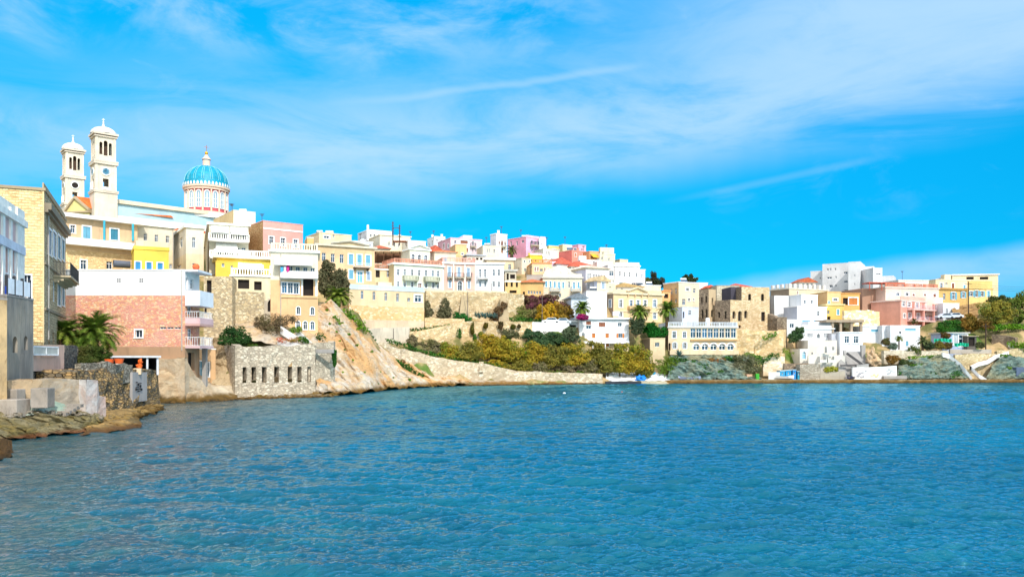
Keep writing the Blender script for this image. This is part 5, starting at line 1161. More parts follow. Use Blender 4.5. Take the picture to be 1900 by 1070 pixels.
balcony(HU, 'F', 747, 773, 519, 1.2, 'bal', .9, plaster((200, 200, 175)), plaster((200, 200, 175))); balcony(HU, 'F', 786, 812, 521, 1.2, 'bal', .9, plaster((200, 200, 175)), plaster((200, 200, 175)))
rooftop_rail(HU, 'bal', 1.0, plaster((240, 170, 140)), 'FL', .2)
HU2 = house('', 760, 798, 172.5, 30, 463, 490, D=5, wall=plaster((244, 236, 210)), cornice=.3, cover=.25, cm=TRIM, into=HU, clutter=False, gc=False, wins=[('F', 'w', 3, 766.5, 479, 790, 481, 6, 15, True)])
pediment(HU2, 'F', 761, 797, 461, 455.5, plaster((246, 238, 216)), TRIM, .35)
HU3 = house('low beige side house with brown balustrades left of the wide cream mansion', 694, 730, 171, 26, 500, 540, D=8, wall=plaster((242, 214, 170)), cornice=.25, cover=.2, clutter=False, wins=[('F', 'd', 1, 701, 508, 0, 0, 8, 13), ('F', 'pb', 1, 720, 507, 0, 0, 5, 14)])
rooftop_rail(HU3, 'bal', 1.0, plaster((225, 160, 130)), 'FL', .2); box_on(HU3, 'terrace_wall', 'F', 698, 728, 524, 532, 1.6, plaster((248, 232, 205)))
pg = thing('roof_pergola', 'dark brown timber pergola on the terrace between the orange mansion and the cream mansion', 'pergola', P(726, 484, 176))
q = MB(); wd = paint((110, 75, 50), .8, .6)
for x, yy in ((697, 176), (712, 176), (727, 176), (742, 176), (755, 176)):
    for dy in (0, 3): q = MB(); a = P(x, 486, yy) + Vector((0, dy, 0)); q.bar(a, a + Vector((0, 0, 2.2)), .18); q.build('post', wd, pg)
q = MB(); a, b = P(695, 468, 180), P(756, 468, 180); q.frame_box(a, b - a, Vector((0, .3, 0)), Vector((0, 0, -2.4))); q.build('back_wall', plaster((120, 84, 62), .4), pg)
q = MB(); a, b = P(694, 467, 176), P(758, 467, 176); q.frame_box(a + Vector((0, -.5, 0)), b - a, Vector((0, 4, 0)), Vector((0, 0, .15))); q.build('roof', paint((226, 190, 150), .9), pg)
HV = house('pink house with three iron balconies, a roof balustrade and an arched door', 821, 883, 176, 16, 489, 541, D=10, wall=plaster((250, 204, 186), .2), cornice=.35, cover=.3, cm=TRIM, clutter=False, cat='townhouse', name='townhouse',
  wins=[('F', 'sl', 3, 834, 505, 869, 507, 6, 20), ('F', 'sl', 1, 834.5, 527, 0, 0, 5, 13), ('F', 'sl', 1, 870, 528.5, 0, 0, 5, 13), ('F', 'wk', 1, 853.5, 531, 0, 0, 8, 18, True)])
for a, b in ((821.2, 823), (840.5, 842.5), (861.5, 863.5), (881, 882.8)): box_on(HV, 'pilaster', 'F', a, b, 489.5, 541, .12, TRIM)
for a, b in ((830, 840), (843, 861), (865, 875)): balcony(HV, 'F', a, b, 514.5, .9, 'iron', .95)
rooftop_rail(HV, 'bal', 1.1, plaster((246, 190, 172)), 'FLR', .1)
HW = house('plain white house with blue framed window pairs and one stone balcony', 883.6, 935, 178, 4, 490, 541, D=11, wall=plaster((246, 244, 246), .15), cornice=.4, cover=.25, cm=TRIM, clutter=False, cat='townhouse', name='townhouse',
  wins=[('F', 'wt', 2, 891, 507, 900, 507, 4.2, 15), ('F', 'wt', 2, 916, 506, 925.5, 506, 4.2, 12), ('F', 'wt', 2, 891, 527, 900.5, 527, 4.2, 10), ('F', 'wt', 2, 916, 527, 925.5, 527.5, 4.2, 10)])
balcony(HW, 'F', 886.5, 906, 517, 1.0, 'iron', 1.0, plaster((225, 220, 215)), plaster((225, 220, 215)))
sr = wallstrip('pale street parapet wall on top of the tall retaining wall', [(790, 171.8, 538.5, 542.5), (862, 173.8, 538.5, 542.5), (940, 175.4, 540, 545)], plaster((226, 210, 182), .5), .3, .04, seed=84, name='parapet_wall', cat='wall', top_rough=.03)
HX = house('low ochre house with a grey slab terrace right of the plain white house', 937, 966, 181, 2, 523, 546, D=8, wall=plaster((244, 205, 140), .3), cornice=.2, cover=.1, clutter=False, wins=[('F', 'dk', 3, 940, 527, 959, 528, 3.8, 9), ('F', 'd', 1, 952, 541, 0, 0, 13, 5)])
house('unfinished grey storey with a dark opening above the low ochre house', 937, 958, 184, 2, 503, 523, D=6, wall=plaster((214, 200, 176), .5), cornice=.4, cover=.3, cm=plaster((210, 205, 196)), clutter=False, wins=[('F', 'd', 1, 942, 513, 0, 0, 4, 12), ('F', 'd', 1, 951, 513, 0, 0, 9, 8)])
house('ochre taverna with a shaded window strip under a brown canopy', 966, 1008, 183, -4, 524, 549, D=9, wall=plaster((240, 196, 130), .4), roof='hip', rh=.9, rc=(226, 130, 80), cornice=.1, wins=[('F', 'p', 5, 981, 542, 1002, 543, 3.6, 6), ('F', 'd', 1, 972, 544, 0, 0, 4, 6)])
house('grey weathered concrete house above the ochre taverna', 977, 1008, 189, -4, 511, 530, D=7, wall=plaster((190, 182, 172), .6), cornice=.15, cover=.05, cm=GREYC)
house('beige house with a hipped white roof edge behind the plain white house', 903, 953, 192, 6, 482, 520, side=None, D=9, wall=plaster((244, 214, 176)), cornice=.5, cover=.5, cm=WH, wins=[('F', 'p', 1, 945.5, 495, 0, 0, 5, 10)], clutter=False)

# ---- second row and skyline, left part
house('cream flat roofed block alone on the skyline right of the salmon house', 592, 652, 200, 34, 432, 470, side=568, wall=plaster((248, 226, 186)), cornice=.2, cover=.1, cm=CREAML, wins=[('F', 'p', 1, 619, 438, 0, 0, 3, 5), ('F', 'w', 1, 606, 440, 0, 0, 10, 5)])
house('small low cream hut in front of the cream skyline block', 570, 582, 188, 20, 441, 470, D=6, wall=OCHRE, cornice=.15, cover=.05, clutter=False)
HSK = house('white skyline house with a tall square chimney and grey side wall', 683, 727, 205, 30, 427, 462, side=664, wall=plaster((246, 242, 232)), wall2=plaster((236, 234, 236)), cornice=.2, cover=.05, cm=WH, wins=[('F', 'p', 2, 688, 437, 695, 437, 4, 6), ('F', 'p', 1, 706, 438, 0, 0, 3, 6)], clutter=False)
adopt(slab_thing('x', 'chimney', 'chimney', 680.5, 684, 203.5, 417, 446, .6, WH), HSK)
house('low pale blue white house below the tall chimney', 656, 692, 194, 24, 448, 470, D=7, wall=plaster((228, 236, 246)), cornice=.2, cover=.1, cm=WH, wins=[('F', 'p', 3, 674, 453, 686, 455, 4, 3)])
house('long low cream house sloping right behind the two tall masts', 705, 762, 198, 28, 436, 468, D=8, wall=plaster((250, 240, 214)), cornice=.2, cover=.2, cm=CREAML, wins=[('F', 'p', 3, 722, 452, 740, 455, 3, 7)])
house('narrow white house stepping down right of the two masts', 757, 790, 196, 24, 447, 475, D=8, wall=plaster((252, 246, 232)), cornice=.2, cover=.1, cm=WH, wins=[('F', 'p', 2, 768, 458, 778, 459, 3, 6)])
house('terracotta roofed cottage behind the timber pergola', 692, 722, 183, 18, 461, 486, D=8, wall=plaster((252, 240, 214)), roof='hip', rh=.9, rc=(214, 110, 76), cornice=.15)
pq = thing('roof_pergola', 'small brown reed pergola on the roof beside the right mast', 'pergola', P(741, 454, 186)); q = MB()
for x in (730, 752):
    for dy in (0, 2): q = MB(); a = P(x, 455, 186) + Vector((0, dy, 0)); q.bar(a, a + Vector((0, 0, 1.1)), .12); q.build('post', wd, pq)
q = MB(); a, b = P(729, 447.5, 186), P(753, 447.5, 186); q.frame_box(a, b - a, Vector((0, 2.4, 0)), Vector((0, 0, .15))); q.build('roof', paint((176, 96, 66)), pq)
ms = thing('antenna_mast', 'twin brown lattice masts joined by a crossbar on the hill skyline', 'mast', P(735, 452, 184)); a, b = P(729, 455, 184), P(741.5, 455, 184)
for o, yt in ((a, 411), (b, 417)):
    q = MB(); t_ = Z(yt, 184) - o.z; q.bar(o, o + Vector((0, 0, t_)), .22)
    for k in range(5): q.bar(o + Vector((-.45, 0, t_ * (.45 + .12 * k))), o + Vector((.45, 0, t_ * (.45 + .12 * k))), .06)
    q.build('mast_pole', paint((96, 60, 50), .7, .6), ms)
q = MB(); z_ = Z(423, 184); q.bar((a.x, a.y, z_), (b.x, b.y, z_), .12); q.build('crossbar', paint((96, 60, 50), .7, .6), ms)

HPK = [
 ('white cube house on the skyline left of the long pink house', dict(px1=806, px2=826, Y=222, yaw=24, top=439, bot=462, side=793, wall=WH, cornice=.15, cover=.05, cm=WH, wins=[('F', 'p', 2, 811, 446, 819, 447, 3, 4)])),
 ('long pale pink house with a red loggia on the skyline', dict(px1=836, px2=894, Y=212, yaw=26, top=442, bot=478, side=812, wall=plaster((252, 226, 232)), wall2=plaster((246, 190, 200)), cornice=.2, cover=.1, cm=plaster((250, 210, 220)), wins=[('F', 'sr', 1, 861, 449, 0, 0, 14, 6), ('F', 'p', 1, 845, 449, 0, 0, 4, 6), ('F', 'pl', 1, 877.5, 451, 0, 0, 4, 8), ('F', 'sr', 1, 867, 464, 0, 0, 3, 8), ('F', 'sr', 1, 894 - 6, 464, 0, 0, 3, 8), ('F', 'p', 2, 877, 464, 883, 464, 2.4, 7)])),
 ('small white hut on top of the long pale pink house', dict(px1=860, px2=876, Y=219, yaw=20, top=437, bot=450, D=5, wall=WH, cornice=.1, cover=.05, cm=WH)),
 ('apricot orange block in front of the long pale pink house', dict(px1=845, px2=866, Y=203, yaw=16, top=454, bot=480, D=7, wall=plaster((250, 206, 150)), cornice=.15, cover=.05, cm=OCHRE, wins=[('F', 'w', 1, 858, 471, 0, 0, 4, 4)])),
 ('pink gabled house with a small red roof behind the cream mansion', dict(px1=792, px2=822, Y=188, yaw=24, top=467, bot=490, D=8, wall=plaster((250, 222, 204)), roof='gable', rh=1.6, rc=(214, 108, 80), cornice=.1, wins=[('F', 'p', 1, 817, 461 + 12, 0, 0, 3, 5)])),
 ('low house with an orange tiled verge behind the pink balcony house', dict(px1=806, px2=846, Y=186, yaw=18, top=467, bot=488, D=7, wall=plaster((250, 226, 200)), roof='hip', rh=.7, rc=(232, 140, 90), cornice=.1)),
 ('white house with a grey awning strip right of the apricot block', dict(px1=866, px2=900, Y=198, yaw=12, top=474, bot=492, D=7, wall=plaster((252, 240, 226)), cornice=.3, cover=.4, cm=plaster((190, 196, 206)), wins=[('F', 'dk', 4, 871, 480, 893, 480, 4.5, 4)])),
 ('cream house with an arched window below the tall white house', dict(px1=896, px2=930, Y=204, yaw=14, top=456, bot=484, D=8, wall=plaster((250, 236, 206)), cornice=.15, cover=.1, cm=CREAML, wins=[('F', 'pt', 2, 904.5, 465, 908, 465, 2.4, 7), ('F', 'p', 1, 917, 466, 0, 0, 3, 7, True)])),
 ('tall white house with brown shutters and a small balcony on the skyline', dict(px1=921, px2=941, Y=214, yaw=36, top=434, bot=480, side=910, wall=WH, wall2=plaster((224, 228, 236)), cornice=.2, cover=.1, cm=WH, wins=[('F', 'sr', 1, 926, 449.5, 0, 0, 2.4, 6), ('F', 'sr', 1, 931.5, 451, 0, 0, 3.6, 9), ('F', 'sr', 1, 937, 450, 0, 0, 2.2, 6), ('F', 'sr', 1, 926, 463.5, 0, 0, 2.4, 6), ('F', 'sr', 1, 931.5, 465, 0, 0, 3.6, 9)])),
 ('large pink house with dark windows at the top of the hill', dict(px1=976, px2=1001, Y=226, yaw=44, top=440, bot=482, side=942, wall=plaster((244, 196, 222)), wall2=plaster((244, 170, 190)), cornice=.2, cover=.08, cm=plaster((250, 190, 205)), wins=[('F', 'p', 2, 987, 449, 994, 451, 4, 6), ('F', 'p', 2, 987, 463, 995, 464, 2.6, 8), ('L', 'p', 2, 948, 452, 959, 451, 3, 8), ('L', 'p', 1, 970, 448, 0, 0, 5, 5)])),
 ('narrow white house touching the right side of the large pink house', dict(px1=1001, px2=1013, Y=228, yaw=20, top=443, bot=470, D=8, wall=plaster((250, 248, 252)), cornice=.15, cover=.05, cm=WH, wins=[('F', 'p', 1, 1005, 452, 0, 0, 2.4, 3)])),
 ('cream corner house with round dark green shutters below the hill palm', dict(px1=968, px2=985, Y=204, yaw=34, top=479, bot=508, side=954, wall=plaster((250, 236, 204)), wall2=plaster((246, 232, 210)), cornice=.15, cover=.1, cm=CREAML, wins=[('F', 'sg', 1, 973, 485, 0, 0, 2.4, 4), ('F', 'sg', 1, 974, 500, 0, 0, 2.6, 6), ('F', 'sg', 1, 983 - .5, 501, 0, 0, 2.4, 6), ('L', 'p', 1, 962, 499, 0, 0, 2.4, 4), ('F', 'sg', 1, 982, 485, 0, 0, 2, 4)])),
 ('canary yellow house with a red roof strip below the large pink house', dict(px1=983, px2=1006, Y=210, yaw=12, top=474, bot=492, D=8, wall=plaster((250, 222, 80), .2), cornice=.2, cover=.1, cm=plaster((250, 225, 110)), wins=[('F', 'dk', 3, 986, 483, 1002, 484, 2, 2.5)])),
 ('orange brown house with brown windows and a row of orange railings', dict(px1=987, px2=1024, Y=198, yaw=8, top=489, bot=512, D=8, wall=plaster((248, 212, 166)), cornice=.2, cover=.1, cm=plaster((240, 160, 110)), wins=[('F', 'sr', 2, 993, 499, 998, 499, 2.4, 8), ('F', 'sr', 2, 1011, 500, 1017, 500.5, 2.6, 7), ('F', 'p', 1, 1004.5, 501, 0, 0, 5, 5)])),
 ('small white house right of the canary yellow house', dict(px1=1007, px2=1034, Y=212, yaw=14, top=476, bot=494, D=8, wall=plaster((250, 246, 240)), cornice=.2, cover=.1, cm=WH, wins=[('F', 'sr', 1, 1013, 482, 0, 0, 2.5, 4), ('F', 'p', 1, 1026, 482, 0, 0, 9, 4)])),
 ('white house with four small dark windows below the lemon terrace', dict(px1=1008, px2=1038, Y=220, yaw=20, top=462, bot=482, D=8, wall=plaster((252, 242, 224)), cornice=.2, cover=.1, cm=CREAML, wins=[('F', 'p', 4, 1014, 469, 1027, 469.5, 2, 5)])),
 ('lemon yellow roof house on the skyline right of the pink house', dict(px1=1018, px2=1038, Y=232, yaw=24, top=456, bot=470, D=8, wall=plaster((248, 226, 150)), cornice=.15, cover=.05, cm=CREAML)),
 ('cream skyline house with a white chimney left of the pink cube', dict(px1=1044, px2=1062, Y=230, yaw=30, top=454, bot=472, side=1037, wall=plaster((250, 236, 196)), wall2=plaster((230, 206, 150)), cornice=.15, cover=.05, cm=WH)),
 ('pink cube house on the skyline with a white corner', dict(px1=1073, px2=1087, Y=226, yaw=36, top=454, bot=472, side=1061, wall=plaster((250, 206, 226)), wall2=plaster((246, 180, 200)), cornice=.15, cover=.05, cm=plaster((250, 215, 230)), wins=[('F', 'p', 1, 1080, 463, 0, 0, 3, 3)])),
 ('coral red house with yellow shutters and a shaded left side', dict(px1=1061, px2=1096, Y=212, yaw=38, top=464.5, bot=488, side=1037, wall=plaster((246, 160, 140), .2), wall2=plaster((236, 130, 118), .2), cornice=.15, cover=.05, cm=plaster((250, 176, 156)), wins=[('F', 'so', 2, 1068, 473, 1082, 474.5, 2.6, 7)])),  # left wall a darker coral, shade painted on
 ('orange house with a bright yellow awning beside the coral red house', dict(px1=1094, px2=1112, Y=211, yaw=24, top=467, bot=490, D=7, wall=plaster((246, 180, 130)), cornice=.2, cover=.1, cm=plaster((246, 186, 140)), wins=[('F', 'd', 1, 1101, 477, 0, 0, 9, 4)])),
 ('cream three storey house under the roof tanks on the right slope', dict(px1=1113, px2=1141, Y=210, yaw=22, top=471, bot=494, side=1107, wall=plaster((250, 236, 202)), cornice=.2, cover=.1, cm=CREAML, wins=[('F', 'p', 1, 1117, 479, 0, 0, 3, 5), ('F', 'p', 1, 1130, 481, 0, 0, 3, 5)])),
 ('plain cream cube house last on the right slope', dict(px1=1150, px2=1165, Y=214, yaw=28, top=481.5, bot=497, side=1141, wall=plaster((250, 232, 188)), wall2=plaster((240, 216, 170)), cornice=.12, cover=.05, cm=CREAML, wins=[('F', 'p', 1, 1155, 488, 0, 0, 2.4, 4)])),
 ('white terrace house with a blue tank below the coral red house', dict(px1=1077, px2=1112, Y=203, yaw=14, top=483, bot=497, D=7, wall=plaster((248, 246, 240)), cornice=.2, cover=.1, cm=WH, wins=[('F', 'p', 1, 1102, 487, 0, 0, 4, 4)])),
 ('white house with a row of small holes below the cream three storey house', dict(px1=1108, px2=1136, Y=201, yaw=14, top=486, bot=500, D=7, wall=plaster((252, 246, 232)), cornice=.15, cover=.05, cm=WH, wins=[('F', 'd', 6, 1116, 492.4, 1128, 492.6, 1, 1.4)])),
 ('lilac and white gabled house with a red tiled roof in the hill centre', dict(px1=1033, px2=1062, Y=200, yaw=20, top=491, bot=512, D=12, wall=plaster((244, 242, 248)), roof='hip', rh=1.9, rc=(222, 100, 76), cornice=.3, wins=[('F', 'p', 1, 1040, 498, 0, 0, 3.5, 8), ('F', 'p', 2, 1051, 496, 1057, 496, 2.5, 6)])),
 ('red tiled roof house in front of the white terrace house', dict(px1=1060, px2=1108, Y=197, yaw=24, top=495, bot=508, D=9, wall=plaster((250, 240, 230)), roof='hip', rh=1.8, rc=(226, 104, 72), cornice=.2)),
 ('small lilac house between the brown windowed house and the gabled house', dict(px1=1020, px2=1034, Y=201, yaw=12, top=486, bot=508, D=7, wall=plaster((230, 208, 232)), cornice=.15, cover=.05, cm=WH)),
 ('large white and blue neoclassical house with a wide glazed bay and long grey side', dict(px1=1087, px2=1129, Y=190, yaw=24, top=499, bot=540, side=None, D=14, wall=plaster((248, 242, 246)), wall2=plaster((226, 224, 240)), roof='hip', rh=.9, rc=(240, 214, 190), cornice=.4, over=.5, cm=plaster((250, 240, 215)), cat='mansion', name='mansion', wins=[('F', 'wl', 2, 1091, 513, 1095, 513, 3, 11), ('F', 'pl', 4, 1102, 514, 1116, 515, 3.6, 10), ('F', 'wl', 1, 1122, 515, 0, 0, 3, 9)])),
 ('grey lilac long wing of the white and blue neoclassical house', dict(px1=1012, px2=1086, Y=196, yaw=-14, top=512, bot=535, D=8, wall=plaster((222, 220, 234)), roof='gable', rh=2.6, rc=(236, 226, 210), cornice=.2, wins=[('F', 'p', 2, 1061, 509 + 7, 1074, 508 + 6, 3, 4)])),
 ('cream mansion with eight sky blue shuttered windows above the bougainvillea', dict(px1=1007, px2=1080, Y=184, yaw=3, top=516, bot=560, D=9, wall=plaster((250, 232, 204)), cornice=.3, cover=.3, cm=plaster((225, 215, 200)), cat='mansion', name='mansion', wins=[('F', 'sb', 5, 1013.5, 527, 1045, 529, 3.4, 11), ('F', 'pl', 1, 1056, 528, 0, 0, 3.4, 11, True), ('F', 'sb', 1, 1065, 529, 0, 0, 3.4, 12, True), ('F', 'sb', 1, 1073.5, 529, 0, 0, 3.2, 11), ('F', 'p', 1, 1039, 548, 0, 0, 4, 7), ('F', 'p', 1, 1074, 551, 0, 0, 3, 5)])),
 ('long white house with a roof balustrade and four dark windows on the right slope', dict(px1=1141, px2=1187, Y=196, yaw=10, top=494, bot=525, D=9, wall=plaster((252, 244, 244)), cornice=.3, cover=.2, cm=TRIM, wins=[('F', 'pk', 2, 1150, 508, 1159, 509, 3.2, 9), ('F', 'w', 1, 1168, 509, 0, 0, 3, 9), ('F', 'wk', 1, 1181, 510, 0, 0, 3.2, 8)])),
 ('narrow white end house closing the right slope row', dict(px1=1187, px2=1197, Y=199, yaw=8, top=501, bot=524, D=8, wall=plaster((250, 248, 248)), cornice=.2, cover=.1, cm=WH, wins=[('F', 'w', 1, 1191, 512, 0, 0, 2.4, 8)])),
 ('white house with a dark red enclosed balcony left of the long white house', dict(px1=1128, px2=1141, Y=196, yaw=10, top=492, bot=520, D=8, wall=plaster((250, 244, 240)), cornice=.2, cover=.1, cm=WH, wins=[('F', 'pk', 1, 1134.5, 507, 0, 0, 8, 9)])),
 ('pale yellow house with light blue windows below the dark red balcony', dict(px1=1127, px2=1142, Y=189, yaw=8, top=518, bot=545, D=8, wall=plaster((250, 236, 196)), cornice=.15, cover=.1, cm=CREAML, wins=[('F', 'wl', 2, 1132, 522, 1137.5, 522, 2.6, 7), ('F', 'p', 1, 1132, 533, 0, 0, 4, 3)])),
 ('small cream house with a pediment and one tall grey shuttered window', dict(px1=1108, px2=1129, Y=184, yaw=30, top=521.5, bot=545, side=1088, wall=plaster((250, 222, 192)), wall2=plaster((216, 224, 246)), roof='gable', rh=1.2, rc=(224, 196, 150), cornice=.15, wins=[('F', 'sl', 1, 1119, 530, 0, 0, 6, 12), ('L', 'pl', 1, 1092, 531, 0, 0, 3, 9), ('L', 'pl', 1, 1100, 530, 0, 0, 3.5, 11)])),
 ('blank white cube house below the small cream house with a pediment', dict(px1=1088, px2=1126, Y=178, yaw=4, top=540, bot=572, D=6, wall=plaster((250, 248, 252), .1), cornice=.15, cover=.08, cm=plaster((235, 225, 215)))),
 ('low grey blue chapel like hut behind the palm with a dark gable', dict(px1=1060, px2=1088, Y=176, yaw=10, top=553, bot=575, D=7, wall=plaster((226, 234, 246)), roof='gable', rh=1.1, rc=(130, 140, 150), cornice=.1)),
]
for lb, kw in HPK:
    kw.setdefault('clutter', kw.get('cornice', 1) != .3); kw.setdefault('auto', 0 if 'blank' in lb or 'hut' in lb or 'neoclassical' in lb else .75); H_ = house(lb, **kw)
    if 'eight sky blue' in lb:
        balcony(H_, 'F', 1020, 1039, 540, .9, 'iron', 1.0, paint((90, 160, 205))); balcony(H_, 'F', 1059, 1077, 540, .9, 'iron', 1.0, paint((90, 160, 205))); rooftop_rail(H_, 'solid', .7, CREAML, 'FR', .1, name='parapet')
    if 'long white house with a roof' in lb: rooftop_rail(H_, 'solid', .7, WH, 'F', .1, name='parapet')
    if 'bright yellow awning' in lb: awning(H_, 'F', 1095, 1106, 471, 476, 1.5, paint((250, 180, 50)))
    if 'tall white house with brown' in lb: balcony(H_, 'F', 926, 937, 457, .9, 'iron', .9)
    if 'large pink house' in lb: balcony(H_, 'F', 984, 999, 455, .9, 'iron', .9); rooftop_rail(H_, 'solid', .5, plaster((246, 206, 224)), 'F', .1, name='parapet')
    if 'orange brown house' in lb: rooftop_rail(H_, 'bal', .9, plaster((240, 160, 110)), 'F', .1)
    if 'long pale pink' in lb: balcony(H_, 'F', 872, 882, 457, .8, 'iron', .8)

# beige neoclassical mansion
HG = house('large beige neoclassical mansion with a pediment, shaded long left side and pale windows', 1138, 1229, 181, 24, 545, 596, side=1097, wall=plaster((246, 214, 168), .25), wall2=plaster((180, 160, 136), .4), cornice=.4, cover=.4, cm=plaster((250, 228, 190)), cat='mansion', name='mansion', clutter=False,  # side plaster darkened: the left face's shade is in the colour
  wins=[('F', 'wl', 1, 1152, 563, 0, 0, 6, 14), ('F', 'wl', 3, 1171, 563, 1197, 563, 6, 12), ('F', 'wl', 1, 1215, 563, 0, 0, 6, 14), ('F', 'wl', 1, 1152, 583, 0, 0, 6, 9), ('F', 'wl', 1, 1215, 586, 0, 0, 6, 12), ('L', 'sl', 3, 1104, 566, 1132, 563, 4.5, 14)])
pediment(HG, 'F', 1162, 1201, 542, 535, plaster((246, 214, 168)), plaster((250, 228, 190)), .4); rooftop_rail(HG, 'solid', .7, plaster((250, 222, 180)), 'FR', .15, name='parapet'); box_on(HG, 'string_course', 'F', 1138.5, 1228, 575.5, 577.5, .15, plaster((250, 225, 188)))
for x in (1164, 1177, 1189, 1201): box_on(HG, 'bracket', 'F', x, x + 1.6, 545, 550, .4, plaster((225, 190, 145)))
balcony(HG, 'F', 1164, 1205, 572, 1.1, 'solid', .5, plaster((238, 200, 150)), plaster((225, 190, 145)))
house('white upper house with an ochre tiled hip roof behind the beige mansion', 1140, 1192, 190, 10, 533, 550, D=10, wall=plaster((250, 244, 240)), roof='hip', rh=1.3, rc=(196, 160, 96), cornice=.2, wins=[('F', 'pt', 2, 1144, 537, 1154, 537, 3.6, 7)])
house('cream parapet house with pink panels right of the ochre hip roof', 1190, 1226, 192, 8, 530, 552, D=9, wall=plaster((250, 232, 208)), cornice=.2, cover=.1, cm=WH)
house('orange cottage with an awning between the beige mansion and the tall cream house', 1229, 1244, 196, 10, 540, 585, D=8, wall=plaster((246, 190, 130)), cornice=.25, cover=.2, cm=plaster((240, 170, 110)), wins=[('F', 'dk', 1, 1236, 549, 0, 0, 8, 8)])

# ---- vegetation, middle
OLIVE = leafm((130, 128, 92), (100, 104, 72), (160, 146, 112), .75); GOLD = leafm((166, 150, 44), (112, 138, 50), (190, 130, 44), 1.0, .16); GOLD2 = leafm((146, 138, 56), (112, 118, 54), (168, 138, 54), .9, .22)
tree('tall grey green tree standing between the orange corner house and the mansion', 612, 560, 143, [(606, 505, 15, 20), (622, 520, 16, 20), (634, 512, 10, 16), (606, 535, 16, 20), (625, 545, 18, 14), (598, 518, 10, 20), (606, 490, 7, 10), (642, 530, 7, 12)], OLIVE, .28, 9000, .36, shell=.5)
palm('date palm under the grey green tree at the cliff top', 628, 568, 553, 136, 27, PG, 56, 20, 3, trunk=.35)
bush('small yellow green shrub left of the cliff top palm', [(612, 560, 134, 7, 6)], GRN, 500, .2, seed=21)
palm('date palm on the hill in front of the large pink house', 949, 476, 466, 200, 13, leafm((90, 110, 50), (120, 130, 60), None, .7), 34, 12, 4, trunk=.35)
palm('date palm beside the bougainvillea, left of the beige mansion', 1080, 590, 574, 172, 20, PG, 50, 16, 5, trunk=.4)
palm('date palm in front of the beige mansion, leftmost of the garden pair', 1187, 606, 582, 172.5, 22, PG, 50, 16, 6, trunk=.4)
palm('date palm in front of the cream house corner, right one of the garden pair', 1238, 604, 577, 173.5, 23, PG, 52, 16, 7, trunk=.4)
BOUG = leafm((132, 62, 92), (104, 84, 60), (112, 104, 56), .85, .5)
bush('wide purple bougainvillea hedge below the cream mansion', [(985, 556, 180, 14, 8), (1002, 560, 179, 16, 10), (1020, 557, 178.5, 16, 9), (1040, 566, 178, 14, 7), (985, 568, 178, 10, 8), (1052, 572, 177.5, 10, 5)], BOUG, 7000, .38, 'bougainvillea')
bush('small round magenta bougainvillea beside the white house roof', [(1080, 588, 170, 11, 6)], leafm((190, 40, 120), (150, 40, 100), None, .85), 900, .3, 'bougainvillea', seed=3)
tree('golden yellow tree left of the date palm above the white wall', 1015, 597, 174, [(1010, 576, 13, 12), (1024, 572, 12, 12), (1002, 586, 9, 9), (1020, 586, 14, 9)], leafm((226, 170, 40), (196, 160, 40), (160, 150, 50), .9), .2, 3200, .36)
tree('golden brown tree between the yellow tree and the date palm', 1048, 597, 174.5, [(1044, 578, 13, 13), (1056, 582, 10, 10), (1040, 588, 12, 8)], leafm((176, 140, 50), (150, 110, 46), (120, 120, 50), .85), .2, 2600, .36)
bush('green and brown rock garden slope under the bougainvillea', [(960, 575, 178, 12, 8), (975, 582, 177, 14, 8), (990, 580, 177, 12, 9), (965, 588, 176, 16, 5)], leafm((130, 150, 70), (170, 150, 100), (90, 110, 50), .8), 2600, .36, seed=8)
bush('dry red brown creeper at the right end of the tall retaining wall', [(925, 580, 171.4, 10, 12), (935, 570, 172, 6, 10), (918, 590, 171, 10, 6)], leafm((140, 100, 74), (120, 90, 60), (110, 110, 60), .8), 2400, .3, seed=9)
bush('grey brown tree like shrub against the tall retaining wall', [(824, 568, 169.8, 9, 14), (830, 580, 169.6, 9, 10), (818, 582, 169.5, 9, 9)], OLIVE, 2400, .32, seed=10)
bush('grey shrub at the corner of the long beige annex', [(793, 570, 168, 6, 14), (797, 580, 168, 8, 8)], OLIVE, 1300, .3, seed=11)
bush('dark green bush at the left foot of the tall retaining wall', [(856, 588, 169.5, 11, 7), (846, 586, 169.5, 6, 9), (868, 592, 169.5, 8, 4)], leafm((36, 110, 44), (50, 130, 50), None, .8), 1600, .32, seed=12)
agave('row of blue grey agaves on the path wall below the plain white house', [(884 + i * 5.5, 588 + (i % 2) * 2 + i * .3, 170 + (i % 3) * .6) for i in range(9)], 1.5, 26)
tree('grey green olive tree above the golden trees, left of the dark hedge', 950, 650, 168, [(945, 620, 14, 10), (958, 628, 14, 12), (940, 632, 10, 9)], leafm((128, 128, 92), (104, 108, 70), None, .8), .18, 2600, .36)
bush('dark blue green shrub mass below the white wall', [(990, 622, 167, 18, 9), (1010, 626, 167, 20, 10), (1032, 630, 167.5, 18, 10), (1000, 636, 166, 26, 9), (980, 616, 168, 8, 6), (1045, 636, 168, 12, 8)], leafm((64, 96, 60), (90, 116, 70), (48, 76, 50), .8), 8000, .38, seed=13)
tree('grey olive tree beside the white house left wall', 1062, 650, 168.5, [(1056, 616, 12, 12), (1066, 624, 11, 13), (1050, 622, 9, 8)], leafm((110, 124, 90), (86, 104, 74), None, .8), .18, 2400, .36)
strip('bright green grass between the dark shrubs', [(1028, 617, 168), (1046, 620, 168.5)], GRN, 3, 50, .3, seed=31)
strip('bright green grass clearing between the golden trees', [(968, 648, 161), (976, 660, 160)], GRN, 4, 50, .3, seed=32)
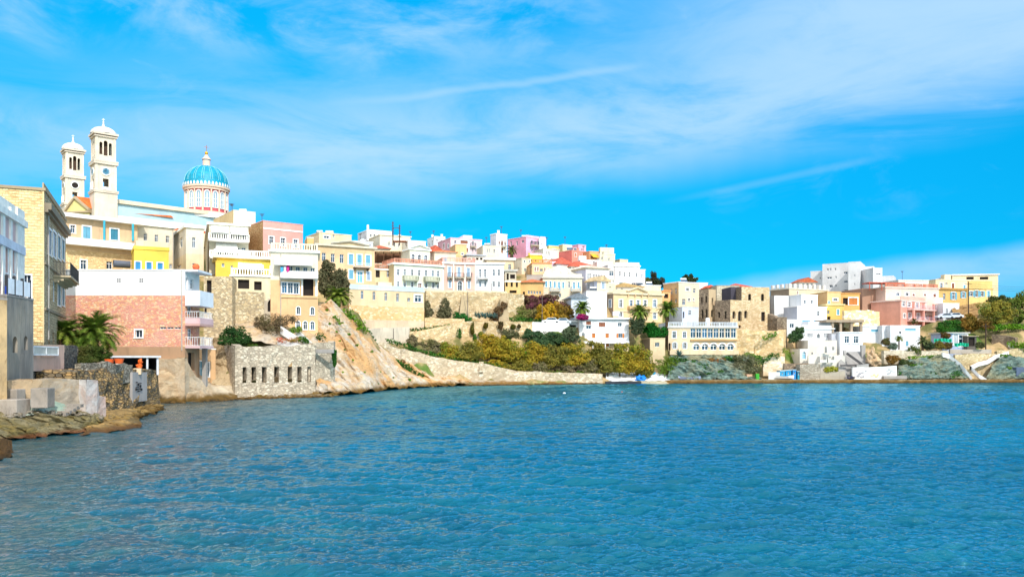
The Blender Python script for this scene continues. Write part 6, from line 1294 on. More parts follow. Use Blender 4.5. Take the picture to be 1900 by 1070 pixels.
# the row of golden tamarisks above the beach
TM = [(830, 668, 157, 22, 20, 0), (800, 656, 156, 16, 16, 2), (868, 672, 158, 24, 22, 1), (905, 665, 161, 26, 26, 0), (880, 690, 157.5, 22, 14, 1), (920, 690, 158, 22, 15, 0), (948, 672, 160.5, 22, 22, 0), (935, 700 - 6, 158, 20, 14, 1), (965, 690, 159, 20, 14, 1), (990, 675, 162, 24, 24, 0), (1000, 694, 160, 20, 14, 2), (1030, 680, 162, 24, 24, 1), (1050, 694, 161, 16, 12, 2), (1068, 680, 163, 24, 24, 0), (1092, 690, 162, 18, 14, 2), (1108, 680, 164, 24, 26, 1), (1150, 690, 163, 24, 28, 0), (1128, 690, 162.5, 18, 20, 1), (1182, 695, 163.5, 26, 30, 0), (1196, 698, 163, 16, 20, 1), (1050, 655, 167, 16, 12, 0), (780, 648, 155, 12, 10, 2), (930, 650, 164, 20, 16, 0), (765, 640, 154, 9, 12, 2)]
TL = ['grey green tamarisk above the wall, second from the left of the row', 'small grey tamarisk third from the left end of the row', 'tamarisk with brownish gold crown beside the stone pier', 'tall golden tamarisk in the middle of the left group', 'low tamarisk leaning over the wall right of the stone pier', 'low golden tamarisk hanging over the beach wall', 'golden tamarisk just left of the green clearing', 'bushy brownish tamarisk at the wall edge below the tall golden one', 'low tamarisk in front of the green clearing', 'broad golden tamarisk right of the green clearing', 'grey brown tamarisk low on the wall in the middle', 'broad brownish tamarisk below the dark shrubs', 'small grey leafless tamarisk near the bright grass strip', 'golden tamarisk below the grey olive tree', 'greyish low tamarisk below the white house left corner', 'brownish gold tamarisk in front of the white house', 'golden tamarisk in front of the white house pillars', 'olive gold tamarisk between two golden ones under the white house', 'largest golden tamarisk at the right end of the row', 'last tamarisk at the right end leaning towards the slipway', 'small golden tamarisk beside the white house left wall', 'tiny grey tamarisk at the upper left of the slope', 'golden tamarisk crown above the middle of the slope', 'leftmost tiny tamarisk beside the path wall']
for i, (x, yb, Y, rx, ry, c) in enumerate(TM):
    yb += 6; rx *= 1.28; ry *= 1.06
    cr = [(x - rx * .35, yb - ry * .9, rx * .55, ry * .55), (x + rx * .35, yb - ry * 1.0, rx * .58, ry * .6), (x, yb - ry * 1.45, rx * .5, ry * .5), (x, yb - ry * .6, rx * .8, ry * .45, -.8)]
    tree(TL[i], x, yb + 2, Y, cr, [GOLD, GOLD2, leafm((150, 136, 108), (122, 122, 74), (150, 140, 80), .8)][c], .16, int(2000 * rx * ry / 400) + 900, .34, 'tamarisk_tree', 'tree', 'golden tamarisks above the beach', seed=i, shell=.55)
for x, Y, y in ((830, 160, 655), (900, 165, 645), (960, 168, 625), (1000, 166, 655), (1050, 167, 655), (1100, 168, 668), (1150, 168, 672), (900, 159, 680), (1000, 161, 690), (1080, 163, 690), (1180, 166, 690), (1150, 164, 694), (800, 158, 640), (760, 155, 632), (1030, 172, 612), (950, 173, 596), (880, 171, 597), (1100, 178, 612), (1190, 178, 610), (1240, 178, 606), (720, 200, 500), (640, 200, 500), (800, 177, 542), (900, 179, 542), (830, 171, 600), (900, 172.5, 598), (800, 169, 604), (760, 160, 618), (820, 166, 606), (1010, 178, 585), (980, 176, 592), (1080, 176, 600)): GPX.append((x, Y, y))

# ---- cars
def car(label, px, py, Y, L, colr, yaw=0):
    c = P(px, py, Y); root = thing('parked_car', label, 'car', c, 'cars parked by the white wall'); a = R(yaw); d = Vector((math.cos(a), math.sin(a), 0)); s_ = Vector((-d.y, d.x, 0)); up = Vector((0, 0, 1)); W = 1.65; m = MB()
    pr = [(-.5, .35), (-.5, .75), (-.46, .85), (-.30, .92), (-.17, 1.38), (.22, 1.42), (.36, .95), (.47, .85), (.5, .65), (.5, .35)]
    pts = [c + d * (x * L) + up * z for x, z in pr]; A_ = [p - s_ * W / 2 for p in pts]; B_ = [p + s_ * W / 2 for p in pts]
    m.poly(A_); m.poly(B_[::-1])
    for i in range(len(pts)): j = (i + 1) % len(pts); m.poly([A_[i], A_[j], B_[j], B_[i]])
    m.build('body', paint(colr, .3, .8), root); w_ = MB()
    for s2 in (-1, 1): w_.poly([c + d * (x * L) + up * z + s_ * s2 * (W / 2 + .01) for x, z in ((-.27, .94), (-.15, 1.32), (.2, 1.35), (.31, .97))])
    w_.build('window', GLASS, root)
    for x in (-.32, .32):
        for s2 in (-1, 1): q = MB(); q.tube(c + d * x * L + s_ * s2 * (W / 2 - .18) + up * .32, c + d * x * L + s_ * s2 * (W / 2 + .03) + up * .32, .32, .32, 12); q.build('wheel', paint((30, 30, 32)), root)
    return root
car('white car parked nearer the green hedge above the white wall', 1022, 601.5, 172.5, 3.9, (238, 242, 248)); car('silver white car parked nearer the white house roof', 1043, 602.5, 173.5, 3.8, (215, 225, 235))
# street lamps
def lamp(label, px, pt, pb, Y, group='slim street lamps and poles', arm=True):
    b = P(px, pb, Y); r_ = thing('street_lamp', label, 'street lamp', b, group); q = MB(); h = Z(pt, Y) - b.z; q.tube(b - Vector((0, 0, .5)), b + Vector((0, 0, h)), .09, .06, 6); q.build('pole', paint((110, 100, 92)), r_)
    if arm: q = MB(); q.bar(b + Vector((0, 0, h)), b + Vector((.7, -.3, h + .15)), .06); q.frame_box(b + Vector((.55, -.45, h + .08)), Vector((.5, 0, 0)), Vector((0, .3, 0)), Vector((0, 0, .12))); q.build('lamp_head', paint((200, 200, 200)), r_)
lamp('brown street lamp in front of the middle buttress of the tall retaining wall', 867.5, 541, 596, 170.5); lamp('slim lamp post in front of the bougainvillea', 1006, 545, 598, 172); lamp('lamp post on the street in front of the plain white house', 912.5, 526, 543, 175)
lamp('wooden post with a lantern in front of the whitewashed garden wall', 730, 609, 624, 145, arm=False)

# ---- white seaside house and neighbours
HWH = house('white seaside house on pillars with orange shutters and a thin flat roof', 1075, 1167, 172, 2, 592, 660, side=None, D=9, wall=plaster((252, 250, 250), .12), bands=((636, plaster((222, 200, 162), .5)),), cornice=.3, cover=.6, cm=WH, clutter=False,
  wins=[('F', 'sr', 1, 1092, 599, 0, 0, 9, 7), ('F', 'pr', 1, 1092, 607, 0, 0, 9, 6), ('F', 'sr', 1, 1117, 602, 0, 0, 12, 8), ('F', 'p', 1, 1150, 602, 0, 0, 7, 7), ('F', 'so', 1, 1101.5, 622.5, 0, 0, 6.5, 8.5), ('F', 'so', 1, 1126.5, 622.5, 0, 0, 6.5, 8.5), ('F', 'oo', 1, 1151, 622.5, 0, 0, 7, 8), ('F', 'w', 1, 1082, 622, 0, 0, 6, 10, True), ('F', 'd', 1, 1101, 643, 0, 0, 5, 11), ('F', 'so', 1, 1127, 640, 0, 0, 6, 6), ('F', 'd', 1, 1142, 643, 0, 0, 4, 12)])
box_on(HWH, 'balcony', 'F', 1066, 1078, 609, 622, 1.4, WH) if False else None
for x in (1099, 1122, 1145): box_on(HWH, 'pillar', 'F', x - .8, x + .8, 634, 655, 1.0, WH)
box_on(HWH, 'floor_slab', 'F', 1075.5, 1166, 633, 637, 1.1, WH)
house('lower white wing with an overhanging roof left of the seaside house', 1048, 1074, 174, 2, 597, 650, D=8, wall=plaster((236, 238, 240), .2), cornice=.3, cover=.6, cm=WH, clutter=False, wins=[('F', 'd', 1, 1063, 607, 0, 0, 12, 9)])
tankp = P(1143, 587, 176); q = MB(); q.tube(tankp + Vector((-.7, 0, .6)), tankp + Vector((.7, 0, .6)), .5, .5, 12); tag(q.build('water_tank', paint((240, 244, 248), .4), None, tankp), 'white water tank on the roof of the seaside house', 'water tank')
HSM = house('small beige cube house with one dark window right of the golden tamarisks', 1206, 1234, 170, 8, 628, 664, side=1185, wall=BEIGE, wall2=plaster((150, 134, 112), .4), cornice=.15, cover=.05, cm=BEIGE, clutter=False, wins=[('F', 'pr', 1, 1219.5, 639, 0, 0, 8, 8)])  # left wall painted darker to carry shade
HBG = house('wide beige seaside house with a glazed veranda above five white arches', 1240, 1368, 173, 3, 608, 660, side=1222, wall=plaster((238, 212, 176), .3), wall2=plaster((160, 140, 116), .4), cornice=.3, cover=.2, cm=plaster((236, 230, 222)), clutter=False,  # darker side plaster has shade baked in
  wins=[('F', 'w', 1, 1251, 621, 0, 0, 6.5, 12), ('F', 'w', 1, 1270, 621, 0, 0, 6, 11), ('F', 'ow', 1, 1252, 641, 0, 0, 5, 11), ('F', 'ow', 1, 1270.5, 641, 0, 0, 5, 11), ('F', 'pt', 8, 1286, 618, 1361, 618, 9.4, 17)] + [('F', 'p', 1, x, 643.5, 0, 0, 12, 11, True) for x in (1292, 1308, 1324, 1340, 1355.5)] + [('F', 'd', 1, 1236 + 6.4, 643, 0, 0, 4, 14, True)])
rooftop_rail(HBG, 'bal', .95, plaster((225, 230, 236)), 'FLR', .1); box_on(HBG, 'string_course', 'F', 1281, 1367, 629.5, 632.5, .35, plaster((200, 160, 110))); box_on(HBG, 'terrace_wall', 'F', 1240.5, 1367.5, 650, 658, 1.2, plaster((240, 216, 180)))
for x in (1292, 1308, 1324, 1340, 1355.5):
    q = MB(); fa = HBG.F; n_ = 10; rc = fa.rect(x, 643.5, 13, 12)
    for k in range(n_):
        p0, p1 = math.pi * k / n_, math.pi * (k + 1) / n_; cu = (rc[0] + rc[1]) / 2; r0 = (rc[1] - rc[0]) / 2; zc = rc[3] - r0; q.poly([fa.pt(cu - r * math.cos(t), zc + r * math.sin(t), .1) for r, t in ((r0 + .28, p0), (r0, p0), (r0, p1), (r0 + .28, p1))])
    q.build('arch_trim', WH, HBG.root)
tag_ = P(1313, 598, 178); q = MB(); q.lathe(tag_, [(.5, -1), (.5, .8), (.3, 1.0), (.02, 1.05)], 12); tag(q.build('water_tank', paint(WHITE, .5), None, tag_), 'upright white round tank behind the beige seaside house roof', 'water tank')

wallstrip('pale low stone wall left of the tall retaining wall', [(788, 166.5, 590, 610), (862, 168.5, 591, 606)], LW2, .5, .1, seed=150, gc=1)

bush('green tufts scattered over the bare cliff face', [(x, y, Y - .9, r, r * .7) for x, y, Y, r in ((612, 600, 121, 3), (625, 615, 121.5, 2), (648, 620, 124, 3), (600, 640, 115.5, 2.5), (640, 648, 119, 2), (662, 640, 124.5, 3), (655, 668, 120.5, 2), (684, 668, 126, 2.5), (676, 690, 121.5, 2), (705, 690, 128, 2.5), (730, 700, 131.5, 2), (760, 704, 138, 3), (615, 680, 112.5, 3), (636, 690, 114.5, 2), (700, 712, 124.5, 2.5), (690, 652, 130, 3), (606, 575, 126, 3), (664, 610, 128, 4), (630, 632, 119.5, 2))], GRN, 1500, .17, 'grass', 'grass', None, 'stuff', 77)

# ================================================================ RIGHT
RUIN = stone((222, 196, 156), (200, 172, 132), (232, 210, 176), 1.3, (196, 168, 128), .06, patch=.75); RUIND = stone((150, 132, 112), (126, 110, 94), (170, 150, 126), 1.5, (120, 104, 86), .08, patch=.5)  # RUIND is a darker copy; on the ruins' left sides it paints in shade
house('tall cream house with a shaded orange side behind the garden palms', 1259, 1298, 196, 30, 524, 590, side=1231, auto=.6, wall=plaster((252, 236, 204), .2), wall2=plaster((226, 190, 140), .3), cornice=.25, cover=.1, cm=WH, wins=[('F', 'w', 1, 1276, 537, 0, 0, 6, 6), ('F', 'w', 1, 1278.5, 556, 0, 0, 4, 6), ('F', 'w', 1, 1287, 556, 0, 0, 2.2, 5), ('L', 'pt', 2, 1246, 541, 1254, 540, 3, 10), ('L', 'pt', 2, 1245, 559, 1254, 558, 3.4, 7)])  # side is a darker orange copy, shade included in the colour
house('small white house with red tiles and white crenels behind the tall cream house', 1272, 1313, 208, 12, 525, 545, D=8, auto=.6, wall=plaster((252, 248, 244)), cornice=.2, cover=.1, cm=WH)
house('pale blue grey small house with a dark window below the tall cream house', 1266, 1296, 184, 20, 570, 600, D=6, wall=plaster((214, 222, 240)), cornice=.12, cover=.05, cm=plaster((190, 200, 220)), wins=[('F', 'p', 1, 1280, 580, 0, 0, 5, 9), ('F', 'dk', 1, 1268.5, 584, 0, 0, 3, 12)], clutter=False)
house('narrow ruined house with empty arched windows and a shaded left side', 1315, 1328, 186, 40, 536, 600, side=1297, wall=plaster((226, 196, 156), .6), wall2=RUIND, openroof=True, clutter=False, wins=[('L', 'd', 1, 1302, 557, 0, 0, 3, 12), ('L', 'd', 1, 1310, 555, 0, 0, 3.4, 12), ('L', 'd', 1, 1303, 582, 0, 0, 4, 16, True), ('L', 'd', 1, 1310.5, 581, 0, 0, 4, 15, True), ('F', 'd', 1, 1322, 559, 0, 0, 3, 13), ('F', 'd', 1, 1322, 581, 0, 0, 5, 14, True)])
house('grey stone house with a broken wall between the two ruins', 1330, 1372, 200, 8, 530, 575, D=9, wall=stone((206, 196, 172), (186, 176, 152), (220, 210, 190), 1.4, (190, 180, 155), .05, patch=.8), cornice=.15, cover=.02, cm=GREYC, clutter=False, wins=[('F', 'd', 1, 1352.5, 538, 0, 0, 4, 6)])
house('low red tiled roof peeping above the ruins', 1314, 1328, 204, 6, 534, 560, D=6, auto=.6, wall=plaster((240, 210, 180)), roof='hip', rh=.8, rc=(224, 96, 60), cornice=.1)
house('orange tiled roofs behind the tall beige ruin', 1352, 1392, 214, 4, 532, 560, D=8, wall=plaster((240, 214, 180)), roof='hip', rh=1.1, rc=(220, 104, 78), cornice=.1)
HRU = house('large beige ruin with arched empty windows and a long shaded left wall', 1355, 1394, 182, 32, 556, 612, side=1326, wall=RUIN, wall2=RUIND, openroof=True, clutter=False, base=4, wins=[('F', 'd', 1, 1362, 584, 0, 0, 6, 14, True), ('F', 'd', 1, 1373, 586, 0, 0, 7, 19, True), ('F', 'd', 1, 1384, 583, 0, 0, 6, 14, True), ('L', 'd', 1, 1346, 584, 0, 0, 4, 14), ('L', 'd', 1, 1334, 584, 0, 0, 4, 10), ('F', 'd', 1, 1373, 606, 0, 0, 5, 6)])
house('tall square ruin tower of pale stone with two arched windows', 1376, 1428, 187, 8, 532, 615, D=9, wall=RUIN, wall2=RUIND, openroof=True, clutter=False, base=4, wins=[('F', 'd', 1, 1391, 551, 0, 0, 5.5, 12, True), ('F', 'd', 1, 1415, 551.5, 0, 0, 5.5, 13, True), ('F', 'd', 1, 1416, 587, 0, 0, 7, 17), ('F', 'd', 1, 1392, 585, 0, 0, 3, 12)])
slab_thing('dark grey windowless slab wall left of the tall ruin tower', 'gable_wall', 'wall', 1356, 1375, 190, 532, 556, 6, plaster((84, 80, 92), .3), 6)
wallstrip('ruined rubble wall with a slanting top right of the ruin tower', [(1424, 183, 582, 640), (1440, 180, 590, 650), (1452, 178, 588, 650), (1456, 180, 588, 650)], RUIND, 1.2, .3, seed=90, gc=1)
wallstrip('golden rubble stone terrace wall under the ruins', [(1368, 176, 612, 666), (1400, 175, 612, 668), (1454, 174, 614, 672), (1457, 178, 612, 672)], stone((232, 200, 150), (206, 176, 128), (240, 216, 176), 1.2, (196, 166, 122), .08, patch=.5), 1.5, .35, seed=91, gc=2, batter=.05)
wallstrip('pale stone terrace wall below the golden rubble wall', [(1416, 169, 663, 690), (1456, 169, 661, 690)], stone((240, 220, 188), (220, 196, 160), (246, 232, 210), 1.3, (200, 176, 140), .07), 1, .2, seed=92, gc=2)

HST = house('long stone house with a white crenellated parapet and a small orange gable', 1464, 1536, 200, 26, 536, 585, side=1429, wall=plaster((238, 222, 190), .4), wall2=plaster((172, 152, 130), .5), cornice=.3, cover=.15, cm=plaster((236, 226, 206)), clutter=False, wins=[('F', 'ob', 1, 1522, 552, 0, 0, 4, 11), ('F', 'sr', 1, 1480, 543, 0, 0, 2, 6)])  # side colour is the front plaster darkened for shade
for f_, n_ in (('F', 8), ('L', 4)):
    fa = getattr(HST, f_)
    for i in range(n_): q = MB(); u = fa.L * (i + .1) / n_; box_f(q, fa, u, u + .7, HST.rz, HST.rz + 1.1, -.7, 0); q.build('merlon', plaster((240, 236, 230)), HST.root)
house('small orange gabled roof room on the crenellated stone house', 1484, 1513, 205, 6, 524, 534, D=5, wall=plaster((250, 236, 220)), roof='gable', rh=1.2, rc=(206, 110, 70), cornice=.15, gc=False, wins=[('F', 'p', 3, 1491, 528, 1506, 528, 4, 5)])
HWB = house('blank white block with a shaded side in front of the crenellated house', 1437, 1463, 190, 12, 549, 588, D=7, wall=WH, cornice=.12, cover=.03, cm=WH, clutter=False)
MOD = plaster((236, 236, 238), .15, .76); 
modr = house('very large modern white apartment block with stepped roofs and small windows', 1526, 1574, 250, -34, 492, 560, D=14, wall=MOD, cornice=.3, cover=.02, cm=MOD, cat='apartment block', name='apartment_block', clutter=False, wins=[('F', 'p', 2, 1536, 500, 1541, 499.5, 3, 4), ('F', 'p', 1, 1550, 499, 0, 0, 2.6, 4), ('F', 'p', 1, 1539, 515.5, 0, 0, 9, 3.6), ('F', 'p', 1, 1551, 514, 0, 0, 2.6, 4), ('F', 'p', 1, 1542, 531, 0, 0, 6, 5), ('F', 'p', 1, 1551, 530, 0, 0, 2.6, 4), ('F', 'p', 3, 1569, 506, 1570, 539, 7, 4)])
for a in ((1504, 1527, 256, 505, 9, [('F', 'p', 1, 1522, 516, 0, 0, 2.4, 4)]), (1574, 1596, 236, 488, 12, [('F', 'p', 2, 1586, 511, 1586, 527, 2, 4)]), (1596, 1621, 238, 497, 10, [('F', 'p', 1, 1596.6 + 5, 527, 0, 0, 5, 4), ('F', 'p', 1, 1603, 543, 0, 0, 5, 5)]), (1620, 1637, 230, 498.5, 10, [('F', 'w', 1, 1630, 508, 0, 0, 9, 3)]), (1636, 1658, 236, 514, 8, [])):
    house('', a[0], a[1], a[2], -30 if a[0] != 1620 else 6, a[3], 558, D=a[4], wall=MOD, cornice=.3, cover=.03, cm=MOD, into=modr, clutter=False, gc=False, wins=a[5])
house('ochre orange block with a recessed balcony below the modern block', 1559, 1595, 196, 6, 545, 585, D=8, wall=plaster((246, 186, 112), .25), cornice=.25, cover=.15, cm=plaster((240, 176, 100)), clutter=False, wins=[('F', 'd', 1, 1569, 559, 0, 0, 10, 13), ('F', 'so', 1, 1583, 559, 0, 0, 16, 13)])
house('peach coloured narrow house left of the ochre orange block', 1535, 1560, 194, 8, 542, 585, D=8, auto=.6, wall=plaster((250, 206, 150), .25), cornice=.2, cover=.1, cm=OCHRE, clutter=False, wins=[('F', 'sb', 1, 1538, 561, 0, 0, 3.4, 6), ('F', 'w', 1, 1550, 556, 0, 0, 8, 5)])
house('yellow small house with a green door below the peach house', 1534, 1566, 187, 6, 566, 600, D=7, wall=plaster((250, 210, 120), .3), cornice=.3, cover=.2, cm=plaster((250, 230, 170)), clutter=False, wins=[('F', 'sb', 1, 1555, 579, 0, 0, 4.5, 10), ('F', 'p', 1, 1537, 579, 0, 0, 4, 6), ('F', 'dr', 1, 1538, 591, 0, 0, 6, 8)])
wallstrip('weathered pale plaster wall with peeling patches beside the pink house', [(1566, 184, 576, 604), (1612, 186, 576, 604), (1632, 188, 578, 604)], stone((240, 214, 166), (206, 180, 136), (248, 238, 220), .8, (236, 206, 150), .05, patch=.6), .6, .08, seed=93, name='plaster_wall', cat='wall', gc=1)

HW1 = house('tall white stepped house with balconies and a shaded grey left side', 1479, 1534, 184, 20, 569, 625, side=1454, wall=plaster((246, 248, 252), .1), wall2=plaster((196, 200, 212), .2), cornice=.2, cover=.12, cm=WH, clutter=False, wins=[('F', 'p', 1, 1518.5, 581.5, 0, 0, 4.5, 9), ('F', 'sb', 1, 1496, 596, 0, 0, 16, 4), ('F', 'sb', 1, 1517.5, 596, 0, 0, 16, 4)])  # grey side plaster is the white with shade mixed in
house('', 1487, 1517, 187, 20, 547, 570, D=7, wall=plaster((250, 252, 255), .1), cornice=.15, cover=.08, cm=WH, into=HW1, clutter=False, gc=False, wins=[('F', 'wt', 2, 1493, 560, 1506, 560, 4.5, 7)])
HW2 = house('', 1487, 1546, 179, 8, 610, 650, D=6, wall=plaster((250, 252, 255), .1), cornice=.2, cover=.3, cm=WH, into=HW1, clutter=False, wins=[('F', 'p', 4, 1499, 622, 1507, 622, 2.6, 8, True), ('F', 'wt', 1, 1518.5, 623, 0, 0, 6, 9, True), ('F', 'p', 4, 1530, 622, 1539, 622, 2.6, 8, True), ('F', 'pt', 1, 1492, 604 + 14, 0, 0, 2, 4)])
box_on(HW1, 'balcony', 'F', 1486, 1532, 597, 612, 2.6, plaster((248, 250, 254), .1))
rooftop_rail(HW2, 'solid', .6, WH, 'FR', .1, name='parapet')
house('small white annex with a roof terrace left of the tall white stepped house', 1459, 1480, 181, 6, 594, 625, D=6, wall=plaster((246, 248, 252), .1), cornice=.2, cover=.1, cm=WH, clutter=False, wins=[('F', 'w', 1, 1469, 604, 0, 0, 8, 8)])
HL1 = house('cream lower house with a bright blue arched door below the white stepped house', 1499, 1553, 174, 4, 632, 680, D=6, wall=plaster((244, 236, 222), .3), cornice=.12, cover=.03, cm=plaster((240, 232, 218)), clutter=False, wins=[('F', 'p', 1, 1507, 656, 0, 0, 3, 5)])
house('small cream gatehouse with a pointed pale blue door', 1484, 1500, 171, 4, 648, 680, D=5, wall=plaster((246, 238, 224), .2), cornice=.1, cover=.02, cm=WH, clutter=False, wins=[('F', 'qb', 1, 1492, 659, 0, 0, 7, 14, True)])
wallstrip('white terraced retaining walls with square recesses below the stepped house', [(1500, 169, 660, 698), (1530, 168.5, 656, 698), (1568, 168.5, 662, 698)], plaster((240, 234, 222), .5), 1.0, .08, seed=94, name='terrace_wall', cat='wall', gc=2, top_rough=.4)
for i, (x, y, w_) in enumerate([(1542, 650, 15), (1528, 668, 13), (1543, 668, 13)]):
    lb = ['upper open concrete planter box on the cream terrace wall', 'lower left concrete planter box on the cream terrace wall', 'lower right concrete planter box on the cream terrace wall'][i]; c = P(x, y, 167.4); k = 167.4 / F; t_ = thing('planter_box', lb, 'planter', c, 'planter boxes on the terrace wall'); q = MB()
    W_ = w_ * k; q.frame_box(c + Vector((-W_ / 2, 0, -.5)), Vector((W_, 0, 0)), Vector((0, .12, 0)), Vector((0, 0, .6))); q.frame_box(c + Vector((-W_ / 2, .12, -.5)), Vector((.12, 0, 0)), Vector((0, 1.2, 0)), Vector((0, 0, 1.3))); q.frame_box(c + Vector((W_ / 2 - .12, .12, -.5)), Vector((.12, 0, 0)), Vector((0, 1.2, 0)), Vector((0, 0, 1.3))); q.build('box_wall', plaster((240, 236, 228), .3), t_)
# concrete pavilion
cp = thing('unfinished_building', 'unfinished brown concrete frame with four columns above a white house', 'unfinished building', P(1567, 616, 180)); fa = Facade(XY(1535, 180), Vector((1, .04)).normalized(), 8, cp); L_ = fa.u(1600); CB = plaster((178, 158, 136), .5)
q = MB(); zt = fa.z(1535, 593); zb = fa.z(1535, 617); box_f(q, fa, -.4, L_ + .2, zt - .55, zt, -6, .5); q.build('roof_slab', CB, cp)
for x in (1545, 1560, 1580, 1598): q = MB(); u = fa.u(x); box_f(q, fa, u - .25, u + .25, zb, zt - .55, -.4, .1); q.build('column', CB, cp)
q = MB(); box_f(q, fa, 0, L_, zb - 1, zt - .6, -6, -5.7); q.build('back_wall', plaster((210, 190, 160), .5), cp)
q = MB(); c = fa.pt(fa.u(1553), zb, -2); q.lathe(c, [(.6, 0), (.6, 1.1), (.3, 1.3)], 12); q.build('water_barrel', paint((60, 70, 84)), cp)
house('white house with two tall blue shuttered doors under the concrete frame', 1558, 1601, 177, 4, 617, 660, side=None, D=7, wall=plaster((240, 244, 250), .1), cornice=.2, cover=.12, cm=WH, clutter=False, wins=[('F', 'wt', 1, 1571.5, 630, 0, 0, 9, 13), ('F', 'wt', 1, 1588.5, 630, 0, 0, 9, 13)])
house('grey shaded little house left of the blue shuttered doors', 1543, 1559, 178, 2, 619, 655, D=5, wall=plaster((200, 200, 208), .3), cornice=.12, cover=.03, cm=GREYC, clutter=False)
for i, (a, b, t_, bt, Y, lb) in enumerate([(1597, 1637, 606, 640, 181, 'low white house with a flat roof left of the pink house base'), (1637, 1652, 605, 640, 179.5, 'narrow white block standing between the low white houses'), (1652, 1707, 605, 645, 178, 'low white house with a round blue ornament on its front')]):
    house(lb, a, b, Y, 4, t_, bt, D=8, wall=plaster((246, 248, 252), .1), cornice=.2, cover=.1, cm=WH, clutter=False, wins=[('F', 'sb', 1, 1625, 613, 0, 0, 18, 5)] if i == 0 else [('F', 'sb', 1, 1689, 611, 0, 0, 20, 4), ('F', 'wt', 1, 1670, 617, 0, 0, 5, 6, True), ('F', 'sb', 1, 1683, 637, 0, 0, 5, 9)] if i == 2 else [])
HPP = house('large pink apartment house with pillared balconies and a plain shaded pink side', 1671, 1744, 196, 34, 558, 626, side=1616, wall=plaster((248, 178, 160), .12), wall2=plaster((236, 172, 152), .15), cornice=.3, cover=.15, cm=plaster((250, 220, 210)), clutter=False, cat='apartment house', name='apartment_house',  # side pink slightly darkened, shade put into the plaster colour
  wins=[('F', 'wt', 1, 1677, 564, 0, 0, 6, 9), ('F', 'wt', 2, 1687, 565, 1702, 566, 6, 9), ('F', 'wt', 2, 1721, 566, 1737, 567, 6, 9), ('F', 'wt', 1, 1678, 586, 0, 0, 4, 8), ('F', 'wk', 4, 1688, 586, 1735, 588, 5, 10), ('F', 'wt', 1, 1709, 608, 0, 0, 4, 8), ('F', 'wt', 1, 1720, 609, 0, 0, 4, 8), ('F', 'wt', 1, 1733, 608, 0, 0, 7, 10)])
fa = HPP.F; u0 = fa.u(1683); pk = plaster((248, 178, 160), .12)
for y in (573, 594): balcony(HPP, 'F', 1683, 1743, y, 1.8, 'iron', .9, paint((216, 190, 205)), plaster((250, 214, 206)), .3, False)
for x in (1684, 1702, 1721, 1741): q = MB(); u = fa.u(x); box_f(q, fa, u - .22, u + .22, HPP.zb, fa.z(1683, 562), 1.35, 1.75); q.build('balcony_pillar', pk, HPP.root)
rooftop_rail(HPP, 'solid', .9, plaster((250, 196, 178)), 'F', .1, name='parapet')
HPU = house('', 1643, 1742, 200, 12, 534, 562, D=7, wall=plaster((252, 224, 206), .15), cornice=.3, cover=.2, cm=plaster((252, 228, 214)), into=HPP, clutter=False, gc=False, wins=[('F', 'w', 2, 1666, 546, 1683, 546, 6, 6), ('F', 'sr', 1, 1695, 547, 0, 0, 4, 4), ('F', 'sr', 1, 1716, 547, 0, 0, 4, 4), ('F', 'sr', 1, 1734, 548, 0, 0, 5, 6)])
rooftop_rail(HPU, 'bal', .9, plaster((236, 150, 120)), 'F', .2)
q = MB(); a, b = P(1612, 524.5, 199), P(1680, 525.5, 203); q.frame_box(a, b - a, Vector((0, 4, 0)), Vector((0, 0, .2)))
for t in (.02, .35, .66, .97): p = a.lerp(b, t); q.bar(p, p - Vector((0, 0, 1.8)), .15)
q.build('roof_pergola', paint((196, 90, 66)), HPP.root)
house('brownish pink plain block left of the large pink apartment house', 1600, 1644, 203, 10, 536, 600, D=9, wall=plaster((198, 156, 132), .2), cornice=.2, cover=.05, cm=plaster((230, 190, 170)), clutter=False)  # brown in this pink is left-face shade put into the wall colour
house('white upper house on the skyline behind the pink apartment house', 1667, 1723, 222, 8, 520, 545, D=9, auto=.6, wall=plaster((252, 244, 232), .1), cornice=.2, cover=.1, cm=WH, wins=[('F', 'w', 1, 1709, 528, 0, 0, 5, 3)])
house('long cream house on the skyline left of the ochre mansion', 1736, 1800, 228, 14, 519, 550, side=1722, auto=.6, wall=plaster((250, 228, 186)), cornice=.2, cover=.1, cm=CREAML, wins=[('F', 'p', 1, 1756, 526, 0, 0, 5, 3)])
house('tall cream house with a deep balcony behind the ochre mansion', 1767, 1852, 232, -10, 511, 555, D=12, wall=plaster((246, 222, 180)), cornice=.3, cover=.3, cm=WH, clutter=False, wins=[('F', 'd', 1, 1800, 516, 0, 0, 14, 5), ('F', 'd', 1, 1826, 516, 0, 0, 16, 5)])
HOC = house('ochre mansion with light blue shutters and a roof terrace', 1795, 1842, 212, 6, 536, 562, side=None, D=12, wall=plaster((248, 212, 140), .3), cornice=.25, cover=.2, cm=OCHRE, cat='mansion', name='mansion', clutter=False, wins=[('F', 'ob', 1, 1802, 545, 0, 0, 6, 9), ('F', 'ob', 1, 1812, 545, 0, 0, 5, 12), ('F', 'ob', 1, 1822, 545, 0, 0, 5, 10), ('F', 'sb', 1, 1834, 545, 0, 0, 5, 11)])
rooftop_rail(HOC, 'solid', 1.9, plaster((248, 206, 130), .4), 'F', .1, name='parapet')
house('shaded ochre wing with two blue windows left of the ochre mansion', 1742, 1794, 206, 22, 537, 575, D=9, wall=plaster((230, 190, 120), .3), cornice=.5, cover=.3, cm=plaster((196, 150, 86)), clutter=False, wins=[('F', 'p', 1, 1752, 550, 0, 0, 5, 12), ('F', 'ob', 1, 1769, 549, 0, 0, 6, 13), ('F', 'ob', 1, 1787, 547, 0, 0, 5, 11)])
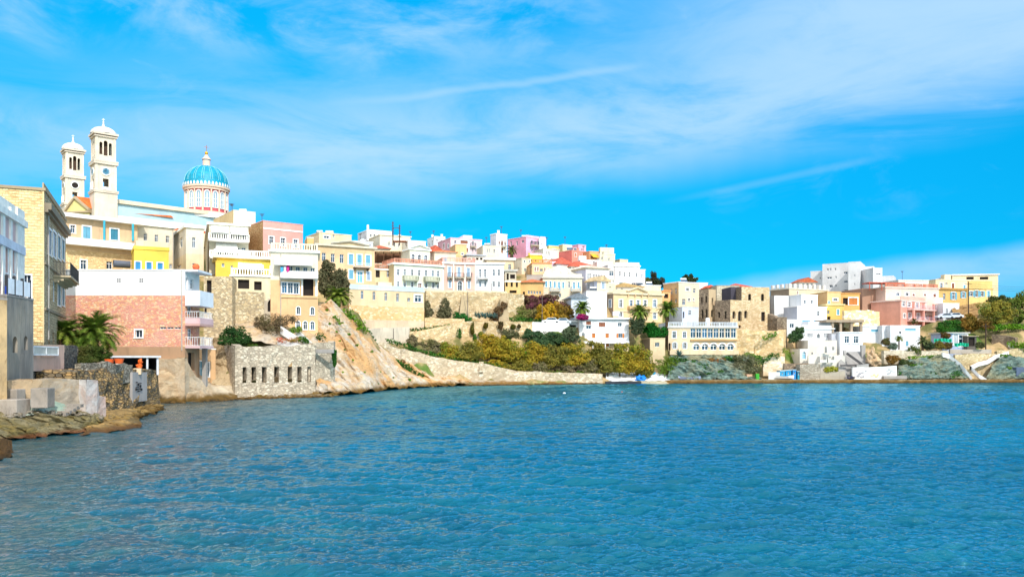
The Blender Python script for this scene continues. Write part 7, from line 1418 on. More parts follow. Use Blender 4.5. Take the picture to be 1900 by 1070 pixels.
house('small white house with a blue balcony under the shaded ochre wing', 1750, 1780, 200, 6, 563, 592, D=7, auto=.6, wall=plaster((238, 242, 248), .1), cornice=.15, cover=.05, cm=WH, wins=[('F', 'pt', 1, 1757, 577, 0, 0, 3.5, 9), ('F', 'pt', 1, 1770, 577, 0, 0, 3.5, 9)])
car('white and blue van parked below the small white house', 1753, 592, 196, 4.2, (215, 228, 245))['group'] = 'cars parked on the upper road'; car('pale silver car parked right of the van', 1770, 591, 196.5, 4.0, (225, 232, 240))['group'] = 'cars parked on the upper road'
house('blue and white boat shed with a dark barred front', 1757, 1795, 178, 4, 618, 645, D=6, wall=plaster((190, 206, 236), .2), cornice=.2, cover=.4, cm=plaster((226, 222, 214)), clutter=False, wins=[('F', 'w', 1, 1787, 632, 0, 0, 16, 22), ('F', 'sw', 1, 1773, 630, 0, 0, 8, 20)])
house('low dark fronted shed right of the blue and white boat shed', 1795, 1812, 177, 4, 624, 645, D=6, wall=plaster((120, 112, 104), .4), cornice=.15, cover=.3, cm=plaster((200, 180, 150)), clutter=False, wins=[('F', 'd', 1, 1803, 634, 0, 0, 12, 16)])
def net(label, pts, Y):
    q = MB(); n_ = 24
    for i in range(n_):
        t0, t1 = i / n_, (i + 1) / n_; x0, x1 = pts[0] + (pts[2] - pts[0]) * t0, pts[0] + (pts[2] - pts[0]) * t1; s0, s1 = math.sin(t0 * 9) * .8, math.sin(t1 * 9) * .8
        a, b, c_, d_ = P(x0, pts[3] + s0, Y + .15 * math.sin(i)), P(x1, pts[3] + s1, Y + .15 * math.sin(i + 1)), P(x1, pts[1] + s1 * .6, Y + .3 * math.sin(i * 1.3 + 1)), P(x0, pts[1] + s0 * .6, Y + .3 * math.sin(i * 1.3)); q.poly([a, b, c_, d_]); o = Vector((0, .04, 0)); q.poly([d_ + o, c_ + o, b + o, a + o])
    tag(q.build('shade_net', paint((30, 190, 150), .8, .8), None, P(pts[0], pts[3], Y)), label, 'net')
net('turquoise green net fence left of the blue boat shed', (1733, 628, 1766, 634), 176); net('turquoise green net fence in front of the blue boat shed', (1771, 636, 1797, 642), 175)

# ---- quay and shore, right
QM = rockm((190, 165, 125), (160, 138, 104), (206, 186, 150), .8, (0, 0, 0), (1, 1, 5), wet=(128, 94, 48), crack=.6)
wallstrip('low stone quay edge along the water on the right', [(1236, 160.6, 705, 714), (1400, 161.4, 704.5, 714), (1600, 163.4, 704, 713), (1760, 165.6, 704, 713), (1900, 168, 703.6, 712), (2100, 170, 703.6, 712)], QM, 7, .16, seed=100, name='quay', cat='quay', top_rough=.05)
slab_thing('dark painted concrete slipway block at the water in front of the golden trees', 'slipway_block', 'slipway', 1124, 1190, 158.4, 707.5, 716, 5, plaster((60, 62, 70), .5), 1)
slab_thing('light concrete quay slab between the dark slipway and the stone quay', 'quay_slab', 'quay', 1190, 1237, 159, 707, 715, 5, plaster((206, 190, 160), .5), 1)
loft('beach', [[(850, 717, 146.8), (950, 716.5, 151.5), (1040, 715, 155), (1124, 714, 158)], [(850, 713.5, 148.5), (950, 712.5, 153), (1040, 711, 156.3), (1124, 709, 159.5)], [(850, 710, 150), (950, 709, 154), (1040, 707, 157.5), (1124, 705, 161)]], rockm((206, 192, 166), (180, 164, 136), (216, 204, 184), 1.6, wet=(140, 104, 52)), 180, 5, .22, 1.4, kind='structure', seed=101, back=1)
loft('whitewashed_slope', [[(1124, 707, 159.5), (1160, 706.5, 160), (1200, 706.5, 160.5), (1250, 706, 161.5)], [(1124, 700, 162), (1160, 701, 162.5), (1200, 699, 163), (1250, 703, 163.5)], [(1124, 693, 163.5), (1160, 696, 164), (1200, 692, 165), (1246, 701, 165)]], rockm((246, 246, 248), (225, 232, 240), (250, 250, 250), .6, k=.85, crack=.2), 60, 7, .4, .6, kind='structure', seed=102, back=3)
q = MB(); c = P(1190, 706, 161); q.blob(c + Vector((-.1, 0, .4)), (.85, .6, .6), 24, seed=3, amp=.7); tag(q.build('blue_tarpaulin', paint((20, 130, 225), .5), None, c, True), 'bright blue tarpaulin bundle on the whitewashed slipway', 'tarpaulin')
q = MB(); c = P(1210, 696, 165); q.blob(c + Vector((0, 0, .4)), (.8, .6, .4), 10, seed=4, amp=.2); tag(q.build('blue_tarpaulin', paint((50, 150, 190), .5), None, c, True), 'small teal blue tarpaulin above the slipway', 'tarpaulin')
def boat(label, px, py, Y, L, colr, yaw=0, group='small boats on the shore'):
    c = P(px, py, Y); r_ = thing('rowing_boat', label, 'boat', c, group); a = R(yaw); d = Vector((math.cos(a), math.sin(a), 0)); s_ = Vector((-d.y, d.x, 0)); m = MB(); n_ = 10; rows = []
    for i in range(n_ + 1):
        t = i / n_; w_ = .75 * math.sin(math.pi * (.12 + .88 * t) ** .8) ** .6 if t < 1 else .02; w_ = max(w_, .03); sh = .25 * (2 * t - 1) ** 2
        p = c + d * (L * (t - .5)); rows.append([p + s_ * w_ + Vector((0, 0, .6 + sh)), p + s_ * w_ * .6 + Vector((0, 0, .15 + sh * .5)), p + Vector((0, 0, sh * .4)), p - s_ * w_ * .6 + Vector((0, 0, .15 + sh * .5)), p - s_ * w_ + Vector((0, 0, .6 + sh))])
    for i in range(n_):
        for j in range(4): m.poly([rows[i][j], rows[i + 1][j], rows[i + 1][j + 1], rows[i][j + 1]])
    m.build('hull', paint(colr, .5), r_); m = MB(); 
    for t in (.3, .6): p = c + d * (L * (t - .5)) + Vector((0, 0, .45)); m.frame_box(p - s_ * .65, d * .25, s_ * 1.3, Vector((0, 0, .06)))
    m.build('seat', paint((190, 160, 120)), r_)
boat('upturned looking grey boat on the quay below the green rocks', 1280, 705, 163, 4.5, (150, 165, 195), 5); boat('white rowing boat on the quay beside the blue sheds', 1455, 703, 165, 4, (240, 242, 245), 0); boat('dark blue rowing boat below the concrete ruins', 1580, 704, 166, 2.6, (60, 66, 92), 40)
for i, (x, w_, h_, c_) in enumerate([(1452, 9, 15, (60, 160, 205)), (1463, 10, 16, (30, 150, 205)), (1474, 6, 17, (40, 140, 210)), (1482, 4, 14, (40, 150, 180))]):
    house(['leftmost pale blue beach hut on the quay', 'widest bright blue beach hut on the quay', 'deep blue beach hut, third of the row', 'narrow teal beach hut against the stone wall'][i], x - w_ / 2, x + w_ / 2, 165.5, 0, 703 - h_, 703, D=2.2, wall=paint(c_, .6), cornice=.1, cover=.1, cm=paint((200, 220, 225)), clutter=False, gc=False, base=.3, cat='beach hut', name='beach_hut', group='blue beach huts on the quay', wins=[('F', 'p', 1, x, 700 - h_ / 2, 0, 0, 3, 4)])
wallstrip('white picket fence left of the blue beach huts', [(1426, 165, 690, 703), (1447, 165, 690, 703)], plaster((236, 240, 240)), .1, .02, seed=110, name='fence', cat='fence', top_rough=.02)
gb_ = slab_thing('green and yellow recycling box on the quay', 'recycling_box', 'box', 1403, 1409, 164.5, 693, 704, .9, paint((60, 170, 50))); slab_thing('small brick red kiosk block left of the green box', 'kiosk_block', 'block', 1386, 1396, 165, 694, 704, 1.4, plaster((210, 170, 140)))
wallstrip('grey dry stone wall on the quay between the blue huts and the concrete ruins', [(1484, 165.4, 676, 704), (1521, 165.4, 676, 704), (1522, 168, 676, 704)], stone((186, 176, 158), (160, 150, 134), (200, 190, 174), 1.6, (110, 100, 88), .12, zs=2.2), 2.5, .2, seed=111, gc=1)
wallstrip('rough low concrete wall with a yellow bush above it', [(1521, 166.2, 690, 704), (1568, 166, 689, 704)], plaster((196, 186, 168), .7), 1.2, .1, seed=112, gc=1)
wallstrip('long dark rubble wall behind the blue beach huts', [(1455, 168.5, 674, 700), (1500, 168.5, 674, 700)], RUIND, 1, .3, seed=113)
bush('yellow flowering bush above the low concrete wall', [(1536, 686, 166.5, 9, 6), (1546, 684, 166.5, 7, 6)], leafm((210, 200, 60), (130, 150, 60), (190, 180, 50), .85), 1100, .26, seed=40)
# collapsed concrete slabs
cr_ = thing('collapsed_house', 'collapsed grey concrete house of tilted slabs beside the white graffiti wall', 'ruin', P(1590, 690, 170)); CS = plaster((172, 168, 164), .6); q = MB()
for a, b, c_, d_, t_ in (((1568, 652, 172), (1602, 652, 172), (1612, 678, 169), (1570, 680, 169), .4), ((1568, 680, 168.5), (1612, 680, 168.5), (1612, 704, 168), (1568, 704, 168), .4), ((1566, 650, 171), (1570, 650, 171), (1572, 703, 167), (1566, 703, 167), .5), ((1556, 672, 168), (1568, 655, 169.5), (1570, 700, 167), (1556, 694, 167), .4), ((1598, 640, 171), (1606, 640, 171), (1606, 682, 170), (1600, 682, 170), .6)):
    pts = [P(*p) for p in (a, b, c_, d_)]; o = Vector((0, t_, -.05)); q = MB(); q.poly(pts); q.poly([p + o for p in pts][::-1])
    for i in range(4): j = (i + 1) % 4; q.poly([pts[i], pts[j], pts[j] + o, pts[i] + o])
    q.build('concrete_slab', CS, cr_)
q = MB(); q.bar(P(1571, 655, 168.3), P(1600, 676, 166.9), .5); q.bar(P(1560, 678, 167), P(1612, 676, 167.6), .35); q.build('beam', plaster((100, 96, 96), .4), cr_)
q = MB(); q.frame_box(P(1590, 682, 166.5), P(1612, 680, 166.8) - P(1590, 682, 166.5), Vector((0, 1, 0)), Vector((0, 0, .6))); q.build('fallen_block', CS, cr_)
wg = wallstrip('white wall with faded graffiti patches on the quay', [(1582, 166, 681, 704), (1612, 166.2, 681, 704), (1640, 166.4, 680, 704), (1664, 166.6, 678, 696)], plaster((248, 246, 244), .25), .5, .03, seed=120, name='graffiti_wall', cat='wall', top_rough=.03, gc=1)
fgw = Facade(XY(1582, 165.9), (XY(1664, 166.5) - XY(1582, 165.9)).normalized(), 9, wg)
for col_, sp_ in (((120, 118, 135), [(1590, 690), (1595, 693), (1600, 691), (1602, 698), (1598, 699), (1592, 697), (1606, 688)]), ((225, 215, 90), [(1617, 697), (1622, 695), (1626, 698), (1629, 695)]), ((160, 165, 168), [(1646, 688), (1650, 685), (1655, 687), (1652, 691), (1658, 690), (1648, 693)])):
    q = MB()
    for i, (x, y) in enumerate(sp_):
        n_ = 10; c = fgw.rect(x, y, 3.4 + (i % 3), 2.6 + (i % 2)); cu, cz = (c[0] + c[1]) / 2, (c[2] + c[3]) / 2; ru, rz_ = (c[1] - c[0]) / 2, (c[3] - c[2]) / 2
        for k in range(n_): t0, t1 = 6.283 * k / n_, 6.283 * (k + 1) / n_; q.poly([fgw.pt(cu + ru * r * math.cos(t), cz + rz_ * r * math.sin(t), .07) for r, t in ((1, t0), (1, t1), (.55, t1), (.55, t0))])
    q.build('graffiti', paint(col_, .9), wg)
slab_thing('low broken concrete ledge at the foot of the white graffiti wall', 'concrete_ledge', 'ledge', 1640, 1683, 165.5, 697, 703, 1.5, GREYC)
boul = [(1600, 660, 169.5, 0.8, 1.3, 'tall pale boulder standing on the slope beside the collapsed house'), (1597, 668, 169, .8, .9, 'rounded pale boulder below the tall one beside the collapsed house'), (1622, 672, 169.5, 1.2, .8, 'low white topped boulder above the graffiti wall')]
for x, y, Y, r1, r2, lb in boul: x += 18 if x < 1610 else 0; c = P(x, y, Y); q = MB(); q.blob(c, (r1, r1, r2), 22, seed=x, amp=.55); tag(q.build('boulder', rockm((225, 190, 150), (200, 165, 125), (235, 210, 180), .8), None, c, True), lb, 'boulder', 'pale boulders above the quay')

# green schist rocks
SCH = rockm((150, 178, 166), (108, 130, 124), (176, 172, 138), 1.1, (0, R(-30), 0), (.6, 1, 3.4), wet=(110, 100, 74), crack=.95, bump=.5, k=.72)
loft('green_rock', [[(1238, 705, 163), (1280, 704, 163.5), (1330, 703, 164), (1390, 703, 165)], [(1240, 690, 165), (1280, 682, 165.5), (1330, 682, 166), (1390, 692, 166.5)], [(1238, 676, 167), (1280, 668, 168.5), (1330, 668, 168.8), (1390, 674, 170)], [(1240, 664, 170), (1280, 660, 171.5), (1330, 659, 171.8), (1390, 664, 172.5)]], SCH, 190, 28, 1.05, .42, (.8, 1, 1.6), R(30), 130, kind='structure', ridge=.5)
loft('green_rock', [[(1660, 704, 166.5), (1700, 703, 167), (1740, 703, 167.3), (1790, 703, 168)], [(1664, 690, 168.5), (1700, 684, 169), (1740, 682, 169.5), (1790, 692, 169)], [(1668, 672, 171.5), (1700, 664, 172), (1740, 660, 173), (1772, 672, 171)]], SCH, 190, 28, .95, .42, (.8, 1, 1.8), R(-25), 131, kind='structure', ridge=.5)
loft('green_rock', [[(1828, 704, 168), (1860, 703.5, 168.5), (1900, 702.5, 169), (1980, 702, 170)], [(1836, 688, 170), (1860, 684, 170.5), (1900, 690, 170.5), (1980, 688, 171.5)], [(1850, 666, 173), (1870, 661, 173.5), (1900, 668, 172.5), (1980, 664, 173.5)]], SCH, 150, 28, .95, .42, (.8, 1, 1.8), R(-25), 132, kind='structure', ridge=.5)
# ramps with white edges
RST = stone((206, 186, 146), (184, 164, 124), (220, 200, 164), 1.2, (190, 170, 132), .07, patch=.6)
def edge(label, pts, w_=.5, h=.8):
    m = MB(); c0 = P(*pts[0])
    for a, b in zip(pts[:-1], pts[1:]): a, b = P(*a), P(*b); m.frame_box(a - Vector((0, w_ / 2, h)), b - a, Vector((0, w_, 0)), Vector((0, 0, h)))
    tag(m.build('ramp_parapet', WH, None, c0), label, 'parapet')
edge('white edged ramp parapet descending right towards the quay', [(1748, 654, 172.5), (1760, 657, 172.3), (1782, 674, 170), (1790, 684, 168.6), (1802, 699, 167.5)], .6, .9)
edge('white zigzag parapet rising from the quay to the upper right', [(1829, 702, 167.6), (1815, 694, 168.5), (1801, 679, 170), (1815, 672, 171), (1832, 668, 172), (1848, 658, 174), (1862, 655, 175), (1882, 645, 178), (1872, 636, 180)], .6, .8)
wallstrip('triangular rubble terrace wall between the two white edged ramps', [(1772, 172.5, 658, 690), (1800, 172, 656, 704), (1840, 174, 656, 700), (1852, 175, 658, 690)], RST, 1, .2, seed=133, gc=2)
slab_thing('long pale concrete parapet above the triangular terrace wall', 'concrete_parapet', 'parapet', 1763, 1840, 174.5, 648, 656, .5, plaster((196, 184, 170), .5), 1)
wallstrip('low stone terrace wall along the garden below the low white houses', [(1640, 173, 650, 668), (1700, 173.5, 651, 668), (1760, 174, 650, 668)], stone((214, 200, 176), (190, 176, 152), (226, 214, 194), 1.5, (200, 186, 160), .07, patch=.7), 1, .15, seed=134, gc=2)
wallstrip('tall rubble wall at the right edge above the green rocks', [(1850, 176, 652, 680), (1890, 176, 646, 676), (1960, 177, 644, 680)], RST, 1, .25, seed=135, gc=2)
wallstrip('dark shaded stone wall of the upper right path', [(1840, 184, 620, 640), (1866, 182, 622, 644), (1884, 180, 626, 648)], RUIND, .8, .15, seed=136, gc=1)
slab_thing('dark blue grey boathouse front at the right edge of the rocks', 'boathouse', 'boathouse', 1886, 1925, 169.5, 681, 704, 3, plaster((92, 106, 130), .4))
strip('bright green grass on the crest of the green rocks at right', [(1686, 664, 172), (1720, 662, 172.5), (1755, 660, 173)], GRN, 3.5, 50, .32, seed=50); strip('dark green ivy at the foot of the ramp', [(1765, 697, 167.6), (1778, 693, 168), (1788, 694, 168)], GRND, 6, 110, .3, seed=51)
strip('dark green patch left of the graffiti wall end', [(1668, 692, 168), (1674, 682, 169)], GRND, 5, 70, .3, seed=52); strip('green slope of grass below the upper right path', [(1880, 640, 178), (1900, 644, 176), (1930, 640, 177), (1905, 632, 180)], GRN, 8, 120, .4, seed=53)
strip('green grass on the top of the rightmost rocks', [(1860, 660, 173), (1880, 660, 173.5)], GRN, 3.5, 70, .3, seed=54)
bush('round reddish brown bush above the graffiti wall', [(1654, 667, 170, 10, 8), (1662, 664, 170.5, 7, 6)], leafm((170, 120, 50), (140, 100, 50), (110, 110, 50), .8), 1500, .3, seed=55); bush('dark green bush right of the reddish brown bush', [(1678, 672, 170.5, 9, 6), (1688, 676, 170, 6, 5)], leafm((70, 90, 50), (100, 110, 60), None, .8), 1100, .3, seed=56)
strip('bright green creeper over the rocks below the beige seaside house, left part', [(1226, 676, 166), (1235, 672, 166.5), (1250, 668, 167.5), (1234, 690, 164.5), (1244, 684, 165)], leafm((90, 130, 40), (120, 140, 44), None, .8), 10, 170, .34, seed=57)
strip('bright green creeper over the rocks below the beige seaside house, right part', [(1264, 668, 168), (1285, 674, 167), (1300, 680, 166), (1314, 682, 166)], GRND, 6.5, 120, .32, seed=58)
strip('rust coloured dry growth on the rocks below the arches', [(1316, 668, 169), (1334, 670, 168.6), (1348, 666, 169)], leafm((170, 110, 60), (140, 120, 70), None, .8), 5, 90, .3, seed=59)
strip('green growth on the rock crest beside the terrace wall', [(1350, 664, 170), (1366, 668, 169.5), (1382, 672, 169)], GRND, 5, 90, .3, seed=60)
bush('big grey green round shrub at the foot of the golden rubble wall', [(1385, 668, 168, 18, 14), (1398, 676, 167.5, 14, 13), (1376, 680, 167, 14, 12), (1392, 686, 166.8, 16, 8)], leafm((128, 128, 96), (104, 112, 74), (150, 140, 110), .8), 4200, .34, seed=61)
strip('green grass patches on the golden rubble wall', [(1420, 626, 173), (1436, 620, 173.5), (1446, 626, 173)], GRN, 5, 80, .32, seed=62); strip('green grass band under the golden rubble wall', [(1405, 662, 168.5), (1412, 672, 168), (1430, 660, 168.7), (1448, 660, 168.8)], GRND, 5, 80, .3, seed=63)
strip('green grass slope beside the cream gatehouse', [(1458, 650, 171), (1466, 656, 170.5), (1474, 658, 170)], leafm((150, 170, 50), (110, 130, 50), None, .8), 6, 90, .3, seed=64)
agave('single large blue agave on the rocks below the veranda house', [(1259, 659, 167.5), (1261, 661, 167.2)], 1.6, 34)
tree('round dark green tree in front of the white annex', 1478, 645, 176, [(1478, 622, 12, 11), (1484, 614, 8, 8), (1470, 628, 9, 9)], leafm((66, 100, 60), (90, 116, 70), None, .8), .2, 2600, .34)
tree('dark cypress like tree on the skyline left of the tall cream house', 1216, 535, 205, [(1212, 516, 6, 12), (1214, 525, 9, 9), (1224, 522, 9, 9), (1228, 530, 8, 6)], leafm((60, 80, 50), (90, 70, 50), (50, 74, 50), .75), .2, 2200, .36)
bush('small olive green bush left of the skyline cypress', [(1200, 520, 203, 8, 5), (1192, 522, 202, 5, 4)], leafm((90, 104, 40), (110, 110, 50), None, .75), 700, .36, seed=70)
tree('dark pine crown above the tall cream house', 1276, 530, 212, [(1270, 517, 9, 6), (1280, 515, 9, 6), (1288, 519, 7, 4)], leafm((60, 84, 50), (80, 96, 56), None, .75), .2, 1800, .36)
tree('green garden tree between the white house and the cube house', 1205, 622, 175, [(1206, 608, 10, 9), (1214, 612, 8, 8), (1198, 612, 7, 7)], leafm((30, 110, 34), (44, 130, 40), None, .8), .18, 1800, .34)
tree('grey green garden tree right of the white seaside house', 1180, 622, 171, [(1176, 602, 11, 12), (1188, 600, 10, 12), (1180, 614, 13, 8)], leafm((104, 116, 84), (84, 100, 70), None, .8), .18, 2600, .34)
bush('dark green ivy wall beside the cream house corner', [(1212, 618, 173, 14, 10), (1226, 616, 173, 12, 10), (1208, 606, 173.5, 8, 8)], leafm((24, 104, 32), (40, 124, 40), None, .8), 2600, .34, seed=71)
# right hill vegetation
palm('small fan palm on a stem in front of the low white house', 1668, 644, 629, 174, 9, PG, 30, 10, 8, trunk=.14); palm('low spreading palm right of the low white house', 1712, 648, 634, 174.5, 13, leafm((80, 100, 60), (110, 120, 70), None, .75), 34, 12, 9, trunk=.25)
palm('small palm on a stem in front of the pink balconies', 1696, 610, 597, 190, 9, leafm((90, 90, 50), (120, 110, 60), None, .7), 24, 10, 10, trunk=.12)
for i, (lb, x, yb, Y, cr, mt, nl) in enumerate([
 ('large golden olive tree on the upper right slope', 1850, 615, 186, [(1835, 576, 16, 14), (1856, 572, 18, 16), (1845, 590, 22, 14), (1870, 588, 14, 14)], leafm((150, 142, 56), (120, 130, 54), (176, 140, 52), .95), 6000),
 ('dark green tree at the right edge of the hill', 1885, 612, 188, [(1882, 566, 14, 16), (1898, 558, 14, 16), (1892, 585, 18, 16), (1915, 575, 18, 18)], leafm((112, 132, 52), (88, 112, 46), (140, 130, 54), .9), 6000),
 ('golden brown tree above the turquoise net', 1800, 618, 184, [(1795, 600, 13, 13), (1808, 604, 12, 12), (1800, 588, 9, 8)], leafm((170, 126, 46), (130, 120, 50), (150, 100, 46), .8), 3200),
 ('small dark tree behind the golden olive on the skyline', 1862, 570, 200, [(1856, 555, 10, 7), (1842, 556, 10, 6), (1870, 560, 8, 8)], leafm((100, 110, 50), (80, 90, 40), None, .8), 1800),
 ('rust brown tree on the slope right of the golden brown tree', 1830, 615, 182, [(1822, 600, 9, 10), (1834, 602, 9, 9)], leafm((150, 110, 50), (110, 110, 50), None, .8), 1800)]):
    tree(lb, x, yb, Y, cr, mt, .22, nl, .38, seed=200 + i)
bush('wide green hedge slope under the parked van', [(1756, 604, 188, 16, 9), (1780, 602, 189, 18, 8), (1770, 614, 186, 20, 7), (1745, 610, 187, 8, 8), (1800, 596, 189, 10, 6)], GRND, 4000, .4, seed=80)
strip('bright green meadow between the olive trees', [(1820, 606, 184), (1850, 608, 184), (1880, 606, 185), (1910, 606, 186)], GRN, 6, 90, .42, seed=81)
for i, (x, y, r_, c_, lb) in enumerate([(1722, 640, 11, ((96, 110, 76), (76, 92, 60)), 'grey green bush below the low palm'), (1742, 640, 10, ((140, 120, 50), (110, 110, 50)), 'golden green bush below the turquoise net'), (1758, 641, 8, ((130, 90, 50), (100, 100, 50)), 'brown bush between the two turquoise nets'), (1643, 634, 8, ((120, 90, 60), (100, 110, 60)), 'brown climbing bush at the corner of the low white houses'), (1656, 642, 8, ((110, 130, 110), (140, 150, 130)), 'silver green bush left of the small fan palm'), (1695, 650, 13, ((90, 110, 50), (110, 120, 56)), 'wide low green bush above the stone terrace wall'), (1818, 640, 8, ((100, 100, 60), (80, 90, 50)), 'dark bush right of the dark fronted shed'), (1754, 622, 8, ((150, 80, 50), (90, 90, 40)), 'red brown bush right of the pink house base')]):
    bush(lb, [(x, y, 174.2 + (3 if y < 630 else 0), r_, r_ * .75), (x + r_ * .5, y + 2, 174, r_ * .6, r_ * .5)], leafm(*c_, None, .8), 1100, .32, seed=90 + i)
rk = loft('brown_rock', [[(1766, 592, 196), (1790, 590, 196), (1815, 588, 197)], [(1766, 572, 200), (1790, 566, 201), (1818, 562, 202)]], rockm((176, 140, 90), (140, 110, 76), (200, 165, 110), .5), 40, 12, 1.0, .5, kind='structure', seed=140)
for lb, x, pt, pb, Y in (('wooden utility pole left of the golden olive tree', 1797, 522, 600, 187), ('dark wooden utility pole above the triangular terrace wall', 1829, 600, 650, 175)):
    b = P(x, pb, Y); q = MB(); q.tube(b - Vector((0, 0, .6)), (b.x, b.y, Z(pt, Y)), .14, .10, 8); r_ = thing('utility_pole', lb, 'utility pole', b, 'wooden utility poles on the right slope'); q.build('pole', paint((86, 66, 54), .9, .6), r_); q = MB(); z_ = Z(pt, Y) - .6; q.bar((b.x - .9, b.y, z_), (b.x + .9, b.y, z_), .1); q.build('crossarm', paint((86, 66, 54), .9, .6), r_)
w_ = MB()
pa, pb_ = P(1797, 526, 187), P(1990, 531, 200)
for k in range(3):
    n_ = 12
    for i in range(n_):
        t0, t1 = i / n_, (i + 1) / n_; s0, s1 = -2.2 * t0 * (1 - t0), -2.2 * t1 * (1 - t1); w_.bar(pa.lerp(pb_, t0) + Vector((0, .3 * k, s0 - .45 * k)), pa.lerp(pb_, t1) + Vector((0, .3 * k, s1 - .45 * k)), .035)
tag(w_.build('power_line', IRON, None, pa), 'three thin dark power wires running right from the wooden pole', 'power line')
# swimmer and buoy
sw = P(1154, 727.5, 5 * F / (727.5 - HY)); q = MB(); q.blob(sw + Vector((0, 0, .02)), (.11, .12, .15), 14, amp=.03); q.blob(sw + Vector((0, .1, -.22)), (.22, .14, .12), 12, amp=.05); s_ = thing('person', 'person swimming with only the head above the water in front of the slipway', 'person', sw); q.build('body', paint((190, 110, 90), .6), s_, smooth=True); q = MB(); q.blob(sw + Vector((0, .03, .07)), (.115, .12, .11), 12, amp=.05); q.build('hair', paint((60, 34, 36), .8), s_, smooth=True)
by = P(1047, 729.5, 5 * F / (729.5 - HY)); q = MB(); q.lathe(by - Vector((0, 0, .15)), [(.02, 0), (.18, .06), (.23, .18), (.15, .28), (.02, .32)], 14); tag(q.build('mooring_buoy', paint((240, 240, 240), .4), None, by, True), 'small white mooring buoy floating off the beach', 'buoy')
for x, Y, y in ((1240, 168, 665), (1300, 170, 660), (1380, 172, 665), (1330, 167, 690), (1270, 165, 700), (1440, 168, 690), (1440, 165, 703), (1540, 166, 703), (1620, 168, 690), (1700, 170, 675), (1740, 176, 648), (1780, 180, 630), (1800, 184, 618), (1850, 186, 614), (1900, 186, 612), (1850, 178, 648), (1900, 178, 645), (1820, 168, 703), (1860, 170, 690), (1960, 175, 650), (2000, 190, 605), (2200, 200, 600), (1800, 192, 592), (1860, 192, 590), (1900, 205, 560), (1850, 240, 555), (2000, 240, 556), (2300, 240, 580), (1700, 176, 645), (1750, 192, 597)): GPX.append((x, Y, y))

pebbles('loose boulders and stones on the quay below the green rocks', [(1245, 704, 163), (1330, 703, 164), (1400, 702, 165.5)], 120, .15, .6, SCH, 1.3, 8, flat=.8)
pebbles('scattered stones on the slope below the ramps', [(1664, 700, 167.5), (1740, 700, 168), (1790, 700, 168.3)], 110, .15, .55, SCH, 1.3, 9, flat=.8)
pebbles('stones along the beach below the long sloping wall', [(860, 714.5, 147.5), (950, 714, 152), (1110, 711.5, 158)], 420, .1, .34, PEB, 1.2, 10)
for i, (p_, m_) in enumerate(((((1690, 678, 169.6), (1712, 676, 169.8), (1730, 686, 169)), GRN), (((1290, 690, 164.5), (1310, 694, 164.3), (1345, 688, 165)), GRND), (((1862, 678, 171), (1880, 684, 170.4)), GRN), (((1720, 694, 168), (1740, 692, 168.2)), GRND))):
    strip(['yellow green tufts halfway down the right hand green rocks', 'dark green tufts between the green rocks below the arches', 'green tufts on the rocks right of the zigzag parapet', 'dark tufts low on the green rocks left of the ramp'][i], p_, m_, 2.4, 34, .3, seed=300 + i, step=5)

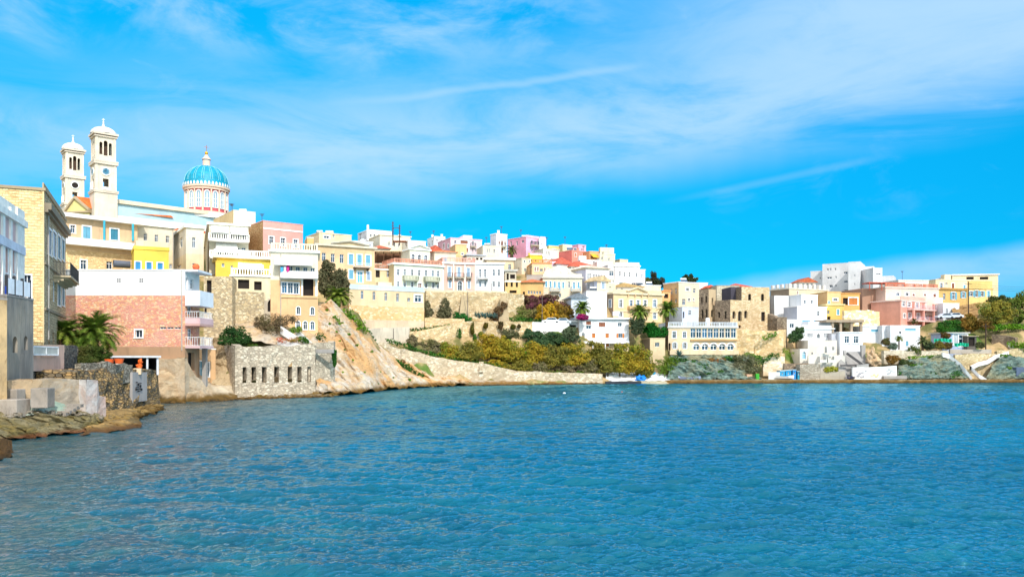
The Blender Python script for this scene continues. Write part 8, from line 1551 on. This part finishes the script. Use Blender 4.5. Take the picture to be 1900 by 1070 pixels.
# ================================================================ terrain
def build_terrain():
    shore = [(-200, 40), (-80, 44), (0, 49.5), (100, 53), (196, 57.5), (240, 68), (286, 87.5), (340, 93), (400, 97), (440, 100), (520, 104), (600, 108), (640, 112), (720, 128), (800, 141), (850, 146.5), (950, 152), (1100, 157.5), (1300, 160.5), (1600, 163.5), (1900, 168), (2300, 172), (2600, 176)]
    C = list(GC)
    for px, Y in shore:
        for dY, z in ((-12, -4), (-3.0, -1.6), (-.8, -.5), (.6, .15)): v = P(px, HY, Y + dY); C.append((v.x, v.y, z))
    for px, Y, py in GPX: v = P(px, py, Y); C.append((v.x, v.y, v.z))
    C = np.array(C)
    xs = np.concatenate([np.linspace(-500, -140, 16)[:-1], np.arange(-140, 190, 2.0), np.linspace(192, 700, 24)]); ys = np.concatenate([np.arange(34, 300, 2.0), np.linspace(304, 800, 26)])
    X, Y = np.meshgrid(xs, ys); Zt = np.zeros_like(X); Wt = np.zeros_like(X)
    for x, y, z in C:
        d2 = (X - x) ** 2 + (Y - y) ** 2 + 1.5; w_ = d2 ** -2.0; Zt += w_ * z; Wt += w_
    Zt /= Wt
    for j in range(X.shape[0]):
        for i in range(X.shape[1]):
            x, y = X[j, i], Y[j, i]
            if Zt[j, i] > 2.5: Zt[j, i] += .35 * noise.fractal(Vector((x * .15, y * .15, 3)), 1, 2, 4)
    sh = np.array(shore); PX = X / np.maximum(Y, 1) * F + CX; SY = np.interp(PX, sh[:, 0], sh[:, 1]) + .5; Zt = np.where(Y < SY, np.minimum(Zt, -.5 - (SY - Y) * .5), Zt); Zt = np.maximum(Zt, -6); dS = Y - SY
    cap = np.where(PX > 1125, np.where(dS < 7.5, .55, .55 + (dS - 7.5) * 1.1), .1 + np.maximum(dS, 0) * .9); Zt = np.where((dS >= 0) & (PX > 560), np.minimum(Zt, cap), Zt)
    nr, nc = X.shape; V = np.stack([X, Y, Zt], -1).reshape(-1, 3)
    i0 = (np.arange(nr - 1)[:, None] * nc + np.arange(nc - 1)[None, :]).reshape(-1); Fq = np.stack([i0, i0 + 1, i0 + nc + 1, i0 + nc], -1)
    me = bpy.data.meshes.new('hillside'); me.from_pydata(V.tolist(), [], Fq.tolist()); me.polygons.foreach_set('use_smooth', [True] * len(Fq))
    m, n, b, pos = newmat('hillside_soil')
    c = n.mix(n.ss(n.noise(pos, .22, 6, .65), .4, .6), sc(lin((190, 162, 120)), .8), sc(lin((120, 118, 70)), .7)); c = n.mix(n.ss(n.noise(pos, .09, 5, .6), .56, .68), c, sc(lin((92, 124, 52)), .7))
    c = n.mix(n.math('MULTIPLY', n.ss(n.noise(pos, 1.6, 5, .7), .5, .75), .5), c, sc(lin((150, 130, 100)), .5))
    n.put(b.inputs['Base Color'], c); b.inputs['Roughness'].default_value = 1; b.inputs['Specular IOR Level'].default_value = .1; bumpn(n, b, n.noise(pos, 1.2, 5), .2, 1)
    me.materials.append(m); o = bpy.data.objects.new('hillside', me); COL.objects.link(o); tag(o, kind='structure')
try: GPX
except NameError: GPX = []
build_terrain()
for o in list(scene.objects):
    if '_o' in o: del o['_o']
